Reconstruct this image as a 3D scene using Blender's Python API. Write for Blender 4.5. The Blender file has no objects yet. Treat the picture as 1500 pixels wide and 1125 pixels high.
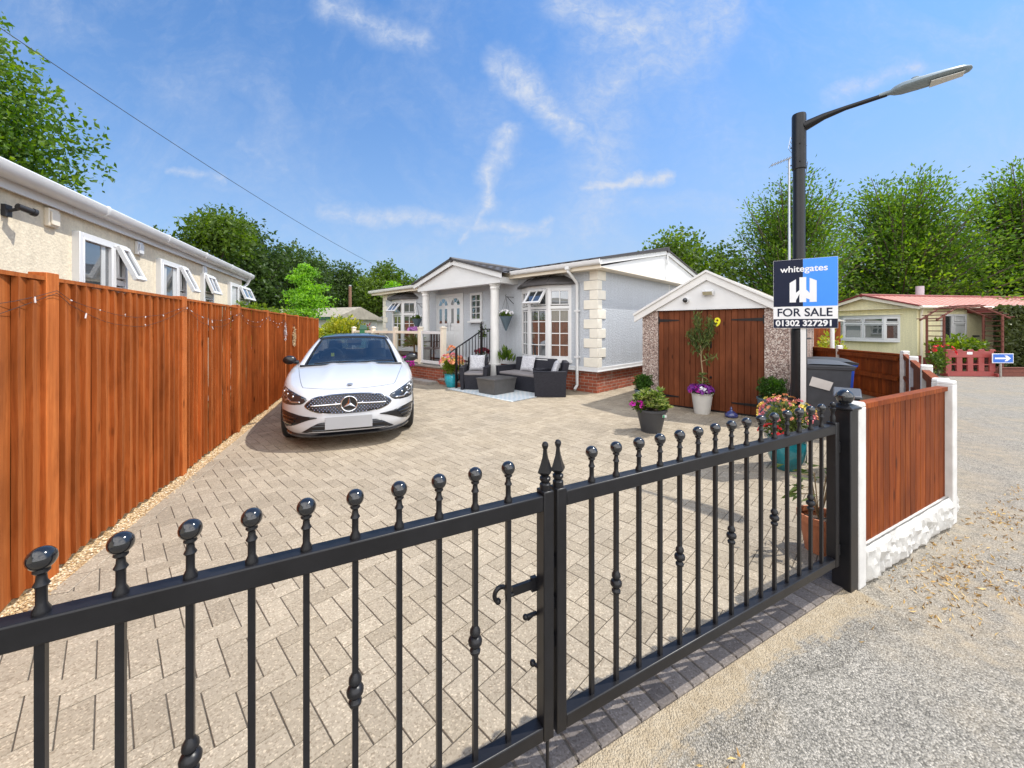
import bpy, bmesh, math, random
import numpy as np
from mathutils import Vector, Matrix
from mathutils.bvhtree import BVHTree
R = math.radians
rnd = random.Random(7)
nrng = np.random.default_rng(11)
scn = bpy.context.scene
COL = scn.collection

# ------------------------------------------------------------------ camera, sky, sun, exposure
cam = bpy.data.cameras.new("camera")
cam_o = bpy.data.objects.new("camera", cam)
COL.objects.link(cam_o)
cam.sensor_fit = 'HORIZONTAL'
cam.sensor_width = 36.0
cam.lens = 570.0 / 1500.0 * 36.0
cam.shift_y = -(562.5 - 480.0) / 1500.0
cam.clip_start = 0.05
cam.clip_end = 1500.0
cam_o.location = (0, 0, 1.52)
cam_o.rotation_euler = (R(90), 0, 0)
scn.camera = cam_o

SUN_AZ = (0.978, 0.208)      # horizontal direction towards the sun
SUN_EL = 58.0
ce, se = math.cos(R(SUN_EL)), math.sin(R(SUN_EL))
sun = bpy.data.lights.new("sun", 'SUN')
sun.energy = 3.2
sun.angle = R(0.5)
sun.color = (1.0, 0.955, 0.88)
sun_o = bpy.data.objects.new("sun", sun)
COL.objects.link(sun_o)
sun_o.location = (20, 5, 30)
sun_o.rotation_euler = Vector((SUN_AZ[0] * ce, SUN_AZ[1] * ce, se)).to_track_quat('Z', 'Y').to_euler()

world = bpy.data.worlds.new("World")
scn.world = world
world.use_nodes = True
wn, wl = world.node_tree.nodes, world.node_tree.links
wn.clear()
w_out = wn.new('ShaderNodeOutputWorld')
w_bg = wn.new('ShaderNodeBackground')
w_bg.inputs['Strength'].default_value = 0.13
sky = wn.new('ShaderNodeTexSky')
sky.sky_type = 'NISHITA'
sky.sun_disc = False
sky.sun_elevation = R(SUN_EL)
sky.sun_rotation = math.atan2(SUN_AZ[0], SUN_AZ[1])
sky.air_density = 1.1
sky.dust_density = 0.6
sky.ozone_density = 3.0


def wmath(op, a, b=None, c=None, clamp=False):
    n = wn.new('ShaderNodeMath')
    n.operation = op
    n.use_clamp = clamp
    for i, v in enumerate((a, b, c)):
        if v is None:
            continue
        if isinstance(v, (int, float)):
            n.inputs[i].default_value = v
        else:
            wl.new(v, n.inputs[i])
    return n.outputs[0]


def wvec(op, a, b=None):
    n = wn.new('ShaderNodeVectorMath')
    n.operation = op
    for i, v in enumerate((a, b)):
        if v is None:
            continue
        if isinstance(v, (tuple, list)):
            n.inputs[i].default_value = v
        else:
            wl.new(v, n.inputs[i])
    return n


# high cirrus: streaks laid out by sky direction (azimuth slope, elevation slope)
tc = wn.new('ShaderNodeTexCoord')
sep = wn.new('ShaderNodeSeparateXYZ')
wl.new(tc.outputs['Generated'], sep.inputs[0])
ysafe = wmath('MAXIMUM', sep.outputs['Y'], 0.02)
cr = wmath('DIVIDE', sep.outputs['X'], ysafe)
cev = wmath('DIVIDE', sep.outputs['Z'], ysafe)
comb = wn.new('ShaderNodeCombineXYZ')
wl.new(cr, comb.inputs[0])
wl.new(cev, comb.inputs[1])


def wnoise(scale, detail, rough, vec, dist=0.0):
    n = wn.new('ShaderNodeTexNoise')
    n.inputs['Scale'].default_value = scale
    n.inputs['Detail'].default_value = detail
    n.inputs['Roughness'].default_value = rough
    n.inputs['Distortion'].default_value = dist
    wl.new(vec, n.inputs['Vector'])
    return n


warp = wnoise(5.0, 5, 0.6, comb.outputs[0])
wofs = wvec('SUBTRACT', warp.outputs['Color'], (0.5, 0.5, 0.5))
wsc = wn.new('ShaderNodeVectorMath')
wsc.operation = 'SCALE'
wl.new(wofs.outputs[0], wsc.inputs[0])
wsc.inputs['Scale'].default_value = 0.14
P2 = wvec('ADD', comb.outputs[0], wsc.outputs[0])
P2 = wvec('MULTIPLY', P2.outputs[0], (1, 1, 0)).outputs[0]
rag = wnoise(26.0, 6, 0.68, comb.outputs[0], 0.6).outputs['Fac']
rag2 = wnoise(7.0, 6, 0.6, comb.outputs[0], 1.5).outputs['Fac']


def streak(a, b, w, amp):
    ax, ay = (a[0] - 750) / 570, (480 - a[1]) / 570
    bx, by = (b[0] - 750) / 570, (480 - b[1]) / 570
    dx, dy = bx - ax, by - ay
    l2 = dx * dx + dy * dy
    pa = wvec('SUBTRACT', P2, (ax, ay, 0))
    dt = wvec('DOT_PRODUCT', pa.outputs[0], (dx / l2, dy / l2, 0))
    t = wmath('MAXIMUM', wmath('MINIMUM', dt.outputs['Value'], 1.0), 0.0)
    sc = wn.new('ShaderNodeVectorMath')
    sc.operation = 'SCALE'
    sc.inputs[0].default_value = (dx, dy, 0)
    wl.new(t, sc.inputs['Scale'])
    df = wvec('SUBTRACT', pa.outputs[0], sc.outputs[0])
    ln = wvec('LENGTH', df.outputs[0])
    m = wmath('SUBTRACT', 1.0, wmath('DIVIDE', ln.outputs['Value'], w * 1.2), clamp=True)
    return wmath('MULTIPLY', wmath('POWER', m, 1.3), amp)


cl = None
for a, b, w, amp in [((735, 95), (840, 185), .055, .95), ((840, 185), (900, 215), .05, .45),
                     ((745, 200), (715, 255), .045, .9), ((715, 255), (712, 300), .032, 1.0), ((712, 300), (676, 360), .022, .7),
                     ((835, 5), (935, 40), .10, .85), ((935, 40), (1045, 10), .12, .6),
                     ((850, 275), (980, 250), .022, 1.1), ((742, 360), (805, 325), .024, .7),
                     ((480, 320), (800, 338), .034, .75), ((1215, 140), (1335, 103), .03, .6),
                     ((475, 5), (615, 55), .055, .7), ((870, 140), (1000, 60), .14, .55),
                     ((860, 330), (900, 160), .13, .5), ((930, 30), (850, 60), .07, .5), ((640, 350), (720, 300), .05, .35), ((1090, 300), (880, 290), .05, .3), ((1060, 15), (1080, 5), .05, .7), ((250, 250), (320, 258), .02, .5),
                     ((350, 205), (420, 240), .03, .3), ((980, 120), (1100, 260), .2, .2), ((560, 375), (900, 360), .12, .25)]:
    s = streak(a, b, w, amp)
    cl = s if cl is None else wmath('MAXIMUM', cl, s)
fmap = wn.new('ShaderNodeMapping')
fmap.inputs['Rotation'].default_value = (0, 0, R(38))
fmap.inputs['Scale'].default_value = (9.0, 40.0, 1.0)
wl.new(P2, fmap.inputs['Vector'])
fib = wnoise(1.0, 5, 0.65, fmap.outputs[0], 0.8).outputs['Fac']
haze_n = wmath('MULTIPLY', wmath('MULTIPLY_ADD', wnoise(2.1, 7, 0.66, P2, 1.2).outputs['Fac'], 2.6, -1.12, clamp=True), 0.42)
ragm = wmath('MULTIPLY', wmath('MULTIPLY_ADD', rag, 1.5, -0.12, clamp=True), wmath('MULTIPLY_ADD', rag2, 1.6, 0.1, clamp=True))
cl = wmath('MAXIMUM', cl, haze_n)
cmask = wmath('MULTIPLY', cl, wmath('MULTIPLY', wmath('MULTIPLY', ragm, wmath('MULTIPLY_ADD', fib, 1.3, 0.35)), 1.4), clamp=True)
# a thin even veil that thickens towards the horizon, as in the humid air of the day
veil = wmath('MULTIPLY', wmath('POWER', wmath('SUBTRACT', 1.0, wmath('MAXIMUM', sep.outputs['Z'], 0.0), clamp=True), 2.6), 1.22)
veil = wmath('MULTIPLY', veil, wmath('MULTIPLY_ADD', sep.outputs['X'], .28, .80, clamp=True))
wmix0 = wn.new('ShaderNodeMix')
wmix0.data_type = 'RGBA'
wl.new(veil, wmix0.inputs['Factor'])
skt = wn.new('ShaderNodeMix')
skt.data_type = 'RGBA'
skt.blend_type = 'MULTIPLY'
skt.inputs['Factor'].default_value = 1.0
wl.new(sky.outputs[0], skt.inputs['A'])
skt.inputs['B'].default_value = (.44, .775, 1.05, 1)
wl.new(skt.outputs['Result'], wmix0.inputs['A'])
wmix0.inputs['B'].default_value = (2.45, 2.95, 3.75, 1)
wmix = wn.new('ShaderNodeMix')
wmix.data_type = 'RGBA'
wl.new(cmask, wmix.inputs['Factor'])
wl.new(wmix0.outputs['Result'], wmix.inputs['A'])
wmix.inputs['B'].default_value = (3.3, 3.7, 4.45, 1)
# bright cloud bank added in the unseen rear sky to fill shaded front faces
fill_n = wnoise(2.4, 6, 0.6, tc.outputs['Generated'], 0.4).outputs['Fac']
fill_cov = wmath('MULTIPLY', wmath('MULTIPLY_ADD', fill_n, 3.4, -0.85, clamp=True),
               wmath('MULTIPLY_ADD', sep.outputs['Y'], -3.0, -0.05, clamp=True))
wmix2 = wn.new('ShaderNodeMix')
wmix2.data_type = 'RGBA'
wl.new(fill_cov, wmix2.inputs['Factor'])
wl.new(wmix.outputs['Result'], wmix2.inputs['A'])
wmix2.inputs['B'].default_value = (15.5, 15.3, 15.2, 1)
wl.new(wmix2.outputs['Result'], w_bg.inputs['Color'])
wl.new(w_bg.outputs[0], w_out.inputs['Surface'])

scn.view_settings.view_transform = 'Standard'
scn.view_settings.look = 'None'
scn.view_settings.exposure = 0.60
scn.view_settings.gamma = 1.0
scn.view_settings.use_curve_mapping = False

# ------------------------------------------------------------------ materials


def new_mat(name):
    m = bpy.data.materials.new(name)
    m.use_nodes = True
    nt = m.node_tree
    nt.nodes.clear()
    out = nt.nodes.new('ShaderNodeOutputMaterial')
    b = nt.nodes.new('ShaderNodeBsdfPrincipled')
    nt.links.new(b.outputs[0], out.inputs[0])
    return m, nt, b, out


def tcoord(nt, scale=(1, 1, 1), kind='Object'):
    t = nt.nodes.new('ShaderNodeTexCoord')
    mp = nt.nodes.new('ShaderNodeMapping')
    mp.inputs['Scale'].default_value = scale
    nt.links.new(t.outputs[kind], mp.inputs['Vector'])
    return mp.outputs[0]


def nnoise(nt, vec, scale, detail=4, rough=.55, dist=0):
    n = nt.nodes.new('ShaderNodeTexNoise')
    n.inputs['Scale'].default_value = scale
    n.inputs['Detail'].default_value = detail
    n.inputs['Roughness'].default_value = rough
    n.inputs['Distortion'].default_value = dist
    nt.links.new(vec, n.inputs['Vector'])
    return n.outputs['Fac']


def ramp(nt, fac, stops, interp='LINEAR'):
    r = nt.nodes.new('ShaderNodeValToRGB')
    r.color_ramp.interpolation = interp
    el = r.color_ramp.elements
    while len(el) < len(stops):
        el.new(0.5)
    for e, (p, c) in zip(el, stops):
        e.position = p
        e.color = (c[0], c[1], c[2], 1)
    nt.links.new(fac, r.inputs['Fac'])
    return r.outputs['Color']


def mixc(nt, fac, a, b, blend='MIX'):
    m = nt.nodes.new('ShaderNodeMix')
    m.data_type = 'RGBA'
    m.blend_type = blend
    for k, v in (('Factor', fac), ('A', a), ('B', b)):
        if isinstance(v, (int, float)):
            m.inputs[k].default_value = v
        elif isinstance(v, (tuple, list)):
            m.inputs[k].default_value = (v[0], v[1], v[2], 1)
        else:
            nt.links.new(v, m.inputs[k])
    return m.outputs['Result']


def nmath(nt, op, a, b=0.0, clamp=False):
    n = nt.nodes.new('ShaderNodeMath')
    n.operation = op
    n.use_clamp = clamp
    for i, v in enumerate((a, b)):
        if isinstance(v, (int, float)):
            n.inputs[i].default_value = v
        else:
            nt.links.new(v, n.inputs[i])
    return n.outputs[0]


def bump(nt, b, h, strength, dist=0.01):
    n = nt.nodes.new('ShaderNodeBump')
    n.inputs['Strength'].default_value = strength
    n.inputs['Distance'].default_value = dist
    nt.links.new(h, n.inputs['Height'])
    nt.links.new(n.outputs[0], b.inputs['Normal'])


def sc3(c, k):
    return tuple(min(1, x * k) for x in c)


MATS = {}


def M(name, c, rough=.5, metal=0.0, var=.12, scale=6.0, bmp=0.0, bscale=60.0, coat=0.0, spec=.5, stretch=(1, 1, 1)):
    """plain surface with a little tonal wear"""
    m, nt, b, out = new_mat(name)
    v = tcoord(nt, stretch)
    n = nnoise(nt, v, scale, 6, .65)
    col = ramp(nt, n, [(.25, sc3(c, 1 - var)), (.75, sc3(c, 1 + var))])
    nt.links.new(col, b.inputs['Base Color'])
    b.inputs['Metallic'].default_value = metal
    b.inputs['Roughness'].default_value = rough
    b.inputs['Specular IOR Level'].default_value = spec
    if coat:
        b.inputs['Coat Weight'].default_value = coat
        b.inputs['Coat Roughness'].default_value = .04
    if bmp:
        bump(nt, b, nnoise(nt, v, bscale, 5, .7), bmp, .006)
    MATS[name] = m
    return m


white_upvc = M("white_upvc", (.67, .67, .67), .35, var=.04, scale=3)
white_paint = M("white_paint", (.68, .67, .65), .5, var=.07, scale=4, bmp=.08, bscale=30)
cream_upvc = M("cream_upvc", (.78, .70, .57), .4, var=.05)
black_metal = M("black_metal", (.011, .011, .013), .34, var=.35, scale=9, bmp=.05, bscale=90, spec=.32)
black_gloss = M("black_gloss", (.010, .011, .014), .12, var=.2, coat=.6)
black_plastic = M("black_plastic", (.022, .022, .025), .5, var=.2)
rubber = M("rubber", (.02, .02, .02), .8, var=.25, bmp=.2)
chrome = M("chrome", (.82, .82, .84), .12, metal=1, var=.04)
steel = M("steel", (.45, .46, .48), .4, metal=.8, var=.1)
car_white = M("car_white", (.50, .51, .53), .32, var=.015, coat=1.0)
car_dark = M("car_dark", (.012, .012, .014), .3, var=.2)
plate_grey = M("plate_grey", (.36, .37, .39), .5, var=.06, scale=2)
seat_grey = M("seat_grey", (.05, .055, .06), .7, var=.2)
yellow = M("yellow", (.85, .75, .02), .5, var=.04)
silver_trim = M("silver_trim", (.6, .6, .62), .25, metal=.9, var=.05)
soil = M("soil", (.07, .045, .028), .95, var=.5, scale=40, bmp=.6, bscale=70)
terracotta = M("terracotta", (.46, .17, .08), .75, var=.2, scale=12, bmp=.15)
teal_glaze = M("teal_glaze", (.012, .19, .23), .18, var=.45, scale=7, coat=.7, stretch=(1, 1, .5))
turq_glaze = M("turq_glaze", (.02, .33, .42), .18, var=.3, scale=8, coat=.7)
slate_pot = M("slate_pot", (.09, .13, .16), .6, var=.2)
dark_pot = M("dark_pot", (.05, .053, .06), .55, var=.15, bmp=.1, bscale=30)
white_pot = M("white_pot", (.62, .60, .56), .5, var=.08)
blue_glaze = M("blue_glaze", (.05, .06, .20), .12, var=.6, scale=9, coat=.8)
concrete_post = M("concrete_post", (.60, .59, .57), .8, var=.16, scale=8, bmp=.25, bscale=80)
concrete = M("concrete", (.40, .37, .33), .9, var=.25, scale=7, bmp=.3, bscale=90)
stone_grey = M("stone_grey", (.30, .27, .24), .85, var=.3, scale=9, bmp=.3)
roof_felt = M("roof_felt", (.30, .27, .22), .9, var=.3, scale=5, bmp=.3)
green_paint = M("green_paint", (.03, .10, .06), .5, var=.2)
lamp_grey = M("lamp_grey", (.20, .25, .28), .45, var=.12)
lens_glass = M("lens_glass", (.55, .55, .52), .2, var=.1)
bin_grey = M("bin_grey", (.055, .058, .068), .5, var=.2, scale=8, bmp=.15, bscale=120)
bin_blue = M("bin_blue", (.02, .07, .45), .45, var=.15)
paper = M("paper", (.62, .58, .55), .7, var=.1)
bark = M("bark", (.10, .075, .055), .9, var=.45, scale=14, bmp=.7, bscale=22, stretch=(1, 1, .3))
pale_stem = M("pale_stem", (.30, .22, .12), .85, var=.3)
rattan = M("rattan", (.024, .024, .032), .65, var=.35, scale=20, bmp=.7, bscale=110, spec=.25, stretch=(1, 1, 2.5))
table_top_mat = M("table_top_mat", (.085, .08, .078), .5, var=.2, bmp=.3, bscale=90)
seat_cushion_mat = M("seat_cushion_mat", (.23, .21, .21), .9, var=.12, bmp=.3, bscale=200)
plum_shutter = M("red_plastic", (.27, .045, .04), .45, var=.15, scale=4)
sign_navy = M("sign_navy", (.008, .012, .034), .5, var=.06, spec=.2)
sign_blue = M("sign_blue", (.03, .24, .80), .4, var=.05)
road_blue = M("road_blue", (.02, .12, .50), .4, var=.08)
sign_white = M("sign_white", (.74, .74, .75), .45, var=.04)
rose_red = M("rose_red", (.65, .02, .03), .6, var=.3, scale=30)
magenta = M("magenta_petal", (.50, .02, .33), .6, var=.35, scale=30)
purple = M("purple_petal", (.16, .015, .22), .6, var=.4, scale=30)
white_petal = M("white_petal", (.80, .79, .82), .6, var=.1)
peach_petal = M("peach_petal", (.80, .33, .16), .6, var=.3, scale=30)
pink_petal = M("pink_petal", (.75, .20, .24), .6, var=.35, scale=30)
yellow_petal = M("yellow_petal", (.80, .62, .12), .6, var=.2)
maroon = M("maroon_petal", (.20, .01, .03), .6, var=.3)
dried = M("dried", (.55, .42, .25), .9, var=.4, scale=30)
wire_mat = M("wire_mat", (.03, .03, .028), .5, var=.2)
clip_mat = M("clip_mat", (.62, .56, .55), .3, var=.1)
interior_tan = M("interior_tan", (.30, .13, .06), .7, var=.2)
curtain_mat = M("curtain_mat", (.55, .56, .55), .6, var=.12, scale=10, coat=.6, stretch=(6, 6, .4))
brick_red_paint = M("maroon_paint", (.20, .035, .03), .6, var=.25)


def glass_opaque(name, base, refl):
    m, nt, b, out = new_mat(name)
    b.inputs['Base Color'].default_value = (*base, 1)
    b.inputs['Roughness'].default_value = .3
    g = nt.nodes.new('ShaderNodeBsdfGlossy')
    g.inputs['Roughness'].default_value = .015
    g.inputs['Color'].default_value = (.95, .97, 1, 1)
    v = tcoord(nt)
    n = nnoise(nt, v, 1.6, 2, .5)
    bp = nt.nodes.new('ShaderNodeBump')
    bp.inputs['Strength'].default_value = .04
    bp.inputs['Distance'].default_value = .03
    nt.links.new(n, bp.inputs['Height'])
    nt.links.new(bp.outputs[0], g.inputs['Normal'])
    lw = nt.nodes.new('ShaderNodeLayerWeight')
    lw.inputs['Blend'].default_value = .35
    fac = nmath(nt, 'ADD', nmath(nt, 'MULTIPLY', lw.outputs['Fresnel'], .6), refl, True)
    mx = nt.nodes.new('ShaderNodeMixShader')
    nt.links.new(fac, mx.inputs[0])
    nt.links.new(b.outputs[0], mx.inputs[1])
    nt.links.new(g.outputs[0], mx.inputs[2])
    nt.links.new(mx.outputs[0], out.inputs[0])
    return m


def glass_clear(name, tint, refl):
    m, nt, b, out = new_mat(name)
    nt.nodes.remove(b)
    t = nt.nodes.new('ShaderNodeBsdfTransparent')
    t.inputs['Color'].default_value = (*tint, 1)
    g = nt.nodes.new('ShaderNodeBsdfGlossy')
    g.inputs['Roughness'].default_value = .02
    lw = nt.nodes.new('ShaderNodeLayerWeight')
    lw.inputs['Blend'].default_value = .3
    fac = nmath(nt, 'ADD', nmath(nt, 'MULTIPLY', lw.outputs['Fresnel'], .7), refl, True)
    ge = nt.nodes.new('ShaderNodeNewGeometry')       # only the outer skin mirrors
    fac = nmath(nt, 'MULTIPLY', fac, nmath(nt, 'SUBTRACT', 1.0, ge.outputs['Backfacing']), True)
    mx = nt.nodes.new('ShaderNodeMixShader')
    nt.links.new(fac, mx.inputs[0])
    nt.links.new(t.outputs[0], mx.inputs[1])
    nt.links.new(g.outputs[0], mx.inputs[2])
    nt.links.new(mx.outputs[0], out.inputs[0])
    return m


win_glass = glass_opaque("win_glass", (.035, .04, .042), .22)
car_glass = glass_clear("car_glass", (.62, .68, .72), .14)
lamp_glass = glass_opaque("lamp_glass", (.014, .016, .02), .03)
pane_clear = glass_clear("pane_clear", (.80, .84, .85), .03)


def attr_fac(nt, name='rnd'):
    a = nt.nodes.new('ShaderNodeAttribute')
    a.attribute_name = name
    return a.outputs['Fac']


def leaf_mat(name, c0, c1, trans=.35, c2=None):
    m, nt, b, out = new_mat(name)
    f = attr_fac(nt)
    stops = [(0, c0), (1, c1)] if c2 is None else [(0, c0), (.6, c1), (1, c2)]
    col = ramp(nt, f, stops)
    v = tcoord(nt)
    n = nnoise(nt, v, 1.1, 3, .5)
    col = mixc(nt, 1.0, col, ramp(nt, n, [(.3, (.72, .74, .72)), (.7, (1.15, 1.12, 1.0))]), 'MULTIPLY')
    nt.links.new(col, b.inputs['Base Color'])
    b.inputs['Roughness'].default_value = .5
    b.inputs['Specular IOR Level'].default_value = .35
    t = nt.nodes.new('ShaderNodeBsdfTranslucent')
    hs = nt.nodes.new('ShaderNodeHueSaturation')
    hs.inputs['Saturation'].default_value = 1.15
    hs.inputs['Value'].default_value = 1.6
    nt.links.new(col, hs.inputs['Color'])
    nt.links.new(hs.outputs[0], t.inputs['Color'])
    mx = nt.nodes.new('ShaderNodeMixShader')
    mx.inputs[0].default_value = trans
    nt.links.new(b.outputs[0], mx.inputs[1])
    nt.links.new(t.outputs[0], mx.inputs[2])
    nt.links.new(mx.outputs[0], out.inputs[0])
    return m


leaf_mid = leaf_mat("leaf_mid", (.040, .085, .012), (.145, .22, .030), .4)
leaf_dark = leaf_mat("leaf_dark", (.025, .055, .014), (.085, .14, .030), .38)
leaf_fresh = leaf_mat("leaf_fresh", (.060, .115, .012), (.22, .30, .032), .45)
leaf_ash = leaf_mat("leaf_ash", (.030, .080, .012), (.105, .195, .024), .42, (.20, .29, .04))
leaf_acer = leaf_mat("leaf_acer", (.13, .30, .03), (.28, .50, .05), .45)
leaf_yellow = leaf_mat("leaf_yellow", (.14, .22, .02), (.55, .52, .06), .3)
leaf_box = leaf_mat("leaf_box", (.022, .062, .010), (.075, .17, .022))
leaf_conifer = leaf_mat("leaf_conifer", (.008, .022, .008), (.03, .058, .018), .15)
leaf_rhodo = leaf_mat("leaf_rhodo", (.05, .11, .02), (.20, .27, .05), .3, (.42, .44, .18))
leaf_hedge = leaf_mat("leaf_hedge", (.035, .05, .014), (.085, .105, .03), .25)
leaf_olive = leaf_mat("leaf_olive", (.05, .09, .02), (.17, .22, .06), .3)
leaf_spike = leaf_mat("leaf_spike", (.12, .20, .05), (.40, .45, .22), .3)
leaf_red = leaf_mat("leaf_red", (.20, .03, .03), (.55, .10, .10), .3)


def wood_mat(name, c_lo, c_mid, c_hi, grain=1.0, rough=.6):
    m, nt, b, out = new_mat(name)
    v = tcoord(nt, (22, 22, .9))
    g = nnoise(nt, v, 2.2, 8, .65, .8)
    col = ramp(nt, g, [(.28, c_lo), (.5, c_mid), (.75, c_hi)])
    v2 = tcoord(nt, (2.2, 2.2, 1.1))
    big = nnoise(nt, v2, 1.6, 4, .6, .5)
    col = mixc(nt, 1.0, col, ramp(nt, big, [(.3, (.70, .66, .64)), (.7, (1.18, 1.15, 1.12))]), 'MULTIPLY')
    f = attr_fac(nt)
    col = mixc(nt, 1.0, col, ramp(nt, f, [(0, (.62, .60, .60)), (.5, (1, 1, 1)), (1, (1.28, 1.24, 1.2))]), 'MULTIPLY')
    # knots
    vo = nt.nodes.new('ShaderNodeTexVoronoi')
    vo.inputs['Scale'].default_value = 1.0
    nt.links.new(tcoord(nt, (7, 7, 2.2)), vo.inputs['Vector'])
    kn = ramp(nt, vo.outputs['Distance'], [(.05, (.35, .30, .28)), (.13, (1, 1, 1))])
    col = mixc(nt, 1.0, col, kn, 'MULTIPLY')
    nt.links.new(col, b.inputs['Base Color'])
    b.inputs['Roughness'].default_value = rough
    b.inputs['Specular IOR Level'].default_value = .15
    bump(nt, b, g, .35 * grain, .004)
    return m


fence_wood = wood_mat("fence_wood", (.245, .064, .015), (.37, .108, .026), (.46, .155, .043))
panel_wood = wood_mat("panel_wood", (.085, .015, .003), (.175, .037, .005), (.28, .080, .012))
shed_wood = wood_mat("shed_wood", (.115, .034, .014), (.150, .046, .019), (.185, .062, .026), .5)
arch_wood = M("arch_wood", (.15, .045, .03), .8, var=.3, scale=20)


def brick_mat(name, c1, c2, mortar, bw=.225, bh=.075):
    m, nt, b, out = new_mat(name)
    t = nt.nodes.new('ShaderNodeTexCoord')
    s = nt.nodes.new('ShaderNodeSeparateXYZ')
    nt.links.new(t.outputs['Object'], s.inputs[0])
    cx = nt.nodes.new('ShaderNodeCombineXYZ')
    nt.links.new(nmath(nt, 'ADD', s.outputs['X'], s.outputs['Y']), cx.inputs[0])
    nt.links.new(s.outputs['Z'], cx.inputs[1])
    br = nt.nodes.new('ShaderNodeTexBrick')
    br.inputs['Scale'].default_value = 1
    br.inputs['Brick Width'].default_value = bw
    br.inputs['Row Height'].default_value = bh
    br.inputs['Mortar Size'].default_value = .006
    br.inputs['Mortar Smooth'].default_value = .15
    br.inputs['Bias'].default_value = -.1
    br.inputs['Color1'].default_value = (*c1, 1)
    br.inputs['Color2'].default_value = (*c2, 1)
    br.inputs['Mortar'].default_value = (*mortar, 1)
    nt.links.new(cx.outputs[0], br.inputs['Vector'])
    n = nnoise(nt, t.outputs['Object'], 9, 6, .7)
    n2 = nnoise(nt, t.outputs['Object'], 2.2, 4, .6)
    col = mixc(nt, 1.0, br.outputs['Color'], ramp(nt, n, [(.25, (.6, .58, .55)), (.75, (1.3, 1.25, 1.2))]), 'MULTIPLY')
    col = mixc(nt, ramp(nt, n2, [(.58, (0, 0, 0)), (.72, (.35, .35, .35))]), col, (.42, .38, .33))
    nt.links.new(col, b.inputs['Base Color'])
    b.inputs['Roughness'].default_value = .85
    h = nmath(nt, 'SUBTRACT', nmath(nt, 'MULTIPLY', n, .3), br.outputs['Fac'])
    bump(nt, b, h, .7, .008)
    return m


brick = brick_mat("brick", (.36, .09, .045), (.24, .06, .035), (.36, .31, .26))


def render_wall(name, c, strength=.9, streak=.18):
    """rough textured render with weather streaks"""
    m, nt, b, out = new_mat(name)
    v = tcoord(nt)
    vo = nt.nodes.new('ShaderNodeTexVoronoi')
    vo.inputs['Scale'].default_value = 42
    nt.links.new(v, vo.inputs['Vector'])
    n = nnoise(nt, v, 24, 6, .75)
    st = nnoise(nt, tcoord(nt, (5, 5, .35)), 2.2, 5, .6)
    col = ramp(nt, n, [(.3, sc3(c, .80)), (.6, c), (.8, sc3(c, 1.1))])
    col = mixc(nt, 1.0, col, ramp(nt, st, [(.3, (1 - streak,) * 3), (.7, (1.05, 1.05, 1.05))]), 'MULTIPLY')
    nt.links.new(col, b.inputs['Base Color'])
    b.inputs['Roughness'].default_value = .9
    b.inputs['Specular IOR Level'].default_value = .2
    bump(nt, b, nmath(nt, 'ADD', n, nmath(nt, 'MULTIPLY', vo.outputs['Distance'], .6)), strength, .012)
    return m


grey_render = render_wall("grey_render", (.50, .53, .57), 1.0, .05)
cream_render = render_wall("cream_render", (.76, .67, .51), .35, .08)
yellow_render = render_wall("yellow_render", (.86, .79, .50), .3, .08)
white_render = render_wall("white_render", (.66, .65, .62), .3, .08)


def pebble_mat():
    m, nt, b, out = new_mat("pebbledash")
    v = tcoord(nt)
    vo = nt.nodes.new('ShaderNodeTexVoronoi')
    vo.inputs['Scale'].default_value = 58
    nt.links.new(v, vo.inputs['Vector'])
    sp = nt.nodes.new('ShaderNodeSeparateColor')
    nt.links.new(vo.outputs['Color'], sp.inputs[0])
    col = ramp(nt, sp.outputs[0], [(0, (.10, .065, .06)), (.3, (.26, .17, .14)), (.6, (.44, .33, .28)), (1, (.72, .64, .57))])
    col = mixc(nt, ramp(nt, vo.outputs['Distance'], [(.45, (0, 0, 0)), (.75, (.5, .5, .5))]), col, (.22, .17, .15))
    nt.links.new(col, b.inputs['Base Color'])
    b.inputs['Roughness'].default_value = .75
    bump(nt, b, nmath(nt, 'MULTIPLY', vo.outputs['Distance'], -1.0), .9, .012)
    return m


pebbledash = pebble_mat()


def paver_mat(name, lo, hi, stain=(.30, .23, .15)):
    m, nt, b, out = new_mat(name)
    f = attr_fac(nt)
    v = tcoord(nt)
    col = ramp(nt, f, [(0, lo), (1, hi)])
    vo = nt.nodes.new('ShaderNodeTexVoronoi')
    vo.inputs['Scale'].default_value = 150
    nt.links.new(v, vo.inputs['Vector'])
    sp = nt.nodes.new('ShaderNodeSeparateColor')
    nt.links.new(vo.outputs['Color'], sp.inputs[0])
    col = mixc(nt, 1.0, col, ramp(nt, sp.outputs[0], [(0, (.70, .66, .62)), (.25, (.93, .92, .9)), (.85, (1.06, 1.06, 1.06)), (1, (1.5, 1.48, 1.45))]), 'MULTIPLY')
    n = nnoise(nt, v, 1.3, 5, .6)
    col = mixc(nt, 1.0, col, ramp(nt, n, [(.3, (.86, .86, .87)), (.7, (1.08, 1.07, 1.05))]), 'MULTIPLY')
    n3 = nnoise(nt, v, 3.1, 4, .55, .4)
    col = mixc(nt, ramp(nt, n3, [(.66, (0, 0, 0)), (.76, (.4, .4, .4))]), col, stain)
    nt.links.new(col, b.inputs['Base Color'])
    b.inputs['Roughness'].default_value = .85
    b.inputs['Specular IOR Level'].default_value = .25
    bump(nt, b, nnoise(nt, v, 130, 4, .7), .35, .004)
    return m


paver = paver_mat("paver", (.292, .247, .185), (.368, .315, .241))
paver_dark = paver_mat("paver_dark", (.105, .092, .086), (.185, .163, .148), (.12, .10, .08))


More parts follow.
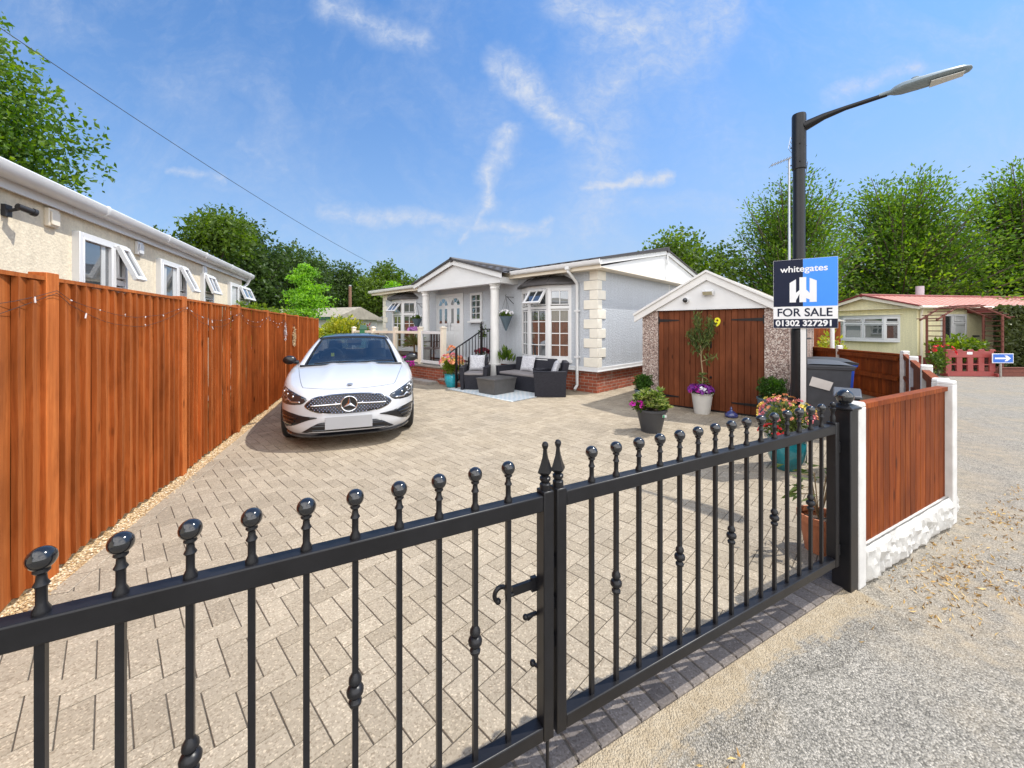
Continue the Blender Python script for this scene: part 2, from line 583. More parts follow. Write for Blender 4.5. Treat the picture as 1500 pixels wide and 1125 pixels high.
def gravel_mat(name, cols, scale, patch=None, bstr=1.0):
    m, nt, b, out = new_mat(name)
    v = tcoord(nt)
    col, h = gravel_color(nt, v, cols, scale, patch)
    nt.links.new(col, b.inputs['Base Color'])
    b.inputs['Roughness'].default_value = .9
    b.inputs['Specular IOR Level'].default_value = .2
    bump(nt, b, h, bstr, .012)
    return m


def gravel_color(nt, v, cols, scale, patch=None):
    vo = nt.nodes.new('ShaderNodeTexVoronoi')
    vo.inputs['Scale'].default_value = scale
    vo.inputs['Randomness'].default_value = 1
    nt.links.new(v, vo.inputs['Vector'])
    sp = nt.nodes.new('ShaderNodeSeparateColor')
    nt.links.new(vo.outputs['Color'], sp.inputs[0])
    k = len(cols)
    col = ramp(nt, sp.outputs[0], [(i / (k - 1), c) for i, c in enumerate(cols)])
    col = mixc(nt, ramp(nt, vo.outputs['Distance'], [(.5, (0, 0, 0)), (.85, (.75, .75, .75))]), col, sc3(cols[0], .55))
    n1 = nnoise(nt, v, .8, 6, .62, .3)
    n2 = nnoise(nt, v, 9, 5, .7)
    if patch:
        f = nmath(nt, 'MULTIPLY', ramp(nt, n1, [(.42, (0, 0, 0)), (.62, (1, 1, 1))]), ramp(nt, n2, [(.35, (.15, .15, .15)), (.65, (.8, .8, .8))]))
        col = mixc(nt, f, col, patch)
    col = mixc(nt, 1.0, col, ramp(nt, n2, [(.25, (.78, .78, .78)), (.75, (1.16, 1.15, 1.13))]), 'MULTIPLY')
    h = nmath(nt, 'ADD', nmath(nt, 'MULTIPLY', vo.outputs['Distance'], -1.0), nmath(nt, 'MULTIPLY', n2, .8))
    return col, h


ROADC = [(.14, .133, .117), (.245, .23, .20), (.295, .277, .245), (.35, .328, .29), (.45, .42, .37)]
road_mat = gravel_mat("road_mat", ROADC, 140, (.325, .27, .195), .6)
gold_gravel = gravel_mat("gold_gravel", [(.34, .22, .11), (.52, .36, .19), (.62, .47, .28), (.70, .58, .40)], 62)


def haunch_mat():
    """sandy mortar that breaks up into the road stone at its outer edge (face attribute = distance out)"""
    m, nt, b, out = new_mat("mortar_mat")
    v = tcoord(nt)
    road, hroad = gravel_color(nt, v, ROADC, 140, (.325, .27, .195))
    n1, n2, n3 = nnoise(nt, v, 5, 6, .65), nnoise(nt, v, 26, 5, .7), nnoise(nt, v, 1.7, 4, .6)
    sand = ramp(nt, n2, [(.2, (.27, .21, .135)), (.5, (.37, .305, .215)), (.8, (.45, .39, .295))])
    sand = mixc(nt, ramp(nt, n3, [(.5, (0, 0, 0)), (.7, (.55, .55, .55))]), sand, (.26, .20, .125))
    f = nmath(nt, 'ADD', attr_fac(nt), nmath(nt, 'ADD', nmath(nt, 'MULTIPLY', n1, 1.1), nmath(nt, 'MULTIPLY', n2, .5)))
    f = nmath(nt, 'SUBTRACT', f, .80)
    col = mixc(nt, ramp(nt, f, [(.38, (0, 0, 0)), (.62, (1, 1, 1))]), sand, road)
    nt.links.new(col, b.inputs['Base Color'])
    b.inputs['Roughness'].default_value = .92
    b.inputs['Specular IOR Level'].default_value = .2
    bump(nt, b, nmath(nt, 'ADD', n2, hroad), .8, .012)
    return m


mortar_mat = haunch_mat()
ground_mat = gravel_mat("ground_mat", [(.10, .12, .05), (.16, .17, .08), (.24, .22, .14)], 30, (.10, .14, .04))
joint_mat = M("joint_sand", (.075, .062, .048), .95, var=.45, scale=25)


def tile_mat(name, c, metallic=0):
    m, nt, b, out = new_mat(name)
    v = tcoord(nt)
    n = nnoise(nt, v, 14, 6, .7)
    n2 = nnoise(nt, v, 1.5, 4, .6)
    col = ramp(nt, n, [(.25, sc3(c, .72)), (.75, sc3(c, 1.25))])
    col = mixc(nt, 1.0, col, ramp(nt, n2, [(.3, (.85, .85, .85)), (.7, (1.12, 1.12, 1.12))]), 'MULTIPLY')
    nt.links.new(col, b.inputs['Base Color'])
    b.inputs['Roughness'].default_value = .6
    bump(nt, b, n, .25, .004)
    return m


tile_dark = tile_mat("tile_dark", (.055, .050, .050))
tile_pink = tile_mat("tile_pink", (.44, .20, .165))


def patterned_fabric():
    m, nt, b, out = new_mat("patterned_fabric")
    v = tcoord(nt)
    n = nnoise(nt, v, 22, 2, .5, 2.0)
    col = ramp(nt, n, [(.42, (.62, .62, .64)), (.5, (.30, .30, .34)), (.58, (.62, .62, .64))])
    nt.links.new(col, b.inputs['Base Color'])
    b.inputs['Roughness'].default_value = .9
    return m


cushion_fabric = patterned_fabric()


def rug_mat():
    m, nt, b, out = new_mat("rug_weave")
    v = tcoord(nt)
    w = nt.nodes.new('ShaderNodeTexWave')
    w.inputs['Scale'].default_value = 3.2
    w.inputs['Distortion'].default_value = 3.5
    w.inputs['Detail'].default_value = 2
    nt.links.new(v, w.inputs['Vector'])
    col = ramp(nt, w.outputs['Fac'], [(.3, (.68, .70, .69)), (.7, (.58, .64, .65))])
    nt.links.new(col, b.inputs['Base Color'])
    b.inputs['Roughness'].default_value = .95
    bump(nt, b, nnoise(nt, v, 180, 3, .6), .3, .003)
    return m


rug_weave = rug_mat()

# ------------------------------------------------------------------ mesh helpers


def tag(o, label=None, cat=None, group=None, kind=None):
    if label:
        o['label'] = label
    if cat:
        o['category'] = cat
    if group:
        o['group'] = group
    if kind:
        o['kind'] = kind
    return o


def thing(name, label, cat, loc=(0, 0, 0), rot=0.0, group=None):
    o = bpy.data.objects.new(name, None)
    COL.objects.link(o)
    o.empty_display_size = .2
    o.location = loc
    o.rotation_euler = (0, 0, rot)
    return tag(o, label, cat, group)


def dup(root, loc=None, rot=None, label=None):
    r = root.copy()
    COL.objects.link(r)
    if loc is not None:
        r.location = loc
    if rot is not None:
        r.rotation_euler = (0, 0, rot)
    if label:
        r['label'] = label
    for ch in list(root.children):
        dup_child(ch, r)
    return r


def dup_child(ch, parent):
    c = ch.copy()
    COL.objects.link(c)
    c.parent = parent
    for g in list(ch.children):
        dup_child(g, c)
    return c


class MB:
    def __init__(s):
        s.v, s.f, s.r = [], [], []
        s.T = Matrix.Identity(4)

    def add(s, vs, fs, r=None):
        o = len(s.v)
        s.v += [tuple(s.T @ Vector(p)) for p in vs]
        s.f += [[i + o for i in f] for f in fs]
        s.r += [r if r is not None else .5] * len(fs)
        return s

    def box(s, x0, x1, y0, y1, z0, z1, r=None):
        vs = [(x0, y0, z0), (x1, y0, z0), (x1, y1, z0), (x0, y1, z0), (x0, y0, z1), (x1, y0, z1), (x1, y1, z1), (x0, y1, z1)]
        return s.add(vs, [(0, 3, 2, 1), (4, 5, 6, 7), (0, 1, 5, 4), (1, 2, 6, 5), (2, 3, 7, 6), (3, 0, 4, 7)], r)

    def hexa(s, lo, hi, r=None):
        """box from four bottom and four top corners"""
        return s.add(list(lo) + list(hi), [(0, 3, 2, 1), (4, 5, 6, 7), (0, 1, 5, 4), (1, 2, 6, 5), (2, 3, 7, 6), (3, 0, 4, 7)], r)

    def prism(s, poly, a0, a1, axis='z', r=None):
        n = len(poly)

        def P(p, a):
            return (p[0], p[1], a) if axis == 'z' else ((p[0], a, p[1]) if axis == 'y' else (a, p[0], p[1]))
        vs = [P(p, a0) for p in poly] + [P(p, a1) for p in poly]
        fs = [list(range(n))[::-1], list(range(n, 2 * n))] + [(i, (i + 1) % n, (i + 1) % n + n, i + n) for i in range(n)]
        return s.add(vs, fs, r)

    def bar(s, p0, p1, w, h=None, up=(0, 0, 1), r=None):
        p0, p1 = Vector(p0), Vector(p1)
        h = h or w
        d = (p1 - p0).normalized()
        u = Vector(up)
        if abs(d.dot(u)) > .95:
            u = Vector((1, 0, 0)) if abs(d.x) < .9 else Vector((0, 1, 0))
        a = d.cross(u).normalized() * w / 2
        b = a.cross(d).normalized() * h / 2
        q = [-a - b, a - b, a + b, -a + b]
        return s.hexa([tuple(p0 + k) for k in q], [tuple(p1 + k) for k in q], r)

    def tube(s, pts, rad, n=10, caps=True, r=None):
        pts = [Vector(p) for p in pts]
        k = len(pts)
        rr = rad if isinstance(rad, (list, tuple)) else [rad] * k
        vs, fs = [], []
        ref = None
        for i, p in enumerate(pts):
            d = (pts[min(i + 1, k - 1)] - pts[max(i - 1, 0)]).normalized()
            if ref is None:
                ref = d.orthogonal().normalized()
            a = (ref - d * ref.dot(d)).normalized()
            b = d.cross(a)
            ref = a
            for j in range(n):
                t = 2 * math.pi * j / n
                vs.append(tuple(p + (a * math.cos(t) + b * math.sin(t)) * rr[i]))
        for i in range(k - 1):
            for j in range(n):
                fs.append((i * n + j, i * n + (j + 1) % n, (i + 1) * n + (j + 1) % n, (i + 1) * n + j))
        if caps:
            fs += [list(range(n))[::-1], [(k - 1) * n + j for j in range(n)]]
        return s.add(vs, fs, r)

    def lathe(s, prof, c=(0, 0, 0), n=20, caps=True, r=None, wob=0):
        vs, fs = [], []
        k = len(prof)
        for (q, z) in prof:
            for j in range(n):
                t = 2 * math.pi * j / n
                qq = q * (1 + (wob * math.sin(3 * t + z * 9) if wob else 0))
                vs.append((c[0] + qq * math.cos(t), c[1] + qq * math.sin(t), c[2] + z))
        for i in range(k - 1):
            for j in range(n):
                fs.append((i * n + j, i * n + (j + 1) % n, (i + 1) * n + (j + 1) % n, (i + 1) * n + j))
        if caps:
            fs += [list(range(n))[::-1], [(k - 1) * n + j for j in range(n)]]
        return s.add(vs, fs, r)

    def ball(s, c, rad, n=14, m=9, sq=(1, 1, 1), r=None):
        vs, fs = [], []
        for i in range(1, m):
            t = math.pi * i / m
            for j in range(n):
                u = 2 * math.pi * j / n
                vs.append((c[0] + rad * sq[0] * math.sin(t) * math.cos(u), c[1] + rad * sq[1] * math.sin(t) * math.sin(u), c[2] + rad * sq[2] * math.cos(t)))
        top = len(vs)
        vs += [(c[0], c[1], c[2] + rad * sq[2]), (c[0], c[1], c[2] - rad * sq[2])]
        for i in range(m - 2):
            for j in range(n):
                fs.append((i * n + j, (i + 1) * n + j, (i + 1) * n + (j + 1) % n, i * n + (j + 1) % n))
        for j in range(n):
            fs.append((top, j, (j + 1) % n))
            fs.append((top + 1, (m - 2) * n + (j + 1) % n, (m - 2) * n + j))
        return s.add(vs, fs, r)

    def grid(s, fn, nu, nv, r=None, flip=False):
        vs = [fn(i / nu, j / nv) for j in range(nv + 1) for i in range(nu + 1)]
        fs = []
        for j in range(nv):
            for i in range(nu):
                a = j * (nu + 1) + i
                q = (a, a + 1, a + nu + 2, a + nu + 1)
                fs.append(q[::-1] if flip else q)
        return s.add(vs, fs, r)

    def build(s, name, mat, parent=None, smooth=True, ang=38, bevel=0, seg=2, loc=None, rot=None, kind=None):
        me = bpy.data.meshes.new(name)
        me.from_pydata(s.v, [], s.f)
        a = me.attributes.new('rnd', 'FLOAT', 'FACE')
        a.data.foreach_set('value', s.r)
        me.validate()
        bm = bmesh.new()
        bm.from_mesh(me)
        bmesh.ops.recalc_face_normals(bm, faces=bm.faces)
        bm.to_mesh(me)
        bm.free()
        for m in (mat if isinstance(mat, (list, tuple)) else [mat]):
            me.materials.append(m)
        if smooth:
            me.shade_smooth()
            me.set_sharp_from_angle(angle=R(ang))
        o = bpy.data.objects.new(name, me)
        COL.objects.link(o)
        if parent is not None:
            o.parent = parent
        if loc is not None:
            o.location = loc
        if rot is not None:
            o.rotation_euler = rot if isinstance(rot, (tuple, list)) else (0, 0, rot)
        if bevel:
            b = o.modifiers.new('bevel', 'BEVEL')
            b.width = bevel
            b.segments = seg
            b.limit_method = 'ANGLE'
            b.angle_limit = R(40)
        if kind:
            o['kind'] = kind
        return o


def inst(src, parent, loc=None):
    c = src.copy()
    COL.objects.link(c)
    c.parent = parent
    if loc is not None:
        c.location = loc
    for g in list(src.children):
        inst(g, c)
    return c


def text_mesh(name, body, size, mat, parent, loc, rot, extrude=.001, offset=0.0, align='CENTER', sx=1.0, shear=0.0):
    cu = bpy.data.curves.new(name, 'FONT')
    cu.body = body
    cu.size = size
    cu.extrude = extrude
    cu.offset = offset
    cu.align_x = align
    cu.align_y = 'CENTER'
    cu.shear = shear
    to = bpy.data.objects.new(name + '_src', cu)
    COL.objects.link(to)
    dg = bpy.context.evaluated_depsgraph_get()
    me = bpy.data.meshes.new_from_object(to.evaluated_get(dg))
    bpy.data.objects.remove(to)
    bpy.data.curves.remove(cu)
    me.materials.clear()
    me.materials.append(mat)
    o = bpy.data.objects.new(name, me)
    COL.objects.link(o)
    o.parent = parent
    o.location = loc
    o.rotation_euler = rot
    o.scale = (sx, 1, 1)
    return o


# ---- foliage


def unit(v):
    return v / np.maximum(np.linalg.norm(v, axis=-1, keepdims=True), 1e-9)


def leaf_mesh(name, c, size, mat, parent=None, axis=None, aspect=.5, jitter=.8, kind=None, rv=None, fold=True):
    """leaf-sized folded rhombs; axis = preferred leaf direction"""
    n = len(c)
    c = np.asarray(c, float)
    size = np.broadcast_to(np.asarray(size, float), (n,)) * nrng.uniform(.65, 1.35, n)
    rd = unit(nrng.normal(size=(n, 3)))
    a = rd if axis is None else unit(np.asarray(axis) + rd * jitter)
    b = unit(np.cross(a, unit(nrng.normal(size=(n, 3)) + np.array([0, 0, .0]))))
    nn = np.cross(a, b)
    h = (size * .5)[:, None]
    w = (size * .5 * aspect)[:, None]
    bend = nn * (size * .10)[:, None]
    V = np.stack([c - a * h, c + b * w + bend - a * h * .1, c + a * h, c - b * w + bend - a * h * .1], 1).reshape(-1, 3)
    idx = np.arange(n)[:, None] * 4
    if fold:
        F = np.concatenate([idx + np.array([0, 1, 2]), idx + np.array([0, 2, 3])], 1).reshape(-1, 3)
        per = 2
    else:
        F = idx + np.array([0, 1, 2, 3])
        per = 1
    me = bpy.data.meshes.new(name)
    me.from_pydata(V.tolist(), [], F.tolist())
    rv = nrng.uniform(0, 1, n) if rv is None else rv
    at = me.attributes.new('rnd', 'FLOAT', 'FACE')
    at.data.foreach_set('value', np.repeat(rv, per).astype(np.float32))
    me.materials.append(mat)
    o = bpy.data.objects.new(name, me)
    COL.objects.link(o)
    if parent is not None:
        o.parent = parent
    if kind:
        o['kind'] = kind
    return o


def lobes_points(lobes, n, shell=.45):
    """points spread through ellipsoid lobes, denser at their skins; returns points, outward dirs"""
    vol = np.array([l[3] * l[4] * l[5] for l in lobes]) ** .75
    pick = nrng.choice(len(lobes), n, p=vol / vol.sum())
    L = np.array(lobes)[pick]
    d = unit(nrng.normal(size=(n, 3)))
    rr = nrng.uniform(0, 1, n) ** shell
    # knobbly surface
    wob = 1 + .18 * np.sin(d[:, 0] * 7 + L[:, 0] * 3) * np.sin(d[:, 1] * 6 + L[:, 1]) + .12 * np.sin(d[:, 2] * 9 + L[:, 2] * 5)
    p = L[:, :3] + d * L[:, 3:6] * (rr * wob)[:, None]
    return p, d, pick


def tree(name, label, loc, H, Rx, z0, mat, n=9000, leaf=.2, style='round', seed=1, cat='tree', group=None, trunk_r=.22, K=22, Ry=None, tip=1.0):
    rg = np.random.default_rng(seed)
    t = thing(name, label, cat, loc, 0, group)
    Ry = Ry or Rx
    zc, rz = (z0 + H) / 2, (H - z0) / 2
    br = MB()
    top = z0 + rz * 1.1
    lean = rg.normal(0, .15, 2)
    pts = [(lean[0] * f * f, lean[1] * f * f, top * f) for f in np.linspace(0, 1, 7)]
    br.tube(pts, [trunk_r * (1.25 if i == 0 else 1) * (1 - .85 * i / 6) for i in range(7)], 9)
    if style == 'round':
        lobes = []
        for k in range(K):
            d = unit(rg.normal(size=3))
            q = rg.uniform(.35, .82)
            s = rg.uniform(.30, .52)
            px, py, pz = d[0] * Rx * q, d[1] * Ry * q, zc + d[2] * rz * q
            if pz < z0 + .1 * rz:
                pz = z0 + rz * rg.uniform(.15, .5)
            lobes.append((px, py, pz, Rx * s, Ry * s, rz * s * .8))
            st = Vector(pts[3])
            br.tube([st, st.lerp(Vector((px, py, pz)), .5) + Vector((0, 0, .15 * rz * .3)), (px, py, pz)], [trunk_r * .4, trunk_r * .25, trunk_r * .06], 6)
        lobes.append((0, 0, zc, Rx * .55, Ry * .55, rz * .7))
        p, d, pick = lobes_points(lobes, n)
        ax = d * .6 + np.array([0, 0, -.15])
        tone = rg.uniform(-.22, .22, len(lobes))[pick]
        rv = np.clip(rg.uniform(0, 1, n) * .75 + .12 + tone, 0, 1)
        leaf_mesh('crown', p, leaf, mat, t, ax, .62, .9, rv=rv)
    elif style == 'shoot':
        P, A, RV = [], [], []
        S = K
        per = n // S
        for k in range(S):
            az = rg.uniform(0, 2 * math.pi)
            f = rg.uniform(0, 1)
            zs = z0 + (H - z0) * .62 * f
            out = Rx * (1.04 - .66 * f ** 1.5) * rg.uniform(.30, 1.05)
            rise = (H - z0) * rg.uniform(.16, .36) * (0.45 + .75 * f) * tip
            e = Vector((math.cos(az) * out, math.sin(az) * out * Ry / Rx, zs + rise))
            b0 = Vector((0, 0, max(zs - .15 * H * rg.uniform(.2, .9), z0 * .6)))
            mid = b0.lerp(e, .55) + Vector((0, 0, -rise * .16))
            br.tube([b0, mid, e], [trunk_r * .22, trunk_r * .12, .012], 4, False)
            s = rg.uniform(.12, 1.0, per) ** .75
            s = s[:, None]
            b0n, mn, en = np.array(b0), np.array(mid), np.array(e)
            pos = (1 - s) ** 2 * b0n + 2 * s * (1 - s) * mn + s * s * en
            tang = unit(2 * (1 - s) * (mn - b0n) + 2 * s * (en - mn))
            sp = (.022 + .092 * np.sin(np.clip(s, 0, 1) * math.pi * .86)) * Rx
            off = rg.normal(size=(per, 3)) * sp * np.array([1, 1, .6])
            P.append(pos + off)
            A.append(tang * .7 + unit(off) * .8)
            RV.append(np.clip(rg.uniform(0, .8, per) + rg.uniform(0, .25), 0, 1))
        leaf_mesh('crown', np.concatenate(P), leaf, mat, t, np.concatenate(A), .5, .55, rv=np.concatenate(RV))
    elif style == 'layer':
        P = []
        for k in range(K):
            az = rg.uniform(0, 2 * math.pi)
            f = (k + .5) / K
            zz = z0 + (H - z0) * f
            out = Rx * (1.05 - .75 * f) * rg.uniform(.45, 1.1)
            c = np.array([math.cos(az) * out * .6, math.sin(az) * out * .6, zz])
            m = n // K
            q = rg.normal(size=(m, 3)) * np.array([out * .33, out * .33, .035 * (H - z0)])
            q[:, 2] -= .10 * (q[:, 0] ** 2 + q[:, 1] ** 2) / max(out, .1)
            P.append(c + q)
            br.tube([(0, 0, zz - .2), tuple(c)], [.02, .008], 4, False)
        P = np.concatenate(P)
        leaf_mesh('crown', P, leaf, mat, t, np.tile([0, 0, -.2], (len(P), 1)), .6, 1.0)
    elif style == 'cone':
        p = []
        f = rg.uniform(0, 1, n) ** 1.4
        az = rg.uniform(0, 2 * math.pi, n)
        rad = Rx * (1.02 - f) * (rg.uniform(0, 1, n) ** .4) * (1 + .25 * np.sin(az * 5 + f * 30))
        p = np.stack([np.cos(az) * rad, np.sin(az) * rad, z0 + (H - z0) * f], 1)
        ax = np.stack([np.cos(az), np.sin(az), np.full(n, -.3)], 1)
        leaf_mesh('crown', p, leaf, mat, t, ax, .45, .6)
    br.build('trunk', bark, t)
    return t


def tuft(name, mat, parent, c, rad, n, leaf, aspect=.5, up=.3, jitter=.8, shell=.5, lob=1):
    lobes = [(c[0], c[1], c[2], rad[0], rad[1], rad[2])]
    for k in range(lob - 1):
        d = unit(nrng.normal(size=3))
        lobes.append((c[0] + d[0] * rad[0] * .7, c[1] + d[1] * rad[1] * .7, c[2] + d[2] * rad[2] * .6, rad[0] * .5, rad[1] * .5, rad[2] * .5))
    p, d, _ = lobes_points(lobes, n, shell)
    ax = d + np.array([0, 0, up])
    return leaf_mesh(name, p, leaf, mat, parent, ax, aspect, jitter)


def flowers(name, mat, parent, c, rad, n, size, petals=5):
    """little multi-petal blooms on the skin of an ellipsoid; a few blooms are parts of their own"""
    P, A = [], []
    if 1 < n <= 28:
        for k in range(n):
            flowers('flower', mat, parent, c, rad, 1, size, petals)
        return None
    for k in range(n):
        d = unit(nrng.normal(size=3))
        d[2] = abs(d[2]) * .9 + .05
        d = unit(d)
        q = np.array(c) + d * np.array(rad) * nrng.uniform(.85, 1.12)
        a = unit(np.cross(d, [.3, .5, .8]))
        b = np.cross(d, a)
        for j in range(petals):
            t = 2 * math.pi * j / petals
            dr = a * math.cos(t) + b * math.sin(t)
            P.append(q + dr * size * .42 + d * size * .1)
            A.append(dr + d * .35)
    return leaf_mesh(name, np.array(P), size * .9, mat, parent, np.array(A), .85, .15)

# ------------------------------------------------------------------ setting: ground, road, driveway
def sheet(name, poly, z, mat, sub=0, thick=0):
    mb = MB()
    mb.add([(p[0], p[1], z) for p in poly], [list(range(len(poly)))])
    o = mb.build(name, mat, smooth=False)
    o['kind'] = 'structure'
    return o


sheet('ground', [(-300, -60), (300, -60), (300, 420), (-300, 420)], -.06, ground_mat)
sheet('road', [(-6, -6), (40, -6), (40, 13.4), (9.5, 13.4), (7.2, 11), (-2.6, 0.4)], -.03, road_mat)

GA = R(28.23)                       # direction of the gate line
gd, gn = (math.cos(GA), math.sin(GA)), (-math.sin(GA), math.cos(GA))
G0 = (.145, 1.315)


def gpt(x, y):
    return (G0[0] + gd[0] * x + gn[0] * y, G0[1] + gd[1] * x + gn[1] * y)


HA = math.atan2(-.694, .72)         # house axes
hx, hy = (math.cos(HA), math.sin(HA)), (-math.sin(HA), math.cos(HA))
HC = (1.96, 8.93)
FA = math.atan2(.942, -.336)        # left fence direction
fx, fy = (math.cos(FA), math.sin(FA)), (-math.sin(FA), math.cos(FA))
FO = (-1.99, 0.0)


def hpt(x, y):
    return (HC[0] + hx[0] * x + hy[0] * y, HC[1] + hx[1] * x + hy[1] * y)


def fpt(x, y):
    return (FO[0] + fx[0] * x + fy[0] * y, FO[1] + fx[1] * x + fy[1] * y)


# block paving in 90 degree herringbone, every block modelled with chamfered arrises
U = .1015


def paving():
    V, F, RV = [], [], []
    J, CH, DP = .0019, .0016, .0030
    org = (-1.0, 5.0)
    N = 150
    jit = random.Random(3)
    for i in range(-N, N):
        for j in range(-N, N):
            k = (i - j) % 4
            if k == 0:
                a, b = (i, j), (i + 2, j + 1)
            elif k == 3:
                a, b = (i, j), (i + 1, j + 2)
            else:
                continue
            cxl, cyl = (a[0] + b[0]) * U / 2, (a[1] + b[1]) * U / 2
            wx, wy = org[0] + hx[0] * cxl + hy[0] * cyl, org[1] + hx[1] * cxl + hy[1] * cyl
            if not (-7.6 < wx < 7.8 and -.3 < wy < 15):
                continue
            # skip what lies outside the drive or under buildings
            lg = ((wx - G0[0]) * gn[0] + (wy - G0[1]) * gn[1])
            lf = -((wx - FO[0]) * fy[0] + (wy - FO[1]) * fy[1])
            if lg < .05 or lf < .1:
                continue
            h_x, h_y = (wx - HC[0]) * hx[0] + (wy - HC[1]) * hx[1], (wx - HC[0]) * hy[0] + (wy - HC[1]) * hy[1]
            if h_x < -.1 and h_y > .2:
                if h_x > -10.2:
                    continue
            dz = jit.uniform(-.0012, .0012)
            tx, ty = jit.uniform(-.004, .004), jit.uniform(-.004, .004)
            x0, x1, y0, y1 = a[0] * U + J, b[0] * U - J, a[1] * U + J, b[1] * U - J
            o = len(V)
            for (xx, yy, zz) in ((x0, y0, -DP), (x1, y0, -DP), (x1, y1, -DP), (x0, y1, -DP),
                                 (x0 + CH, y0 + CH, 0), (x1 - CH, y0 + CH, 0), (x1 - CH, y1 - CH, 0), (x0 + CH, y1 - CH, 0)):
                V.append((org[0] + hx[0] * xx + hy[0] * yy, org[1] + hx[1] * xx + hy[1] * yy,
                          zz + dz + tx * (xx - cxl) + ty * (yy - cyl)))
            F += [(o + 4, o + 5, o + 6, o + 7), (o, o + 1, o + 5, o + 4), (o + 1, o + 2, o + 6, o + 5), (o + 2, o + 3, o + 7, o + 6), (o + 3, o, o + 4, o + 7)]
            RV += [jit.random()] * 5
    me = bpy.data.meshes.new('driveway')
    me.from_pydata(V, [], F)
    at = me.attributes.new('rnd', 'FLOAT', 'FACE')
    at.data.foreach_set('value', RV)
    bm = bmesh.new()
    bm.from_mesh(me)

    def cut(co, no):
        g = bm.verts[:] + bm.edges[:] + bm.faces[:]
        bmesh.ops.bisect_plane(bm, geom=g, plane_co=co, plane_no=no, clear_outer=True)
    p = gpt(0, .203)
    cut((p[0], p[1], 0), (-gn[0], -gn[1], 0))
    p = fpt(0, -.225)
    cut((p[0], p[1], 0), (fy[0], fy[1], 0))
    p = gpt(3.9, .1)
    cut((p[0], p[1], 0), (.73, -.68, 0))
    bm.to_mesh(me)
    bm.free()
    me.materials.append(paver)
    o = bpy.data.objects.new('driveway', me)
    COL.objects.link(o)
    o['kind'] = 'structure'
    # border courses: soldiers along the gate, stretchers along the fence
    mb, mf = MB(), MB()
    for k in range(-22, 40):
        x0, x1 = k * U + .003, (k + 1) * U - .003
        if x1 > 3.9:
            break
        q = []
        dz = jit.uniform(-.001, .001)
        for (xx, yy) in ((x0, 0), (x1, 0), (x1, .197), (x0, .197)):
            q.append((*gpt(xx, yy), -.05))
        q2 = []
        for (xx, yy) in ((x0 + .004, .004), (x1 - .004, .004), (x1 - .004, .193), (x0 + .004, .193)):
            q2.append((*gpt(xx, yy), dz))
        q1 = [(a[0], a[1], -.005) for a in q]
        mb.hexa(q, q1, jit.random())
        mb.hexa(q1, q2, mb.r[-1])
    mb.build('paving_edge', paver_dark, smooth=False, kind='structure')
    for k in range(0, 76):
        x0, x1 = .3 + k * .2 + .003, .3 + (k + 1) * .2 - .003
        q1 = [(*fpt(a, b), -.0033) for a, b in ((x0, -.22), (x1, -.22), (x1, -.123), (x0, -.123))]
        q2 = [(*fpt(a, b), jit.uniform(-.0008, .0008)) for a, b in ((x0 + .004, -.216), (x1 - .004, -.216), (x1 - .004, -.127), (x0 + .004, -.127))]
        mf.hexa(q1, q2, jit.random())
    mf.build('paving_border', paver, smooth=False, kind='structure')


paving()
sheet('paving_bed', [gpt(-2.4, .01), gpt(3.9, .01), (7.4, 7.4), (7.6, 15), fpt(16.2, -.1), fpt(.2, -.1)], -.0034, joint_mat)

# strip of golden gravel under the fence: real stones over a sheet
sheet('gravel_bed', [fpt(.1, -.126), fpt(16.2, -.126), fpt(16.2, .1), fpt(.1, .1)], -.0025, gold_gravel)


def stones(name, n, fn, smin, smax, mat, kind='stuff', flat=.6):
    V, F, RV = [], [], []
    base = [(1, 0, 0), (-1, 0, 0), (0, 1, 0), (0, -1, 0), (0, 0, 1), (0, 0, -.4)]
    ff = [(0, 2, 4), (2, 1, 4), (1, 3, 4), (3, 0, 4), (2, 0, 5), (1, 2, 5), (3, 1, 5), (0, 3, 5)]
    for k in range(n):
        x, y, z = fn()
        s = rnd.uniform(smin, smax)
        a = rnd.uniform(0, 6.28)
        ca, sa = math.cos(a), math.sin(a)
        e = rnd.uniform(.6, 1.0)
        o = len(V)
        for (p, q, w) in base:
            p, q = p * s * rnd.uniform(.75, 1.1), q * s * e * rnd.uniform(.75, 1.1)
            V.append((x + p * ca - q * sa, y + p * sa + q * ca, z + w * s * flat))
        F += [tuple(i + o for i in t) for t in ff]
        RV += [rnd.random()] * 8
    me = bpy.data.meshes.new(name)
    me.from_pydata(V, [], F)
    at = me.attributes.new('rnd', 'FLOAT', 'FACE')
    at.data.foreach_set('value', RV)
    me.materials.append(mat)
    o = bpy.data.objects.new(name, me)
    COL.objects.link(o)
    o['kind'] = kind
    return o


def stone_mat(name, stops):
    m, nt, b, out = new_mat(name)
    nt.links.new(ramp(nt, attr_fac(nt), stops), b.inputs['Base Color'])
    b.inputs['Roughness'].default_value = .85
    return m


gold_stone = stone_mat("gold_stone", [(0, (.32, .19, .08)), (.4, (.55, .38, .19)), (.75, (.66, .52, .32)), (1, (.74, .66, .52))])
grey_stone = stone_mat("grey_stone", [(0, (.20, .19, .17)), (.3, (.36, .34, .30)), (.7, (.50, .465, .41)), (1, (.66, .62, .55))])
straw = stone_mat("straw", [(0, (.20, .11, .04)), (.5, (.46, .29, .10)), (1, (.62, .46, .20))])


def fgr():
    t = rnd.uniform(.2, 13.8)
    t = .2 + 13.6 * (rnd.random() ** 1.5)
    p = fpt(t, -abs(rnd.gauss(0, .055)) - .012)
    return (p[0], p[1], .002)


stones('fence_gravel', 5200, fgr, .005, .011, gold_stone)


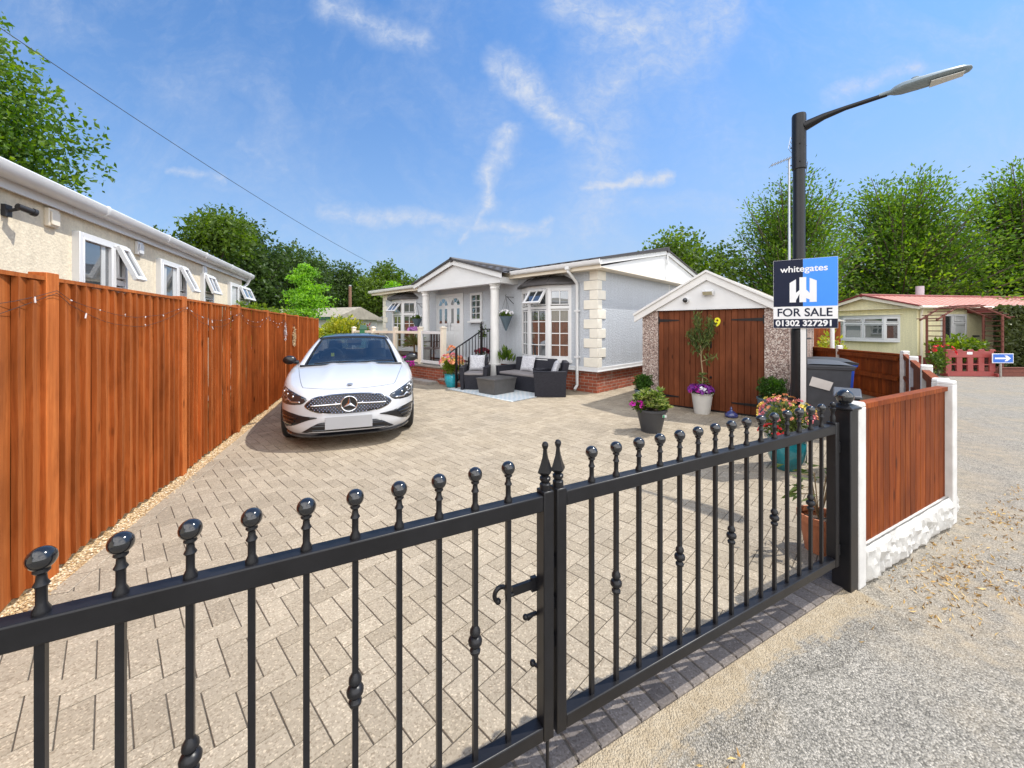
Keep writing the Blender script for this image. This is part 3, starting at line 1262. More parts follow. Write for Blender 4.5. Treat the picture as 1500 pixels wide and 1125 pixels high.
def rgr():
    while True:
        x, y = rnd.uniform(-.3, 5.2), rnd.uniform(.5, 4.4)
        x = rnd.uniform(.1, 1) ** 1.0 * 5.2
        lg = (x - G0[0]) * gn[0] + (y - G0[1]) * gn[1]
        if lg < -.10:
            return (x, y, -.031)


stones('road_stones', 6500, rgr, .0022, .0065, grey_stone)

# sandy mortar haunch along the kerb
mb = MB()
prev = None
K, NR = 110, 9
for k in range(K + 1):
    x = -2.4 + 4.5 * k / K
    w = .24 + .05 * math.sin(x * 3.1 + 1) + .03 * math.sin(x * 9.7) + (.10 if x < .5 else 0) * min(1, (.5 - x) * 2)
    pts = []
    for i in range(NR + 1):
        f = i / NR
        pts.append((*gpt(x, -.001 - w * f), -.010 - .0185 * min(1, f * 1.5) + (rnd.uniform(-.002, .002) if 0 < i < NR else 0)))
    if prev:
        for i in range(NR):
            mb.add([prev[i], pts[i], pts[i + 1], prev[i + 1]], [(0, 3, 2, 1)], (i + .5) / NR)
    prev = pts
mb.build('mortar_strip', mortar_mat, kind='structure')

# dead straw and leaves gathered along the panel foot and on the road
P = []
for (cx_, cy_, sx, sy, n) in ((2.75, 2.42, .35, .12, 260), (3.9, 3.05, .18, .25, 160), (4.6, 3.9, .3, .3, 190), (.62, 1.22, .10, .05, 150), (4.3, 3.2, .3, .2, 130), (3.3, 2.5, .5, .2, 120), (5.6, 4.9, .4, .5, 160)):
    for k in range(int(n * 1.15)):
        q = (rnd.gauss(0, 1) * sx, rnd.gauss(0, 1) * sy)
        P.append((cx_ + gd[0] * q[0] + gn[0] * q[1], cy_ + gd[1] * q[0] + gn[1] * q[1], -.026 + abs(rnd.gauss(0, .004))))
P = np.array(P)
lg = (P[:, 0] - G0[0]) * gn[0] + (P[:, 1] - G0[1]) * gn[1]
P = P[(lg < -.05)]
leaf_mesh('dry_litter', P, .034, straw, None, np.tile([.5, .3, 0], (len(P), 1)), .28, .9, kind='stuff')

# ------------------------------------------------------------------ left featheredge fence
fence = thing('garden_fence', 'long orange brown vertical board fence beside the parked white car', 'fence', (FO[0], FO[1], 0), FA)
posts_t = [.85, 2.5, 4.26, 6.0, 7.65, 9.2, 10.75, 12.3, 13.4, 14.7]
fr = random.Random(21)
prev_t = .15
for q, pt in enumerate(posts_t):
    mb = MB()
    t = prev_t
    while t < pt - .02:
        w = fr.uniform(.092, .105) if fr.random() > .12 else fr.uniform(.12, .15)
        t1 = min(t + w, pt + .01)
        zt = 1.80 + fr.uniform(-.008, .008)
        zb = .03 + fr.uniform(-.01, .015)
        yb = fr.uniform(-.004, .004)
        lean = fr.uniform(-.004, .004)
        th0, th1 = .027, .006
        ov = .034
        rv = min(1, max(0, fr.gauss(.5, .17)))
        # wedge board: thick edge laps over the thin edge of the next
        nz = 7
        ring = []
        for i in range(nz + 1):
            z = zb + (zt - zb) * i / nz
            wx = fr.uniform(-.0025, .0025)
            wy = fr.uniform(-.0025, .0025)
            ring.append([(t + wx + lean * i / nz, yb - .010 - th0 + wy, z), (t1 + ov + wx * .6, yb + .006 - th1 + wy, z), (t1 + ov + wx * .6, yb + .006, z), (t + wx + lean * i / nz, yb - .008, z)])
        vs = [p for rg_ in ring for p in rg_]
        fs = [(0, 1, 2, 3), tuple(nz * 4 + i for i in (3, 2, 1, 0))]
        for i in range(nz):
            for j in range(4):
                a, b = i * 4 + j, i * 4 + (j + 1) % 4
                fs.append((a, b, b + 4, a + 4))
        mb.add(vs, fs, rv)
        t = t1
    mb.box(prev_t, pt, .016, .05, .30, .38, .3)
    mb.box(prev_t, pt, .016, .05, 1.40, 1.48, .3)
    mb.box(prev_t, pt, -.034, .040, 1.803, 1.826, .45)
    mb.build('fence_panel', fence_wood, fence, ang=30)
    pm = MB()
    pm.box(pt - .05, pt + .05, -.040, .045, 0, 1.842 + fr.uniform(0, .01), min(1, .55 + fr.uniform(-.15, .3)))
    pm.build('fence_post', fence_wood, fence, bevel=.004)
    prev_t = pt

# wire of fairy lights draped along the boards
lights = thing('string_lights', 'thin dark wire of tiny unlit lights draped along the orange fence', 'string lights', (FO[0], FO[1], 0), FA)
wm, cm = MB(), MB()
for ph, sag in ((0, .13), (.5, .20)):
    pts = []
    t = .7
    nails = [.3, .9, 2.5, 4.26, 6.0, 7.65, 9.2]
    for a, b in zip(nails[:-1], nails[1:]):
        for i in range(12):
            f = i / 12
            tt = a + (b - a) * f
            z = 1.74 - 4 * sag * f * (1 - f) + fr.uniform(-.006, .006) - ph * .02
            pts.append((tt, -.036 - .002 * fr.random() - (.02 if min(f, 1 - f) < .07 else 0), z))
    wm.tube(pts, .0016, 5)
    for i in range(1, len(pts) - 1, 2 if ph == 0 else 5):
        p = pts[i]
        d = (fr.uniform(-.03, .03), -.006, fr.uniform(-.035, .02))
        cm.tube([p, (p[0] + d[0], p[1] + d[1], p[2] + d[2])], .0042, 5)
wm.build('wire', wire_mat, lights)
cm.build('light_bulbs', clip_mat, lights, kind='stuff')

# dried flower hangings on the far end of the fence
for (t, z, rad, lab, n) in ((10.0, 1.28, (.10, .03, .26), 'pale dried seed head wreath hanging on the fence behind the car', 420), (9.0, 1.42, (.035, .02, .2), 'small white and grey hanging ornament left of the dried wreath', 140)):
    t_ = thing('fence_ornament', lab, 'ornament', (*fpt(t, -.07), 0), FA)
    hk = MB()
    hk.tube([(0, .05, z + rad[2] + .06), (0, 0, z + rad[2] + .05), (0, 0, z)], .004, 6)
    hk.build('hook', wire_mat, t_)
    tuft('dried_stems', dried if n > 200 else clip_mat, t_, (0, 0, z), rad, n, .05, .3, -.2)

# ------------------------------------------------------------------ windows
def win(parent, loc, rot, w, h, cols=(), rows=(), bars=(0, 0), fw=.055, depth=.07, mat=white_upvc, sashes=(), sill=True, curtain=None, name='window'):
    """outside face at local y=0 going back +y; x right, z up. sashes: (x0,x1,z0,z1,open_deg)"""
    mb = MB()
    mb.box(0, fw, 0, depth, 0, h)
    mb.box(w - fw, w, 0, depth, 0, h)
    mb.box(fw, w - fw, 0, depth, 0, fw)
    mb.box(fw, w - fw, 0, depth, h - fw, h)
    for c in cols:
        mb.box(c - fw * .6, c + fw * .6, .004, depth, fw, h - fw)
    xs = [0] + list(cols) + [w]
    for (ci, z) in rows:
        mb.box(xs[ci] + (fw if ci == 0 else fw * .6), xs[ci + 1] - (fw if ci == len(xs) - 2 else fw * .6), .006, depth, z - fw * .6, z + fw * .6)
    # inner sash rims and glazing bars of each light
    bt = .011
    for i in range(len(xs) - 1):
        zr = [0] + sorted(z for (ci, z) in rows if ci == i) + [h]
        for j in range(len(zr) - 1):
            x0, x1 = xs[i] + fw, xs[i + 1] - fw
            z0, z1 = zr[j] + fw, zr[j + 1] - fw
            nb = bars if not isinstance(bars, dict) else bars.get((i, j), (0, 0))
            s = .022
            mb.box(x0, x0 + s, -.006, .03, z0, z1)
            mb.box(x1 - s, x1, -.006, .03, z0, z1)
            mb.box(x0 + s, x1 - s, -.006, .03, z0, z0 + s)
            mb.box(x0 + s, x1 - s, -.006, .03, z1 - s, z1)
            for k in range(1, nb[0] + 1):
                xx = x0 + (x1 - x0) * k / (nb[0] + 1)
                mb.box(xx - bt, xx + bt, .010, .026, z0 + s, z1 - s)
            for k in range(1, nb[1] + 1):
                zz = z0 + (z1 - z0) * k / (nb[1] + 1)
                mb.box(x0 + s, x1 - s, .008, .027, zz - bt, zz + bt)
    if sill:
        mb.box(-.04, w + .04, -.07, depth, -.05, 0)
    f = mb.build(name, mat, parent, loc=loc, rot=rot, bevel=.003, seg=1)
    g = MB()
    g.box(fw * .5, w - fw * .5, .03, .036, fw * .5, h - fw * .5)
    g.build('pane', win_glass, f, smooth=False)
    if curtain:
        c = MB()
        for (a, b) in curtain:
            c.box(a, b, .024, .0295, fw, h - fw)
        c.build('curtain', curtain_mat, f, smooth=False)
    for (x0, x1, z0, z1, deg) in sashes:
        sm = MB()
        sw, sh = x1 - x0, z1 - z0
        q = .05
        sm.box(0, sw, -.02, .03, -q, 0)
        sm.box(0, sw, -.02, .03, -sh, -sh + q)
        sm.box(0, q, -.02, .03, -sh + q, -q)
        sm.box(sw - q, sw, -.02, .03, -sh + q, -q)
        if sw > .3:
            sm.box(sw / 2 - .01, sw / 2 + .01, -.012, .02, -sh + q, -q)
        so = sm.build('opening_light', mat, f, loc=(x0, -.012, z1), rot=(R(-deg), 0, 0), bevel=.003, seg=1)
        gm = MB()
        gm.box(q * .6, sw - q * .6, .003, .008, -sh + q * .6, -q * .6)
        # the glass rides with its light
        go = gm.build('opening_pane', win_glass, f, smooth=False, loc=(x0, -.012, z1), rot=(R(-deg), 0, 0))
    return f


# ------------------------------------------------------------------ cream mobile home on the left
NA = math.atan2(1, -.375)
nhome = thing('mobile_home', 'cream mobile home with white gutter rising behind the orange fence', 'mobile home', (-3.0, 0, 0), NA)
# local: x along (away), y into the house (left), z up
# eaves face line passes through local y=0; wall stands .22 behind
c_, s_ = math.cos(NA), math.sin(NA)
L1 = 10.75
mb = MB()
mb.box(-3.5, L1 - .28, .11, 4.2, .35, 2.78)
mb.build('wall', cream_render, nhome, smooth=False)
mb = MB()
mb.box(-3.5, L1 - .28, .26, 4.1, 0, .35)
mb.build('skirting', white_render, nhome, smooth=False)
mb = MB()
mb.box(-3.5, L1, .05, .075, 2.70, 2.86)          # fascia
mb.box(-3.5, L1, .075, 4.4, 2.765, 2.78)          # soffit
mb.box(L1 - .02, L1, .075, 4.4, 2.78, 2.86)
for x in np.arange(-3, L1, 2.45):
    mb.box(x, x + .05, .046, .05, 2.70, 2.86)
mb.build('fascia', white_upvc, nhome, smooth=False)
mb = MB()
gut = [(.048, 2.86), (.048, 2.80), (.02, 2.77), (-.045, 2.77), (-.085, 2.80), (-.095, 2.87), (-.08, 2.885), (-.07, 2.87), (-.04, 2.79), (.02, 2.79), (.035, 2.81), (.035, 2.88)]
mb.prism([(a, b) for a, b in gut], -3.5, L1 + .03, 'x')
for x in np.arange(-2.6, L1, 1.45):
    mb.prism([(a * 1.0 - .006 * (1 if a < 0 else 0), b - .006) for a, b in gut[1:6]] + [(-.095, 2.89), (.048, 2.89)], x, x + .035, 'x')
mb.build('gutter', white_upvc, nhome, ang=50)
mb = MB()
mb.prism([(.0, 2.875), (4.4, 2.875), (2.4, 3.30)], -3.5, L1, 'x')
mb.build('roof', roof_felt, nhome, smooth=False)


def nh_px(px):
    """along-wall coordinate seen at a given azimuth slope"""
    r = (px - 750) / 570
    # wall plane: origin + x*(c,s) + .2*(-s,c)
    ox, oy = -3.0 - .11 * s_, .11 * c_
    return (r * oy - ox) / (c_ - r * s_)


x0, x1 = nh_px(105), nh_px(178)
win(nhome, (x0, .105 - .06, 1.45), 0, x1 - x0, 1.10, cols=((x1 - x0) * .70,), rows=((1, .62),), curtain=((.46 * (x1 - x0), .54 * (x1 - x0)),), sashes=((.72 * (x1 - x0), .97 * (x1 - x0), .63, 1.07, 24),))
x0, x1 = nh_px(228), nh_px(267)
win(nhome, (x0, .105 - .06, 1.45), 0, x1 - x0, 1.10, cols=((x1 - x0) * .68,), rows=((1, .62),), curtain=((.1, .26 * (x1 - x0)), (.50 * (x1 - x0), .62 * (x1 - x0))), sashes=((.70 * (x1 - x0), .97 * (x1 - x0), .63, 1.07, 24),))
x0, x1 = nh_px(293), nh_px(308)
win(nhome, (x0, .105 - .06, 1.62), 0, x1 - x0, .93, rows=((0, .52),), sashes=((.03, x1 - x0 - .03, .53, .9, 20),))
x0, x1 = nh_px(333), nh_px(362)
win(nhome, (x0, .105 - .06, 1.45), 0, x1 - x0, 1.10, cols=((x1 - x0) * .4,), rows=((1, .72),), curtain=((.1, .3 * (x1 - x0)),), sashes=((.42 * (x1 - x0), .97 * (x1 - x0), .74, 1.07, 22),))
for px, z in ((72, 2.60), (201, 2.60), (297, 2.6)):
    x = nh_px(px)
    mb = MB()
    mb.box(x - .07, x + .07, .07, .11, z - .09, z + .09)
    mb.box(x - .055, x + .055, .055, .07, z - .075, z + .06)
    mb.build('vent_cover', cream_upvc if px < 100 else white_upvc, nhome, bevel=.008)
x = nh_px(6)
mb = MB()
mb.box(x - .035, x + .035, .17, .2, 2.12, 2.22)
mb.tube([(x, .17, 2.17), (x + .01, .10, 2.20)], .014, 8)
mb.tube([(x - .03, .10, 2.21), (x + .06, .06, 2.19)], [.026, .028], 12)
mb.tube([(x + .06, .06, 2.19), (x + .085, .05, 2.185)], [.034, .034], 12)
mb.build('security_camera', black_plastic, nhome, loc=(0, -.09, .36))
x = nh_px(366)
mb = MB()
mb.box(x + .12, x + .3, .05, .2, 1.15, 1.55)
mb.build('meter_box', white_upvc, nhome, bevel=.01)
mb = MB()
mb.tube([(L1 - .1, -.03, 2.78), (L1 - .1, .05, 2.62), (L1 - .3, .13, 2.5), (L1 - .32, .16, .1)], .034, 10)
mb.build('downpipe', white_upvc, nhome)

# ------------------------------------------------------------------ main bungalow
house = thing('bungalow', 'pale grey park home with white quoins and dark tiled roof', 'house', (HC[0], HC[1], 0), HA)
mb = MB()
mb.box(-10, 0, 0, 6.4, .56, 2.84)
mb.build('wall', grey_render, house, smooth=False)
mb = MB()
mb.box(-9.96, -.04, .04, 6.36, -.02, .52)
mb.build('brick_plinth', brick, house, smooth=False)
mb = MB()
for (x0, x1, y0, y1) in ((-10.03, .03, -.03, .0), (0, .03, .0, 6.43), (-10.03, -10, 0, 6.43)):
    mb.box(x0, x1, y0, y1, .50, .60)
mb.box(-10.05, .05, -.05, -.03, .50, .525)
mb.box(.03, .05, -.03, 6.45, .50, .525)
mb.box(.0, .012, 4.05, 4.09, .6, 2.84)
mb.build('base_trim', white_upvc, house, bevel=.003, seg=1)
mb, mq = MB(), MB()
h = (2.84 - .60) / 10
for k in range(10):
    z0 = .60 + k * h
    wide = k % 2 == 0
    a, b = (.36, .17) if wide else (.20, .34)
    e = .022
    mb.box(-a, e, -e, 0, z0 + .004, z0 + h - .004)
    mb.box(.0, e, 0, b, z0 + .004, z0 + h - .004)
    a, b = (.34, .17) if not wide else (.2, .34)
    mq.box(-10 - e, -10 + a, -e, 0, z0 + .004, z0 + h - .004)
quoin_m = M("quoin_cream", (.74, .70, .61), .6, var=.08, scale=5, bmp=.12, bscale=50)
mb.build('quoins', quoin_m, house, bevel=.008)
mq.build('quoins', quoin_m, house, bevel=.008)
OV = .34
mb = MB()
mb.box(-10.3, .30, -OV, 0, 2.84, 2.855)
mb.box(0, .30, 0, 6.4 + OV, 2.84, 2.855)
mb.box(-10.3, -10, 0, 6.4, 2.84, 2.855)
mb.box(-10.3, .30, -OV - .02, -OV, 2.82, 3.0)
mb.box(-10.3, .30, 6.4 + OV, 6.42 + OV, 2.82, 3.0)
mb.build('fascia', cream_upvc, house, smooth=False)
RISE = .70
YM = 3.2
YE = -OV - .06
ZE = 3.00


def roofz(y):
    return ZE + (y - YE) / (YM - YE) * RISE


# gable at the near end: white panel, barge boards
mb = MB()
mb.prism([(-OV, 2.856), (6.4 + OV, 2.856), (YM, roofz(YM) - .09)], .02, .27, 'x')
mb.build('gable_panel', white_upvc, house, smooth=False)
mb = MB()
for s in (1, -1):
    def yy(y):
        return y if s == 1 else 2 * YM - y
    a = (yy(YE), ZE - .11)
    b = (YM, roofz(YM) - .11)
    mb.prism([a, b, (b[0], b[1] + .13), (a[0], a[1] + .13)], .275, .31, 'x')
mb.box(.31, .325, YM - .03, YM + .03, roofz(YM) - .40, roofz(YM) - .03)
mb.box(.272, .282, YM - .06, YM + .06, 2.87, 2.98)
mb.build('bargeboard', white_upvc, house, bevel=.004, seg=1)


def tiled(name, mat, parent, x0, x1, y0, z0, y1, z1, pitch=.30, rows=.30, amp=.022, clip=None, swap=False):
    """pantile slope: rolls across, steps up the slope"""
    ln = math.hypot(y1 - y0, z1 - z0)
    nr = max(1, int(round(ln / rows)))
    nx = max(8, int((x1 - x0) / pitch * 8))
    V, F = [], []
    mbt = MB()
    for j in range(nr):
        for e in (0, 1):
            f = (j + (0 if e == 0 else 1.0)) / nr
            lift = .020 if e == 0 else .0
            for i in range(nx + 1):
                x = x0 + (x1 - x0) * i / nx
                ph = (x / pitch) % 1
                roll = amp * (math.sin(ph * 2 * math.pi) * .5 + .5)
                V.append((x, y0 + (y1 - y0) * f, z0 + (z1 - z0) * f + roll + lift))
    for j in range(nr * 2 - 1):
        for i in range(nx):
            a = j * (nx + 1) + i
            F.append((a, a + 1, a + nx + 2, a + nx + 1))
    if swap:
        V = [(p[1], p[0], p[2]) for p in V]
    if clip:
        F = [f for f in F if clip(tuple(sum(V[i][k] for i in f) / len(f) for k in range(3)))]
    mbt.add(V, F)
    o = mbt.build(name, mat, parent, ang=45)
    return o


PX0, PX1, PYF = -6.5, -2.37, -.80      # porch gable
PXM = (PX0 + PX1) / 2
PZE, PZA = 2.93, 3.50
tiled('roof', tile_dark, house, -10.34, .33, YE, ZE, YM, ZE + RISE, clip=lambda c: not (PX0 + .1 < c[0] < PX1 - .1 and c[2] < PZA - abs(c[0] - PXM) / (PXM - PX0) * (PZA - PZE) - .03))
tiled('roof', tile_dark, house, -10.34, .33, 2 * YM - YE, ZE, YM, ZE + RISE)
mb = MB()
mb.tube([(-10.36, YM, ZE + RISE + .02), (.35, YM, ZE + RISE + .02)], .085, 10)
mb.prism([(YE, ZE + .0), (YM, roofz(YM)), (2 * YM - YE, ZE), (2 * YM - YE, ZE + .035), (YM, roofz(YM) + .04), (YE, ZE + .035)], .315, .34, 'x')
mb.build('ridge_tiles', tile_dark, house)
# gutters and downpipe
gp = [(0, .05), (0, -.02), (-.03, -.055), (-.085, -.055), (-.115, -.02), (-.12, .05), (-.105, .05), (-.09, -.015), (-.03, -.035), (-.015, .05)]
for (x0, x1) in ((PX1 + .02, .34), (-10.36, PX0 - .02)):
    mb = MB()
    mb.prism([(YE + .04 + a, 2.95 + b) for a, b in gp], x0, x1, 'x')
    mb.build('gutter', white_upvc, house, ang=50)
mb = MB()
mb.tube([(-.52, YE - .02, 2.9), (-.52, YE - .02, 2.82), (-.52, -.12, 2.62), (-.52, -.055, 2.55), (-.52, -.055, .16), (-.52, -.16, .06)], .036, 12)
for z in (.8, 1.9):
    mb.box(-.575, -.465, -.10, -.0, z, z + .04)
mb.box(-.575, -.465, YE - .075, YE + .03, 2.86, 2.98)
mb.build('downpipe', white_upvc, house)


def bay(x0, x1, nm):
    """canted bay window of three lights with a dark canopy"""
    zb, zt = .74, 2.50
    d = .28
    a, b = x0 + .5, x1 - .5
    P_ = [(x0, 0), (a, -d), (b, -d), (x1, 0)]
    mb = MB()
    mb.prism([(x0 - .03, .0), (a - .02, -d - .05), (b + .02, -d - .05), (x1 + .03, 0)], zb - .08, zb - .001, 'z')
    root = mb.build('bay_window', white_upvc, house, bevel=.004, seg=1)
    hm = MB()
    hm.prism([(x0, .0), (a, -d), (b, -d), (x1, 0)], zt + .001, zt + .07, 'z')
    hm.build('window_head', white_upvc, root, bevel=.004, seg=1)
    for k in range(3):
        p, q = P_[k], P_[k + 1]
        w = math.hypot(q[0] - p[0], q[1] - p[1])
        an = math.atan2(q[1] - p[1], q[0] - p[0])
        win(root, (p[0], p[1], zb), an, w, zt - zb, rows=((0, 1.28),), bars={(0, 0): (1, 3), (0, 1): (1, 0)}, sill=False, fw=.06, name='window',
            sashes=((.05, w - .05, 1.29, zt - zb - .03, 38),) if k == 1 else ())
    cm = MB()
    zc = zt + .071
    lo = [(x0 - .16, .0, zc), (a - .08, -d - .17, zc), (b + .08, -d - .17, zc), (x1 + .16, 0, zc)]
    hi = [(x0 + .22, 0, zc + .24), (a + .10, -.06, zc + .25), (b - .10, -.06, zc + .25), (x1 - .22, 0, zc + .24)]
    lo2 = [(p[0], p[1], zc + .05) for p in lo]
    vs = lo + lo2 + hi
    fs = [(0, 1, 5, 4), (1, 2, 6, 5), (2, 3, 7, 6), (4, 5, 9, 8), (5, 6, 10, 9), (6, 7, 11, 10), (0, 3, 2, 1), (8, 9, 10, 11)]
    cm.add(vs, fs)
    for i in range(1, 3):
        cm.tube([(lo2[i][0], lo2[i][1], zc + .055), (hi[i][0], hi[i][1], zc + .26)], .02, 6)
    cm.build('bay_canopy', tile_dark, root, ang=20)


bay(-2.36, -.72, 'a')
bay(-9.3, -7.58, 'b')
# door and small window
dz0, dz1 = .56, 2.62
dx0, dx1 = -6.28, -4.84
mb = MB()
mb.box(dx0, dx0 + .07, -.03, .0, dz0, dz1)
mb.box(dx1 - .07, dx1, -.03, 0, dz0, dz1)
mb.box(dx0 + .07, dx1 - .07, -.03, 0, dz1 - .09, dz1)
mb.box(dx0, dx1, -.08, 0, dz0 - .06, dz0 - .001)
fr_ = mb.build('door_frame', white_upvc, house, bevel=.004, seg=1)
dm = (dx0 + dx1) / 2
for (a, b, hs) in ((dx0 + .075, dm - .004, 1), (dm + .004, dx1 - .075, -1)):
    mb = MB()
    w = b - a
    mb.box(a, b, -.02, -.001, dz0 + .002, dz1 - .092)
    for (u0, u1, z0, z1) in ((.12, .44, .12, .78), (.56, .88, .12, .78), (.12, .44, .86, 1.02), (.56, .88, .86, 1.02)):
        mb.box(a + w * u0, a + w * u1, -.030, -.020, dz0 + z0, dz0 + z1)
    dl = mb.build('door_leaf', white_upvc, house, bevel=.006)
    g = MB()
    for u0, u1 in ((.17, .37), (.63, .83)):
        g.box(a + w * u0, a + w * u1, -.026, -.0205, dz0 + 1.10, dz0 + 1.58)
    cx_ = a + w * .5
    for k in range(3):
        t0, t1 = math.pi * (k + .08) / 3, math.pi * (k + .92) / 3
        ri, ro = w * .16, w * .36
        poly = [(cx_ + ro * math.cos(t), dz0 + 1.68 + ro * math.sin(t)) for t in np.linspace(t0, t1, 5)] + [(cx_ + ri * math.cos(t), dz0 + 1.68 + ri * math.sin(t)) for t in np.linspace(t1, t0, 5)]
        g.prism(poly, -.026, -.0205, 'y')
    g.build('door_glass', win_glass, dl, smooth=False)
    hm = MB()
    hx_ = dm - hs * .075
    hm.box(hx_ - .018, hx_ + .018, -.028, -.02, dz0 + .86, dz0 + 1.12)
    hm.tube([(hx_, -.03, dz0 + 1.02), (hx_, -.06, dz0 + 1.02), (hx_ - hs * .1, -.06, dz0 + 1.02)], .009, 8)
    hm.build('door_handle', steel, dl)
win(house, (-4.47, -.06, 1.72), 0, .54, .86, bars=(1, 3), fw=.05)
# porch: beam, pediment, columns, roof
mb = MB()
mb.box(PX0 + .12, PX1 - .12, PYF + .10, PYF + .30, 2.70, 2.86)
mb.box(PX0 + .12, PX0 + .3, PYF + .30, 0, 2.70, 2.86)
mb.box(PX1 - .3, PX1 - .12, PYF + .30, 0, 2.70, 2.86)
mb.box(PX0 + .3, PX1 - .3, PYF + .30, -.0, 2.83, 2.85)
sl = (PZA - PZE) / (PXM - PX0)
mb.prism([(PX0 + .12, 2.861), (PX1 - .12, 2.861), (PXM, PZA - .10)], PYF + .12, PYF + .28, 'y')
mb.build('porch_pediment', white_upvc, house, bevel=.003, seg=1)
mb = MB()
for s in (-1, 1):
    a = (PXM + s * (PXM - PX0), PZE - .13)
    b = (PXM, PZA - .13)
    mb.prism([a, b, (b[0], b[1] + .14), (a[0], a[1] + .14)], PYF + .02, PYF + .055, 'y')
mb.build('porch_bargeboard', white_upvc, house, bevel=.003, seg=1)
for x in (-2.87, -6.16):
    mb = MB()
    z0 = .05 if x > -4 else .46
    mb.lathe([(.17, z0), (.17, z0 + .5), (.145, z0 + .52), (.14, z0 + .56), (.125, z0 + .6), (.115, 2.55), (.135, 2.57), (.135, 2.61), (.12, 2.63), (.155, 2.67), (.155, 2.70)], (x, -.52, 0), 24)
    mb.build('porch_column', white_paint, house)
for s in (-1, 1):
    xa, xb = (PXM, PX0 - .05) if s == -1 else (PXM, PX1 + .05)
    ye = 2.45
    tiled('porch_roof', tile_dark, house, PYF - .02, ye, xb, PZE - .01, xa, PZA, swap=True,
          clip=lambda c: c[1] < YE + .02 or c[2] > roofz(c[1]) - .02)
mb = MB()
mb.tube([(PXM, PYF - .03, PZA + .02), (PXM, 2.6, PZA + .02)], .075, 10)
for s in (-1, 1):
    a = (PXM + s * (PXM - PX0 + .06), PZE - .005)
    b = (PXM, PZA + .012)
    mb.prism([a, b, (b[0], b[1] + .06), (a[0], a[1] + .05)], PYF - .03, PYF + .015, 'y')
mb.build('porch_ridge', tile_dark, house)
mb = MB()
for x in (-2.66, -7.05):
    mb.tube([(x, -.0, 2.36), (x, -.30, 2.36)], .009, 6)
    mb.tube([(x, -.0, 2.18), (x, -.10, 2.24), (x, -.24, 2.355)], .008, 6)
    mb.tube([(x, -.30, 2.36), (x, -.32, 2.40), (x, -.29, 2.42)], .008, 6)
mb.build('basket_bracket', black_metal, house)
mb = MB()
mb.box(-3.55, -3.42, -.06, 0, 2.35, 2.52)
mb.build('alarm_box', M("alarm_brown", (.16, .12, .09), .6), house, bevel=.01)

for x, lab in ((-2.66, 'grey cone hanging basket of white flowers between porch column and near bay window'), (-7.05, 'grey cone hanging basket of white flowers beside the far bay window')):
    b = thing('hanging_basket', lab, 'hanging basket', (*hpt(x, -.30), 0), HA, 'hanging baskets on the bungalow front')
    mb = MB()
    mb.lathe([(.02, 1.44), (.17, 1.82), (.175, 1.83), (.16, 1.83)], n=16)
    mb.build('basket', slate_pot, b)
    mb = MB()
    for k in range(3):
        t = k * 2.1
        mb.tube([(.17 * math.cos(t), .17 * math.sin(t), 1.83), (0, 0, 2.36)], .004, 5)
    mb.build('chain', black_metal, b)
    tuft('foliage', leaf_mid, b, (0, 0, 1.88), (.21, .21, .09), 220, .07)
    flowers('flowers', white_petal, b, (0, 0, 1.89), (.20, .20, .10), 26, .05)

# ------------------------------------------------------------------ terrace, steps, rails
terr = thing('terrace', 'raised brick terrace with steps up to the white double doors', 'terrace', (HC[0], HC[1], 0), HA)
mb = MB()
mb.box(-9.7, -3.95, -1.45, -.06, -.02, .40)
mb.build('brick_wall', brick, terr, smooth=False)
mb = MB()
mb.box(-9.75, -3.92, -1.49, -.06, .40, .455)
mb.box(-3.92, -2.92, -.95, -.06, .40, .452)
mb.build('paving', stone_grey, terr, bevel=.006)
mb = MB()
mb.box(-3.93, -2.95, -.93, -.06, -.02, .40)
mb.build('landing_wall', brick, terr, smooth=False)
for k in range(2):
    mb = MB()
    y0, y1 = -.95 - .34 * (2 - k), -.93
    zt = .15 * (k + 1)
    mb.box(-3.90 - .0, -2.95, y0 + .03, y1 - .005 * k, -.02 if k == 0 else .15, zt - .04)
    mb.build('step_riser', brick, terr, smooth=False)
    mb = MB()
    mb.box(-3.91, -2.93, y0, y1, zt - .0395, zt)
    mb.build('step_tread', stone_grey, terr, bevel=.006)
mb = MB()
mb.box(-5.1, -3.9, -1.95, -1.65, -.02, .09)
mb.build('kerb_step', stone_grey, terr, bevel=.01)

bal = thing('balustrade', 'cream post balustrade with clear glass panels on the terrace edge', 'balustrade', (HC[0], HC[1], 0), HA)
bx = [-3.99, -5.12, -6.55, -8.07, -9.6]
for x in bx:
    mb = MB()
    mb.box(x - .06, x + .06, -1.46, -1.34, .456, 1.50)
    mb.box(x - .075, x + .075, -1.475, -1.325, 1.50, 1.53)
    mb.prism([(x - .06, 1.53), (x + .06, 1.53), (x, 1.56)], -1.45, -1.35, 'y')
    mb.build('post', cream_upvc, bal, bevel=.006)
for a, b in zip(bx[1:], bx[:-1]):
    mb = MB()
    mb.box(a + .06, b - .06, -1.43, -1.37, 1.34, 1.42)
    mb.box(a + .06, b - .06, -1.43, -1.37, .50, .58)
    if b > -5:
        mb.box(a + .06, a + .13, -1.425, -1.375, .58, 1.34)
        mb.box(b - .13, b - .06, -1.425, -1.375, .58, 1.34)
    mb.build('rail', white_upvc if b > -5 else cream_upvc, bal, bevel=.004)
    mb = MB()
    mb.box(a + .10, b - .10, -1.403, -1.397, .57, 1.35)
    mb.build('glass_panel', pane_clear, bal, smooth=False)

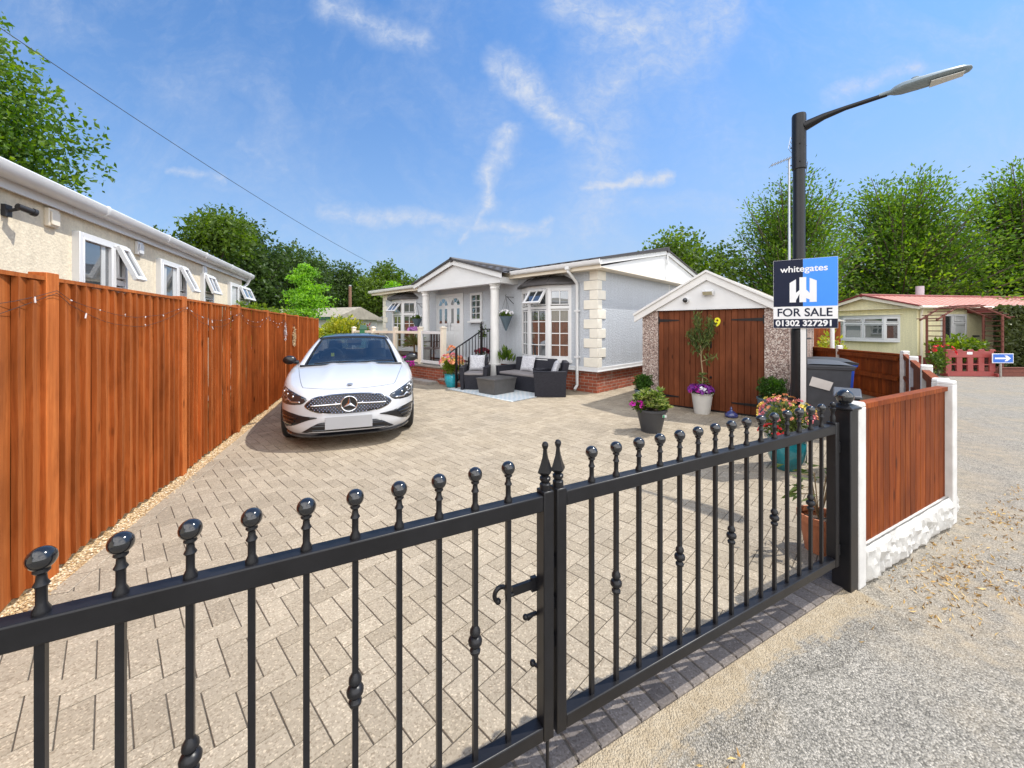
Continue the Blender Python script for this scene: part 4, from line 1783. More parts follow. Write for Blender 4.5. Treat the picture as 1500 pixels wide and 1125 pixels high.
hr = thing('stair_handrail', 'black metal stair handrail with spear topped posts by the terrace steps', 'handrail', (HC[0], HC[1], 0), HA)
mb = MB()
X = -2.96
for y, z0, z1 in ((-.53, .0, 1.53), (-.92, .0, 1.55)):
    mb.box(X - .025, X + .025, y - .025, y + .025, z0, z1)
    mb.lathe([(.03, z1), (.03, z1 + .02), (.012, z1 + .03), (.028, z1 + .06), (.002, z1 + .14)], (X, y, 0), 8)
mb.box(X - .022, X + .022, -1.78, -1.736, 0, 1.02)
mb.build('post', black_metal, hr)
mb = MB()
mb.bar((X, -.53, 1.48), (X, -.92, 1.48), .03)
mb.bar((X, -.53, .50), (X, -.92, .50), .03)
mb.tube([(X, -.92, 1.44), (X, -1.3, 1.24), (X, -1.76, 1.01), (X, -1.88, .945), (X, -1.95, .90), (X, -1.96, .86)], .02, 8)
mb.bar((X, -.92, .62), (X, -1.76, .18), .025)
mb.build('rail', black_metal, hr)
mb = MB()
for k in range(1, 4):
    y = -.53 - .39 * k / 4
    mb.box(X - .007, X + .007, y - .007, y + .007, .5, 1.48)
for k in range(1, 8):
    f = k / 8
    y = -.92 - .84 * f
    mb.box(X - .007, X + .007, y - .007, y + .007, .62 - .44 * f, 1.44 - .43 * f)
mb.build('balusters', black_metal, hr)

# chair on the terrace
pc = thing('patio_chair', 'dark patio chair standing on the terrace behind the glass', 'chair', (*hpt(-5.42, -.78), .456), HA + .3)
mb = MB()
mb.box(-.24, .24, -.24, .24, .40, .45)
mb.build('seat', seat_cushion_mat, pc, bevel=.01)
mb = MB()
for k in range(5):
    mb.box(-.24 + k * .11, -.19 + k * .11, .21, .235, .45, .92)
mb.box(-.24, .25, .205, .24, .92, .96)
mb.build('backrest', black_plastic, pc)
for sx in (-1, 1):
    for sy in (-1, 1):
        mb = MB()
        mb.box(sx * .23 - .015, sx * .23 + .015, sy * .22 - .015, sy * .22 + .015, 0, .40 if sy > 0 else .62)
        mb.build('leg', black_metal, pc)
    mb = MB()
    mb.box(sx * .23 - .02, sx * .23 + .02, -.25, .24, .62, .645)
    mb.build('armrest', black_metal, pc)

# ------------------------------------------------------------------ garden furniture on the drive
def wpt(x, y):
    return (HC[0] + hx[0] * x + hy[0] * y, HC[1] + hx[1] * x + hy[1] * y)


rug = thing('rug', 'pale patterned outdoor rug under the rattan furniture', 'rug', (0, 0, 0), 0)
mb = MB()
A, B = Vector((-1.60, 9.62)), Vector((.0, 7.95))
dv = Vector((.694, .72)) * 1.55
mb.hexa([(A.x, A.y, .002), (B.x, B.y, .002), (B.x + dv.x, B.y + dv.y, .002), (A.x + dv.x, A.y + dv.y, .002)],
        [(A.x, A.y, .012), (B.x, B.y, .012), (B.x + dv.x, B.y + dv.y, .012), (A.x + dv.x, A.y + dv.y, .012)])
mb.build('weave', rug_weave, rug, smooth=False)


def armseat(name, label, cat, loc, rot, w, group=None):
    """rattan seat facing local -y, origin on the floor at the middle of its front"""
    t = thing(name, label, cat, loc, rot, group)
    d = .72
    mb = MB()
    mb.hexa([(-w / 2 + .12, .03, .02), (w / 2 - .12, .03, .02), (w / 2 - .12, d - .1, .02), (-w / 2 + .12, d - .1, .02)],
            [(-w / 2 + .10, 0, .36), (w / 2 - .10, 0, .36), (w / 2 - .10, d - .1, .36), (-w / 2 + .10, d - .1, .36)])
    mb.build('base', rattan, t, bevel=.012)
    for s in (-1, 1):
        mb = MB()
        x0, x1 = s * w / 2, s * (w / 2 - .10)
        xa, xb = min(x0, x1), max(x0, x1)
        mb.hexa([(xa + (.02 if s < 0 else 0), .01, 0), (xb - (.02 if s > 0 else 0), .01, 0), (xb - (.02 if s > 0 else 0), d - .03, 0), (xa + (.02 if s < 0 else 0), d - .03, 0)],
                [(xa, -.02, .54), (xb, -.02, .54), (xb, d - .02, .57), (xa, d - .02, .57)])
        mb.box(xa - .008, xb + .008, -.028, d - .06, .54, .565)
        mb.build('arm', rattan, t, bevel=.014)
    mb = MB()
    mb.hexa([(-w / 2 + .10, d - .16, .36), (w / 2 - .10, d - .16, .36), (w / 2 - .10, d - .03, .30), (-w / 2 + .10, d - .03, .30)],
            [(-w / 2 + .07, d - .06, .76), (w / 2 - .07, d - .06, .76), (w / 2 - .07, d + .06, .76), (-w / 2 + .07, d + .06, .76)])
    mb.build('backrest', rattan, t, bevel=.02)
    mb = MB()
    mb.box(-w / 2 + .105, w / 2 - .105, .0, d - .17, .365, .43)
    mb.build('seat_cushion', seat_cushion_mat, t, bevel=.02, seg=3)
    return t


sofa_p = wpt(-1.62, -.98)
armseat('sofa', 'dark rattan two seat sofa under the bay window', 'sofa', (*sofa_p, .0), HA, 1.42)
# loungers either side of the table
ch1 = armseat('armchair', 'dark rattan armchair in front of the stair handrail', 'armchair', (*wpt(-2.42, -1.66), 0), HA + R(40), .68, 'rattan armchairs')
armseat('armchair', 'dark rattan armchair with its side turned, at the near end of the sofa', 'armchair', (.50, 8.86, 0), R(-92), .74, 'rattan armchairs')
tb = thing('coffee_table', 'dark square rattan coffee table standing on the rug', 'table', (-.36, 9.08, .0), HA)
mb = MB()
w, d = .30, .36
mb.hexa([(-w + .04, -d + .04, .012), (w - .04, -d + .04, .012), (w - .04, d - .04, .012), (-w + .04, d - .04, .012)], [(-w, -d, .33), (w, -d, .33), (w, d, .33), (-w, d, .33)])
mb.build('base', table_top_mat, tb, bevel=.01)
mb = MB()
mb.box(-w - .01, w + .01, -d - .01, d + .01, .331, .36)
for k in range(7):
    mb.box(-w + .02 + k * .083, -w + .09 + k * .083, -d + .01, d - .01, .3602, .364)
mb.build('tabletop', table_top_mat, tb, bevel=.004)


def cushion(label, loc, rot, tilt, w=.40):
    t = thing('cushion', label, 'cushion', loc, rot, 'patterned scatter cushions')
    mb = MB()

    def fn(sgn):
        def f(u, v):
            a, b = u * 2 - 1, v * 2 - 1
            e = max(0, (1 - a ** 4) * (1 - b ** 4)) ** .5
            k = 1 - .06 * (1 - abs(a)) * abs(b) - .06 * (1 - abs(b)) * abs(a)
            return (a * w / 2 * k, sgn * .07 * e, b * w / 2 * k + w / 2)
        return f
    mb.grid(fn(1), 14, 14)
    mb.grid(fn(-1), 14, 14, flip=True)
    mb.build('cover', cushion_fabric, t, rot=(R(tilt), 0, R(0)))
    return t


cushion('patterned grey white cushion on the armchair by the handrail', (*wpt(-2.42 - .29, -1.66 + .36), .435), HA + R(40), -14)
cushion('patterned grey white cushion leaning on the sofa back', (*wpt(-1.72, -.52), .435), HA + .12, -18)
cushion('patterned grey white cushion on the armchair nearest the downpipe', (.93, 8.83, .435), R(-92), -20, .36)

# ------------------------------------------------------------------ garage
GR = math.atan2(-.66, .75)
gar = thing('garage', 'pebbledash garage with brown timber double doors and white gable', 'garage', (2.64, 7.87, 0), GR)
W, D, ZW, ZA = 2.42, 5.2, 1.88, 2.55
mb = MB()
mb.box(0, .31, 0, .14, 0, ZW)
mb.box(W - .33, W, 0, .14, 0, ZW)
mb.box(0, .10, .14, D, 0, ZW)
mb.box(W - .10, W, .14, D, 0, ZW)
mb.box(.10, W - .10, D - .1, D, 0, ZW)
mb.build('wall', pebbledash, gar, smooth=False)
mb = MB()
for y in np.arange(1.0, D, .9):
    mb.box(W, W + .012, y, y + .05, 0, ZW)
mb.box(W - .002, W + .012, -.012, .05, 0, ZW)
mb.build('wall_posts', pebbledash, gar, smooth=False)
mb = MB()
mb.prism([(-.02, ZW + .001), (W + .02, ZW + .001), (W / 2, ZA - .10)], -.02, .05, 'y')
mb.box(.0, W, -.028, -.02, ZW - .03, ZW + .02)
mb.build('gable_panel', white_upvc, gar, smooth=False)
mb = MB()
sl = (ZA - 1.80) / (W / 2 + .13)
for s in (-1, 1):
    a = (W / 2 + s * (W / 2 + .15), ZA - sl * (W / 2 + .15))
    b = (W / 2, ZA)
    mb.prism([(a[0], a[1] - .16), (b[0], b[1] - .17), b, a], -.07 - .002 * (s > 0), -.03, 'y')
    mb.prism([(a[0], a[1] - .03), (b[0], b[1] - .03), (b[0], b[1] + .012), (a[0] + s * .02, a[1] + .012)], -.10 - .002 * (s > 0), .03, 'y')
mb.build('bargeboard', white_paint, gar, bevel=.003, seg=1)
mb = MB()
for s in (-1, 1):
    def rf(u, v, s=s):
        x = W / 2 + s * u * (W / 2 + .14)
        y = .035 + v * (D + .1)
        return (x, y, ZA - .012 - sl * u * (W / 2 + .14) + .018 * math.sin(y / .15 * 2 * math.pi))
    mb.grid(rf, 2, 160, flip=s < 0)
mb.build('roof', roof_felt, gar, ang=60)
mb = MB()
mb.tube([(W + .09, -.05, 1.80), (W + .09, D, 1.78)], .045, 8)
mb.tube([(W + .06, .25, 1.78), (W + .05, .25, .05)], .032, 8)
mb.build('gutter', white_upvc, gar)
xm = (.31 + W - .33) / 2
for i, (a, b) in enumerate(((.315, xm - .003), (xm + .003, W - .335))):
    mb = MB()
    n = 9
    pw = (b - a) / n
    for k in range(n):
        x0 = a + k * pw
        rv = .5 + rnd.uniform(-.22, .22)
        mb.prism([(x0 + .001, .055), (x0 + pw - .001, .055), (x0 + pw - .001, .042), (x0 + pw - .007, .034), (x0 + .007, .034), (x0 + .001, .042)], .035, ZW - .035, 'z', rv)
    dl = mb.build('door_leaf', shed_wood, gar, ang=20)
    hm = MB()
    for z in (.20, 1.66):
        if i == 0:
            hm.prism([(a, z - .025), (a + .05, z - .028), (a + .38, z - .012), (a + .40, z), (a + .38, z + .012), (a + .05, z + .028), (a, z + .025)], .026, .0335, 'y')
            hm.box(a - .03, a + .02, .022, .034, z - .07, z + .07)
        else:
            hm.prism([(b, z - .025), (b - .05, z - .028), (b - .48, z - .012), (b - .50, z), (b - .48, z + .012), (b - .05, z + .028), (b, z + .025)], .026, .0335, 'y')
            hm.box(b - .02, b + .03, .022, .034, z - .07, z + .07)
    hm.build('strap_hinge', black_metal, dl)
    if i == 1:
        km = MB()
        km.lathe([(.018, 0), (.022, .012), (.01, .03)], n=10)
        km.build('knob', black_metal, dl, loc=(a + .06, .034, .62), rot=(R(90), 0, 0))
        km = MB()
        km.box(a + .05, a + .075, .02, .034, 1.15, 1.27)
        km.build('handle', black_metal, dl, bevel=.004)
mb = MB()
mb.box(.31, W - .33, .02, .10, ZW - .032, ZW - .001)
mb.box(.31, W - .33, .06, .08, .0, ZW - .04)
mb.build('door_frame', car_dark, gar, smooth=False)
# yellow house number 9
t9 = text_mesh('house_number', '9', .22, yellow, gar, (xm + .17, .028, 1.61), (R(90), 0, 0), .004, .005)
# sensor lamp and dome camera on the gable
mb = MB()
mb.box(W / 2 - .03, W / 2 + .09, -.06, -.022, 2.14, 2.20)
mb.hexa([(W / 2 - .06, -.10, 2.10), (W / 2 + .12, -.10, 2.10), (W / 2 + .12, -.06, 2.10), (W / 2 - .06, -.06, 2.10)], [(W / 2 - .06, -.14, 2.17), (W / 2 + .12, -.14, 2.17), (W / 2 + .12, -.05, 2.20), (W / 2 - .06, -.05, 2.20)])
lo = mb.build('security_light', white_upvc, gar, bevel=.006)
mb = MB()
mb.hexa([(W / 2 - .045, -.108, 2.105), (W / 2 + .105, -.108, 2.105), (W / 2 + .105, -.104, 2.105), (W / 2 - .045, -.104, 2.105)], [(W / 2 - .045, -.145, 2.165), (W / 2 + .105, -.145, 2.165), (W / 2 + .105, -.138, 2.165), (W / 2 - .045, -.138, 2.165)])
mb.build('lens', M("lens_amber", (.42, .38, .26), .2, var=.1), lo)
mb = MB()
mb.lathe([(.05, 0), (.055, .02), (.05, .06)], n=14)
co = mb.build('dome_camera', white_upvc, gar, loc=(W / 2 - .36, -.022, 2.03), rot=(R(90), 0, 0))
mb = MB()
mb.ball((0, 0, .06), .045)
mb.build('lens', black_gloss, co)

# ------------------------------------------------------------------ black double gates and post
GZ0, GZ1 = .142, .96
gates = []
bar_mb = MB()
bar_mb.box(-.0075, .0075, -.0075, .0075, GZ0 + .04, GZ1 - .04)
st_mb = MB()
st_mb.lathe([(.0135, GZ1), (.0135, GZ1 + .007), (.0085, GZ1 + .018), (.0085, GZ1 + .050), (.0125, GZ1 + .056), (.0085, GZ1 + .064), (.0075, GZ1 + .076), (.013, GZ1 + .082), (.012, GZ1 + .088)], n=14)
ball_mb = MB()
ball_mb.ball((0, 0, GZ1 + .107), .0225, 22, 14)
kn_mb = MB()
kz = .515
kn_mb.lathe([(.008, kz), (.016, kz + .004), (.017, kz + .012), (.011, kz + .020), (.012, kz + .024), (.021, kz + .032), (.022, kz + .042), (.018, kz + .05), (.011, kz + .054), (.012, kz + .058), (.017, kz + .064), (.016, kz + .074), (.011, kz + .082), (.008, kz + .088)], n=18)
bal_src = bar_mb.build('baluster', black_metal, None)
stm = st_mb.build('finial_stem', black_metal, bal_src)
bls = ball_mb.build('ball_finial', black_gloss, bal_src)
kns = kn_mb.build('knuckle', black_metal, None)


def gate_leaf(label, x0, x1, xs, knidx, latch):
    t = thing('gate', label, 'gate', (G0[0], G0[1], 0), GA, 'pair of black driveway gates')
    mb = MB()
    mb.box(x0 + .040, x1 - .040, -.001, .044, GZ1 - .052, GZ1)
    mb.build('top_rail', black_metal, t, bevel=.004)
    mb = MB()
    mb.box(x0 + .040, x1 - .040, -.001, .044, GZ0, GZ0 + .048)
    mb.build('bottom_rail', black_metal, t, bevel=.004)
    inner = x1 if latch else x0
    outer = x0 if latch else x1
    for (q, fin) in ((inner, 'spear'), (outer, 'ball')):
        a = q if q == x0 else q - .040
        mb = MB()
        mb.box(a, a + .040, -.003, .047, GZ0 - .002, GZ1 + .012)
        so = mb.build('stile', black_metal, t, bevel=.004)
        fm = MB()
        c = (a + .020, .022, GZ1 + .012)
        if fin == 'spear':
            fm.lathe([(.019, 0), (.019, .018), (.013, .024), (.019, .032), (.019, .040), (.012, .046)], c, 16)
            fm.lathe([(.010, .044), (.030, .060), (.022, .078), (.012, .106), (.0085, .126), (.008, .140)], c, 4)
            fm.lathe([(.008, .137), (.0105, .143), (.0115, .150), (.008, .158), (.002, .161)], c, 14)
            fm.build('spear_finial', black_metal, so, ang=25)
        else:
            fm.lathe([(.014, 0), (.014, .03), (.010, .04), (.010, .06), (.016, .07), (.016, .08), (.006, .09)], c, 14)
            fm.ball((c[0], c[1], c[2] + .1), .016)
            fm.build('finial', black_metal, so)
    for k, x in enumerate(xs):
        b = inst(bal_src, t, (x, .0215, 0))
        if k in knidx:
            kk = kns.copy()
            COL.objects.link(kk)
            kk.parent = b
    if latch:
        mb = MB()
        zl = .64
        mb.bar((x1 - .035, .055, zl), (x1 - .13, .055, zl), .012, .030)
        mb.box(x1 - .056, x1 - .036, .047, .062, zl - .024, zl + .024)
        pts = []
        for q in range(13):
            a_ = math.pi * (-.1 + 1.45 * q / 12)
            pts.append((x1 - .150 - .022 + .023 * math.cos(a_), .055, zl + .004 + .023 * math.sin(a_)))
        mb.tube([(x1 - .125, .055, zl - .008), (x1 - .140, .055, zl - .012)] + pts, .0075, 8)
        mb.ball(pts[-1], .0105)
        mb.build('latch', black_metal, t)
        mb = MB()
        zz = .535
        mb.tube([(x1 - .035, .055, zz), (x1 - .075, .055, zz)], .007, 8)
        mb.tube([(x1 - .055, .05, zz), (x1 - .062, .065, zz - .02)], .005, 8)
        mb.ball((x1 - .078, .055, zz), .010)
        mb.build('slide_bolt', black_metal, t)
        mb = MB()
        mb.tube([(x1 - .012, .02, GZ0), (x1 - .012, .02, .012)], .006, 8)
        mb.build('drop_bolt', black_metal, t)
        mb = MB()
        mb.ball((x1 - .045, .062, .36), .011)
        mb.tube([(x1 - .036, .04, .36), (x1 - .045, .062, .36)], .006)
        mb.build('knob', black_metal, t)
    else:
        mb = MB()
        for z in (.45, .58, .72):
            mb = MB()
            mb.box(x0 - .012, x0 + .002, .012, .034, z - .02, z + .02)
            mb.build('striker', black_metal, t)
        for z in (.22, .82):
            mb = MB()
            mb.tube([(x1 + .03, .02, z - .03), (x1 + .03, .02, z + .03)], .014, 10)
            mb.box(x1, x1 + .07, .012, .028, z - .01, z + .01)
            mb.build('hinge', black_metal, t)
    return t


gate_leaf('near left leaf of the black gates, with curled latch handle', -2.06, -.005, [-.167 - .1151 * k for k in range(16)], {1, 4, 7, 10, 13}, True)
gate_leaf('right leaf of the black gates, hung on the square black post', .008, 1.985, [.176 + .1184 * k for k in range(15)], {1, 4, 7, 10, 13}, False)
for o in (bal_src, stm, bls, kns):
    bpy.data.objects.remove(o)

gp_ = thing('gate_post', 'square black steel gate post topped by a ball', 'gate post', (*gpt(2.035, -.037), -.03), GA)
mb = MB()
mb.box(0, .095, 0, .095, 0, 1.07)
mb.build('post', black_metal, gp_, bevel=.005)
mb = MB()
mb.hexa([(-.012, -.012, 1.071), (.107, -.012, 1.071), (.107, .107, 1.071), (-.012, .107, 1.071)], [(-.012, -.012, 1.082), (.107, -.012, 1.082), (.107, .107, 1.082), (-.012, .107, 1.082)])
mb.hexa([(-.012, -.012, 1.082), (.107, -.012, 1.082), (.107, .107, 1.082), (-.012, .107, 1.082)], [(.03, .03, 1.105), (.065, .03, 1.105), (.065, .065, 1.105), (.03, .065, 1.105)])
mb.build('cap', black_metal, gp_, bevel=.002)
mb = MB()
mb.ball((.0475, .0475, 1.14), .044, 26, 18)
mb.lathe([(.03, 1.10), (.022, 1.108), (.02, 1.115)], (.0475, .0475, 0), 14)
mb.build('ball_finial', black_gloss, gp_)

# ------------------------------------------------------------------ low brown fence panels between concrete posts
def conc_post(par, x, y, z1, w=.095, cap=True):
    mb = MB()
    mb.box(x, x + w, y, y + w, -.03, z1)
    # rounded notched head
    mb.prism([(x, z1), (x + w, z1), (x + w * .95, z1 + .02), (x + w * .75, z1 + .03), (x + w * .55, z1 + .026), (x + w * .3, z1 + .03), (x + w * .06, z1 + .02)], y, y + w, 'y')
    return mb.build('concrete_post', concrete_post, par, bevel=.006)


def low_panel(par, x0, x1, y, z0=.185, z1=1.02, rock=True, rails_out=False, face=-1):
    mb = MB()
    x = x0
    while x < x1 - .005:
        w = min(rnd.uniform(.085, .10), x1 - x)
        if x1 - (x + w) < .02:
            w = x1 - x
        rv = min(1, max(0, rnd.gauss(.5, .22)))
        mb.hexa([(x, y - .0065, z0), (x + w + .01, y - .0050, z0), (x + w + .01, y + .004, z0), (x, y + .004, z0)],
                [(x, y - .0065, z1), (x + w + .01, y - .0050, z1), (x + w + .01, y + .004, z1), (x, y + .004, z1)], rv)
        x += w
    for z in (z0 + .02, (z0 + z1) / 2, z1 - .06):
        mb.box(x0, x1, y + .0045, y + .035, z, z + .05, .4)
    mb.box(x0, x1, y - .022, y + .04, z1, z1 + .032, .75)
    o = mb.build('fence_panel', panel_wood, par, ang=20)
    if rock:
        rm = MB()
        nx, nz = int((x1 - x0) / .025), 8

        def fn(u, v):
            xx = x0 + u * (x1 - x0)
            zz = -.03 + v * (z0 + .03)
            e = min(1, min(u * nx / 1.5, (1 - u) * nx / 1.5, v * 9 + .2, (1 - v) * 5 + .15))
            b = (int(xx / .16) * 7 + int(zz / .09) * 13) % 5
            return (xx, y - .028 - e * (.012 + .022 * rnd.random() ** 1.3 + .004 * b), zz)
        rm.grid(fn, nx, nz)
        rm.box(x0, x1, y - .02, y + .03, -.03, z0 - .001)
        rm.build('gravel_board', M("rock_white", (.50, .49, .465), .85, var=.22, scale=14, bmp=.4, bscale=70), par, ang=15)
    return o


rf_ = thing('roadside_fence', 'short dark brown fence panel on a white rock faced base beside the road', 'fence', (*gpt(0, 0), 0), GA)
conc_post(rf_, 2.135, -.038, 1.045)
low_panel(rf_, 2.232, 3.74, .012)
conc_post(rf_, 3.742, -.038, 1.07)
conc_post(rf_, 3.842, .02, 1.075, .09)

side = thing('side_fence', 'run of low brown fence panels with white concrete posts along the road', 'fence', (3.53, 3.13, 0), math.atan2(.735, .678))
xs = [0.12, 1.95, 3.8, 5.62]
for k in range(3):
    conc_post(side, xs[k + 1] - .1, -.05, 1.06)
    low_panel(side, xs[k], xs[k + 1] - .1, -.0, .15, 1.0, rock=True)
p3 = (7.35, 7.3)
ret = thing('return_fence', 'dark brown fence panel between white posts behind the wheelie bins', 'fence', (7.28, 7.22, 0), math.atan2(1.85, .32))
conc_post(ret, -.05, -.05, 1.06)
low_panel(ret, .05, 1.78, .02, .12, 1.0, rock=False)
mb = MB()
mb.box(.05, 1.78, -.0, .04, -.03, .118)
mb.build('gravel_board', concrete, ret)
# rails show on the yard face
mb = MB()
for z in (.13, .52, .90):
    mb.box(.06, 1.77, .0555, .085, z, z + .075, .35)
mb.build('fence_rails', panel_wood, ret, bevel=.003)
conc_post(ret, 1.79, -.05, 1.08)
low_panel(ret, 1.89, 3.4, .02, .12, 1.0, rock=False)

# ------------------------------------------------------------------ lamp post with estate agent's board
lp = thing('street_lamp', 'tall black lamp post with angled grey lamp head above the driveway', 'street lamp', (3.26, 4.42, -.03), 0)
mb = MB()
mb.lathe([(.075, 0), (.075, 1.5), (.072, 1.53), (.060, 1.58), (.058, 3.35), (.058, 3.36)], n=22)
mb.lathe([(.0605, 3.34), (.069, 3.35), (.069, 3.62), (.069, 3.95), (.064, 3.97), (.02, 3.985)], n=22)
for z in (3.42, 3.62):
    for a in (0, 2.1, 4.2):
        mb.tube([(.06 * math.cos(a), .06 * math.sin(a), z), (.085 * math.cos(a), .085 * math.sin(a), z)], .008, 6)
mb.build('pole', black_metal, lp)
AD = Vector((.75, -.66, 0)).normalized()


def ap(s, z, l=0):
    return (AD.x * s - AD.y * l, AD.y * s + AD.x * l, z)


mb = MB()
mb.tube([ap(.05, 3.82), ap(.22, 3.87), ap(.40, 3.895), ap(.72, 3.915)], [.055, .036, .024, .022], 12)
mb.build('arm', black_metal, lp)
mb = MB()
prof = [(.66, .030, .028), (.76, .035, .032), (.80, .070, .050), (.86, .095, .062), (1.0, .105, .060), (1.2, .105, .048), (1.32, .095, .036), (1.39, .06, .022), (1.405, .02, .008)]
vs, n = [], 14
for (s, w, hgt) in prof:
    s = .66 + (s - .66) * .84
    for j in range(n):
        t = 2 * math.pi * j / n
        cz = math.sin(t)
        zz = 3.915 + (s - .66) * .03 + (hgt * cz if cz > 0 else hgt * .45 * cz)
        vs.append(ap(s, zz, w * math.cos(t)))
fs = []
for i in range(len(prof) - 1):
    for j in range(n):
        fs.append((i * n + j, i * n + (j + 1) % n, (i + 1) * n + (j + 1) % n, (i + 1) * n + j))
fs += [list(range(n)), [(len(prof) - 1) * n + j for j in range(n)]]
mb.add(vs, fs)
mb.tube([ap(.92, 3.96), ap(.92, 4.0)], .03, 10)
lh = mb.build('lamp_head', lamp_grey, lp, ang=50)
mb = MB()
q = [ap(1.02, 3.897, -.07), ap(1.235, 3.909, -.05), ap(1.235, 3.909, .05), ap(1.02, 3.897, .07)]
mb.hexa([(p[0], p[1], p[2] - .006) for p in q], q)
mb.build('lens', lens_glass, lh)

# timber stake and board
sg = thing('for_sale_board', "estate agent's navy and blue for sale board strapped to the lamp post", 'sign', (3.26, 4.36, -.03), math.atan2(-.36, .43) + R(6))
mb = MB()
mb.box(-.025, .025, -.065, -.03, .0, 2.30)
mb.build('stake', white_paint, sg, bevel=.003)
mb = MB()
for z in (.42, 1.42):
    mb.lathe([(.078, z), (.082, z + .008), (.078, z + .016)], (0, .06, 0), 18, False)
mb.build('cable_tie', black_plastic, sg)
BW, BH = .57, .765
bx0, bz0 = -.275, 1.545
mb = MB()
mb.box(bx0, bx0 + BW, -.082, -.068, bz0, bz0 + BH)
bd = mb.build('board', sign_white, sg, smooth=False)
fy_ = -.0828
hx0 = bx0 + BW * .475
mb = MB()
mb.box(bx0 + .002, hx0, fy_, -.0822, bz0 + BH * .315, bz0 + BH - .002)
mb.box(bx0 + .002, bx0 + BW - .002, fy_, -.0822, bz0 + .002, bz0 + BH * .133)
mb.build('navy_field', sign_navy, bd, smooth=False)
mb = MB()
mb.box(hx0 + .0005, bx0 + BW - .002, fy_, -.0822, bz0 + BH * .315, bz0 + BH - .002)
mb.build('blue_field', sign_blue, bd, smooth=False)
tx = (R(90), 0, 0)
text_mesh('lettering', 'whitegates', .098, sign_white, bd, (bx0 + BW * .485, fy_ - .001, bz0 + BH * .855), tx, .0004, .0015)
text_mesh('lettering', 'FOR SALE', .125, sign_navy, bd, (bx0 + BW * .49, fy_ - .001, bz0 + BH * .222), tx, .0004, .002, sx=.92)
text_mesh('lettering', '01302 327291', .088, sign_white, bd, (bx0 + BW * .485, fy_ - .001, bz0 + BH * .068), tx, .0004, .003)
ew, eh = BW * .42, BH * .36
ex, ez = bx0 + BW * .265, bz0 + BH * .375
mb = MB()


def epoly(pts):
    mb.prism([(ex + p[0] * ew, ez + p[1] * eh) for p in pts], fy_ - .0012, fy_ - .0004, 'y')


epoly([(0, 0), (.24, 0), (.24, .08), (.37, .33), (.37, .49), (.24, .38), (.24, .93), (0, .79)])
epoly([(.37, 0), (.62, 0), (.62, .16), (.745, .10), (.745, .36), (.62, .50), (.62, 1), (.37, 1)])
epoly([(.745, 0), (1.0, 0), (1.0, .84), (.745, .96)])
mb.build('emblem', sign_white, bd, smooth=False)

# ------------------------------------------------------------------ wheelie bins, low bin lid, aerial, white pole
def bin_(label, loc, rot, body, side_strip=None):
    t = thing('wheelie_bin', label, 'wheelie bin', loc, rot, 'wheelie bins by the garage')
    mb = MB()
    mb.hexa([(-.22, .08, .05), (.22, .08, .05), (.24, .62, .05), (-.24, .62, .05)], [(-.265, 0, .98), (.265, 0, .98), (.265, .68, .98), (-.265, .68, .98)])
    mb.hexa([(-.295, -.015, .93), (.295, -.015, .93), (.295, .70, .93), (-.295, .70, .93)], [(-.295, -.015, .99), (.295, -.015, .99), (.295, .70, .99), (-.295, .70, .99)])
    mb.build('body', body, t, bevel=.018, seg=3)
    mb = MB()

    def lid(u, v):
        a = u * 2 - 1
        return (-.30 * -a, -.03 + v * .76, .992 + .055 * (1 - a ** 4) * (.35 + .65 * math.sin(min(1, v * 1.15) * math.pi * .8)))
    mb.grid(lid, 12, 10)
    mb.box(-.30, .30, -.03, .0, .97, .995)
    mb.tube([(-.2, .74, 1.0), (.2, .74, 1.0)], .018, 8)
    mb.build('lid', bin_grey if body is bin_grey else black_plastic, t)
    for s in (-1, 1):
        mb = MB()
        mb.tube([(s * .25, .60, .10), (s * .30, .60, .10)], .10, 20)
        mb.build('wheel', rubber, t)
    return t


b1 = bin_('charcoal wheelie bin with a crooked paper label, nearest the lamp post', (4.40, 5.42, 0), R(-28), bin_grey)
mb = MB()
mb.hexa([(-.21, .0, .70), (.02, .0, .64), (.02, .008, .64), (-.21, .008, .70)], [(-.175, -.010, .83), (.06, -.010, .76), (.06, -.002, .76), (-.175, -.002, .83)])
mb.build('paper_label', paper, b1, loc=(0, .006, 0), rot=(0, 0, 0))
bin_('blue wheelie bin with black lid tucked behind the charcoal one', (4.86, 5.90, 0), R(-30), bin_blue)
sb = thing('storage_bin', 'small black lidded bin behind the ball topped gate post', 'bin', (3.53, 4.10, 0), R(-40))
mb = MB()
mb.hexa([(-.08, -.12, 0), (.08, -.12, 0), (.08, .12, 0), (-.08, .12, 0)], [(-.10, -.15, .80), (.10, -.15, .80), (.10, .15, .80), (-.10, .15, .80)])
mb.build('body', bin_grey, sb, bevel=.01)
mb = MB()
mb.hexa([(-.12, -.17, .80), (.12, -.17, .80), (.12, .17, .84), (-.12, .17, .84)], [(-.11, -.16, .825), (.11, -.16, .825), (.11, .16, .87), (-.11, .16, .87)])
mb.build('lid', bin_grey, sb, bevel=.008)

